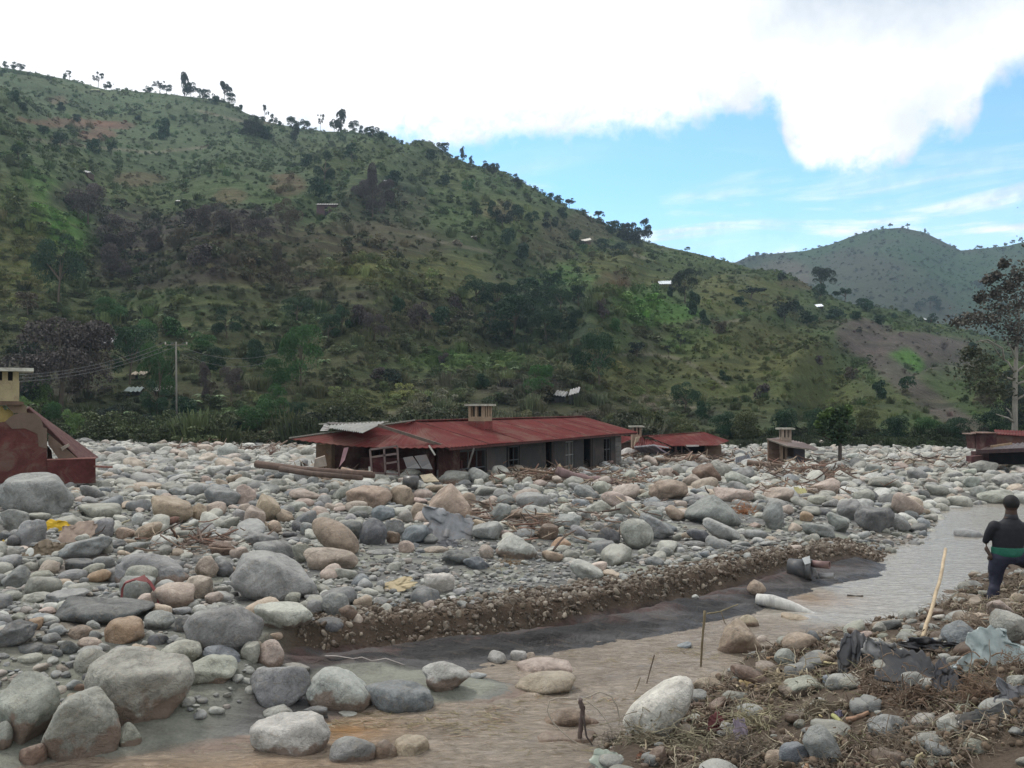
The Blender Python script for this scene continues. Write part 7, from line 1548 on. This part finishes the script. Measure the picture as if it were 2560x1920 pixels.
def driftwood():
    g = np.random.default_rng(41); src = []
    for i in range(6):
        m_ = MB(); r_ = random.Random(60 + i); d = Vector((1, 0, 0)); P = [Vector((-.5, 0, 0))]
        for k in range(4): d = (d + Vector((0, r_.uniform(-.3, .3), r_.uniform(-.25, .25)))).normalized(); P.append(P[-1] + d * .25)
        m_.tube(P, [.03, .04, .034, .028, .01], 5, False)
        if i % 2: m_.tube([P[2], P[2] + Vector((.15, .2, .1))], [.02, .006], 4, False)
        me = bpy.data.meshes.new('driftwood'); me.from_pydata([tuple(v) for v in m_.v], [], m_.f); me.materials.append(M_straw); src.append(me)
    P, RO, S, I, C = [], [], [], [], []
    for (u, v, wu, wv, n) in ((1420, 1185, 130, 14, 420), (1700, 1150, 170, 14, 700), (1980, 1180, 110, 20, 520), (1560, 1215, 80, 16, 200), (860, 1190, 170, 14, 330), (2060, 1190, 60, 14, 260), (1300, 1205, 90, 16, 220), (560, 1115, 140, 8, 220), (1950, 1235, 160, 18, 260), (1180, 1300, 60, 26, 120), (1330, 1330, 60, 24, 120), (470, 1365, 150, 24, 160), (1480, 1300, 200, 60, 160), (2350, 1160, 200, 20, 200)):
        uu = g.normal(u, wu * .6, n); vv = g.normal(v, wv * .6, n); h = ground_hit(uu, np.maximum(vv, 1126)); L_ = .18 * 6 ** (g.random(n) ** 1.8) * (h[:, 1] / 40 + .35)
        P.append(h + np.stack([0 * uu, 0 * uu, g.uniform(.02, .30, n)], 1)); RO.append(np.stack([g.normal(0, .2, n), g.normal(0, .28, n), g.uniform(0, 6.28, n)], 1)); S.append(np.stack([L_, L_ * .8, L_ * .8], 1)); I.append(g.integers(0, 6, n))
        C.append(np.array([(.15, .105, .08), (.22, .16, .12), (.10, .07, .055), (.28, .22, .16), (.19, .11, .08)])[g.integers(0, 5, n)] * g.uniform(.7, 1.2, (n, 1)))
    o = scatter('driftwood', np.concatenate(P), np.concatenate(RO), np.concatenate(S), np.concatenate(I), np.concatenate(C), src); tag(o, 'splintered driftwood and twigs caught in drifts among the boulders and round the houses', 'driftwood')
driftwood()
w_ = stick('string', [(812, 1640), (840, 1640), (883, 1647), (905, 1643), (930, 1652), (965, 1646), (990, 1655), (1012, 1663)], near(812, 1652), near(1012, 1668), .008, (.40, .36, .33), 'thin pale wavy string at the foot of the dark silt bank', 'string', wob=0)

# ---------------------------------------------------------------- the person
def person():
    f = gh(2478, 1502); Y = f.y
    base = Vector((at_y(2505, 1500, Y).x, Y, f.z)); t = empty('person', base, (0, 0, 0), 'person in black top and dark jeans seen from behind at the stream edge', 'person')
    m = (274 * Y / F) / 1.70                                                # scale of the figure
    def J(u, v, dy=0.0): return at_y(u, v, Y + dy * m) - base
    def loft(mb, rings, n=18):
        """rings: (centre, rx, ry) stacked upwards"""
        vs = [c + Vector((math.cos(6.28319 * j / n) * rx * m, math.sin(6.28319 * j / n) * ry * m, 0)) for c, rx, ry in rings for j in range(n)]; k = len(rings)
        mb.add(vs, [(i * n + j, i * n + (j + 1) % n, (i + 1) * n + (j + 1) % n, (i + 1) * n + j) for i in range(k - 1) for j in range(n)] + [tuple(range(n - 1, -1, -1)), tuple((k - 1) * n + j for j in range(n))])
    def ball(mb, c, rx, ry, rz, sub=3):
        V, Fc = ico(sub); mb.add([c + Vector(v) * 1.0 for v in V * np.array([rx, ry, rz]) * m], [tuple(f_) for f_ in Fc])
    def limb(mb, pts, rs, n=12):
        mb.tube(pts, [r * m for r in rs], n)
        for p_, r in zip(pts, rs): ball(mb, p_, r, r, r, 2)
    def skinned(mb, nm, mat, col, vox=.014, fold=0.0, par=None):
        """the overlapping lofts melt into one closed surface"""
        o = mb.build(nm, mat, par or t, True, col); r_ = o.modifiers.new('remesh', 'REMESH'); r_.mode = 'VOXEL'; r_.voxel_size = vox * m; r_.use_smooth_shade = True
        s_ = o.modifiers.new('smooth', 'SMOOTH'); s_.iterations = 5; s_.factor = .6
        if fold:
            tx = bpy.data.textures.new(nm + '_folds', 'CLOUDS'); tx.noise_scale = .11 * m; d_ = o.modifiers.new('folds', 'DISPLACE'); d_.texture = tx; d_.strength = fold * m; d_.mid_level = .5; d_.texture_coords = 'LOCAL'
        return o
    SK = (.060, .037, .027)
    LA = [J(2486, 1314), J(2473, 1332, .02), J(2465, 1352, .05), J(2466, 1372, .02), J(2474, 1386, -.02)]
    RA = [J(2572, 1312), J(2588, 1332, .02), J(2598, 1356, .05), J(2591, 1376, .02), J(2581, 1388, -.02)]
    LL = [J(2500, 1394), J(2491, 1422, .03), J(2489, 1447, .05), J(2485, 1474, .01), J(2480, 1498)]
    RL = [J(2545, 1390), J(2566, 1402, .18), J(2590, 1412, .36), J(2595, 1440, .34), J(2599, 1466, .32)]
    b_ = MB()
    loft(b_, [(J(2520, 1392), .17, .12), (J(2520, 1372), .20, .14), (J(2521, 1350), .20, .13), (J(2524, 1328), .22, .13), (J(2527, 1312), .20, .115), (J(2528, 1302), .13, .10), (J(2528, 1288), .088, .088), (J(2528, 1276), .082, .085)])
    ball(b_, J(2528, 1260), .104, .118, .124); ball(b_, J(2528, 1276, .03), .078, .08, .06)                   # skull and jaw
    ball(b_, J(2528, 1261, .12), .014, .022, .022, 2)                                                           # nose
    for s in (-1, 1): ball(b_, J(2528 + s * 16.5, 1263, .0), .012, .022, .034, 2)                               # ears
    limb(b_, LA, [.058, .050, .040, .034, .028]); limb(b_, RA, [.058, .050, .040, .034, .028]); limb(b_, LL, [.125, .095, .070, .062, .042]); limb(b_, RL, [.125, .095, .070, .062, .042])
    ball(b_, J(2478, 1504, .07), .042, .12, .03); ball(b_, J(2600, 1471, .40), .042, .12, .03)
    body = skinned(b_, 'body', M_cloth, SK, .011)
    s_ = MB(); loft(s_, [(J(2519, 1374), .235, .165), (J(2520, 1362), .238, .168), (J(2521, 1348), .245, .165), (J(2523, 1332), .262, .165), (J(2526, 1318), .262, .155), (J(2527, 1308), .215, .135), (J(2528, 1300), .135, .105), (J(2528, 1293), .090, .088)])
    ball(s_, J(2487, 1316), .09, .09, .07); ball(s_, J(2568, 1316), .09, .09, .07)
    limb(s_, LA[:3], [.084, .070, .052]); limb(s_, RA[:3], [.084, .070, .052]); skinned(s_, 'black_top', M_cloth, (.010, .010, .013), .014, .016)
    g_ = MB(); loft(g_, [(J(2519, 1390), .222, .170), (J(2519, 1384), .245, .180), (J(2519, 1374), .248, .178), (J(2519, 1366), .240, .172)]); skinned(g_, 'green_hem', M_cloth, (.014, .105, .066), .012, .022)
    p_ = MB(); loft(p_, [(J(2519, 1408), .18, .14), (J(2519, 1392), .232, .172), (J(2519, 1374), .225, .160)])
    limb(p_, LL, [.150, .122, .102, .088, .082]); limb(p_, RL, [.150, .125, .105, .090, .080]); skinned(p_, 'trousers', M_cloth, (.022, .023, .040), .014, .022)
    hv, hf = ico(4); c = np.array(J(2528, 1257)); nz = fbm(hv[:, 0] * 9, hv[:, 1] * 9, hv[:, 2] * 9, 2, 7)
    V = hv * np.array([.112, .128, .124]) * m * (1 + .03 * nz[:, None]) + c; cut = (hv[:, 1] > .45) & (hv[:, 2] < .5); V[cut] = c + hv[cut] * np.array([.08, .09, .09]) * m
    obj('hair', mesh_np('hair', V, hf, [M_cloth], True), t, (.010, .009, .009))
    for s in (-1, 1): V = hv * np.array([.013, .008, .008]) * m + np.array(J(2528 + s * 6, 1258, .108)); obj('eye', mesh_np('eye', V, hf, [M_cloth], True), t, (.3, .28, .26))
    V = hv * np.array([.026, .01, .008]) * m + np.array(J(2528, 1274, .106)); obj('mouth', mesh_np('mouth', V, hf, [M_cloth], True), t, (.08, .035, .03))
    k_ = MB(); loft(k_, [(J(2528, 1300), .125, .10), (J(2528, 1292), .098, .094), (J(2528, 1285), .090, .088)]); k_.build('collar', M_cloth, t, True, (.02, .02, .023))
    for cu, cv, dy in ((2479, 1503, .06), (2600, 1470, .40)):
        V = hv * np.array([.052, .14, .05]) * m; V[:, 2] = np.maximum(V[:, 2], -.032 * m); obj('shoe', mesh_np('shoe', V + np.array(J(cu, cv, dy)), hf, [M_cloth], True), t, (.02, .018, .017))
    for s, w in ((-1, LA[-1]), (1, RA[-1])):
        hd = MB(); d = Vector((-s * .45, .15, -.8)).normalized(); sd = Vector((0, 1, 0)).cross(d).normalized(); pn = d.cross(sd).normalized()
        hd.tube([w, w + d * .045 * m, w + d * .085 * m], [.026 * m, .038 * m, .034 * m], 8)
        for q in range(4):
            o_ = sd * (-.027 + .018 * q) * m; l_ = (.062, .075, .07, .055)[q] * m; p0 = w + d * .08 * m + o_; hd.tube([p0, p0 + d * l_ * .5, p0 + d * l_ * .85 + pn * l_ * .25, p0 + d * l_ * .95 + pn * l_ * .5], [.0095 * m, .009 * m, .008 * m, .006 * m], 6)
        p0 = w + d * .02 * m - sd * s * .03 * m; hd.tube([p0, p0 + (d - sd * s).normalized() * .03 * m, p0 + (d * 1.4 - sd * s * .6).normalized() * .06 * m], [.013 * m, .012 * m, .008 * m], 6)
        hd.build('hand', M_cloth, t, True, SK)
    print('PERSON', Y, f.z, m)
person()
# ---------------------------------------------------------------- the moist air of the valley
def haze():
    m_ = bpy.data.materials.new('valley_haze'); m_.use_nodes = True; nt = m_.node_tree
    for n in list(nt.nodes):
        if n.type == 'BSDF_PRINCIPLED': nt.nodes.remove(n)
    out = [n for n in nt.nodes if n.type == 'OUTPUT_MATERIAL'][0]; v = nt.nodes.new('ShaderNodeVolumePrincipled')
    v.inputs['Color'].default_value = (.60, .80, 1.0, 1); v.inputs['Density'].default_value = HAZE_D; v.inputs['Anisotropy'].default_value = .2
    nt.links.new(v.outputs[0], out.inputs['Volume'])
    mb = MB().box(-1900, 1900, -40, 1250, -30, 225); o = mb.build('haze', m_); tag(o, kind='stuff'); 
HAZE_D = .00022
haze()
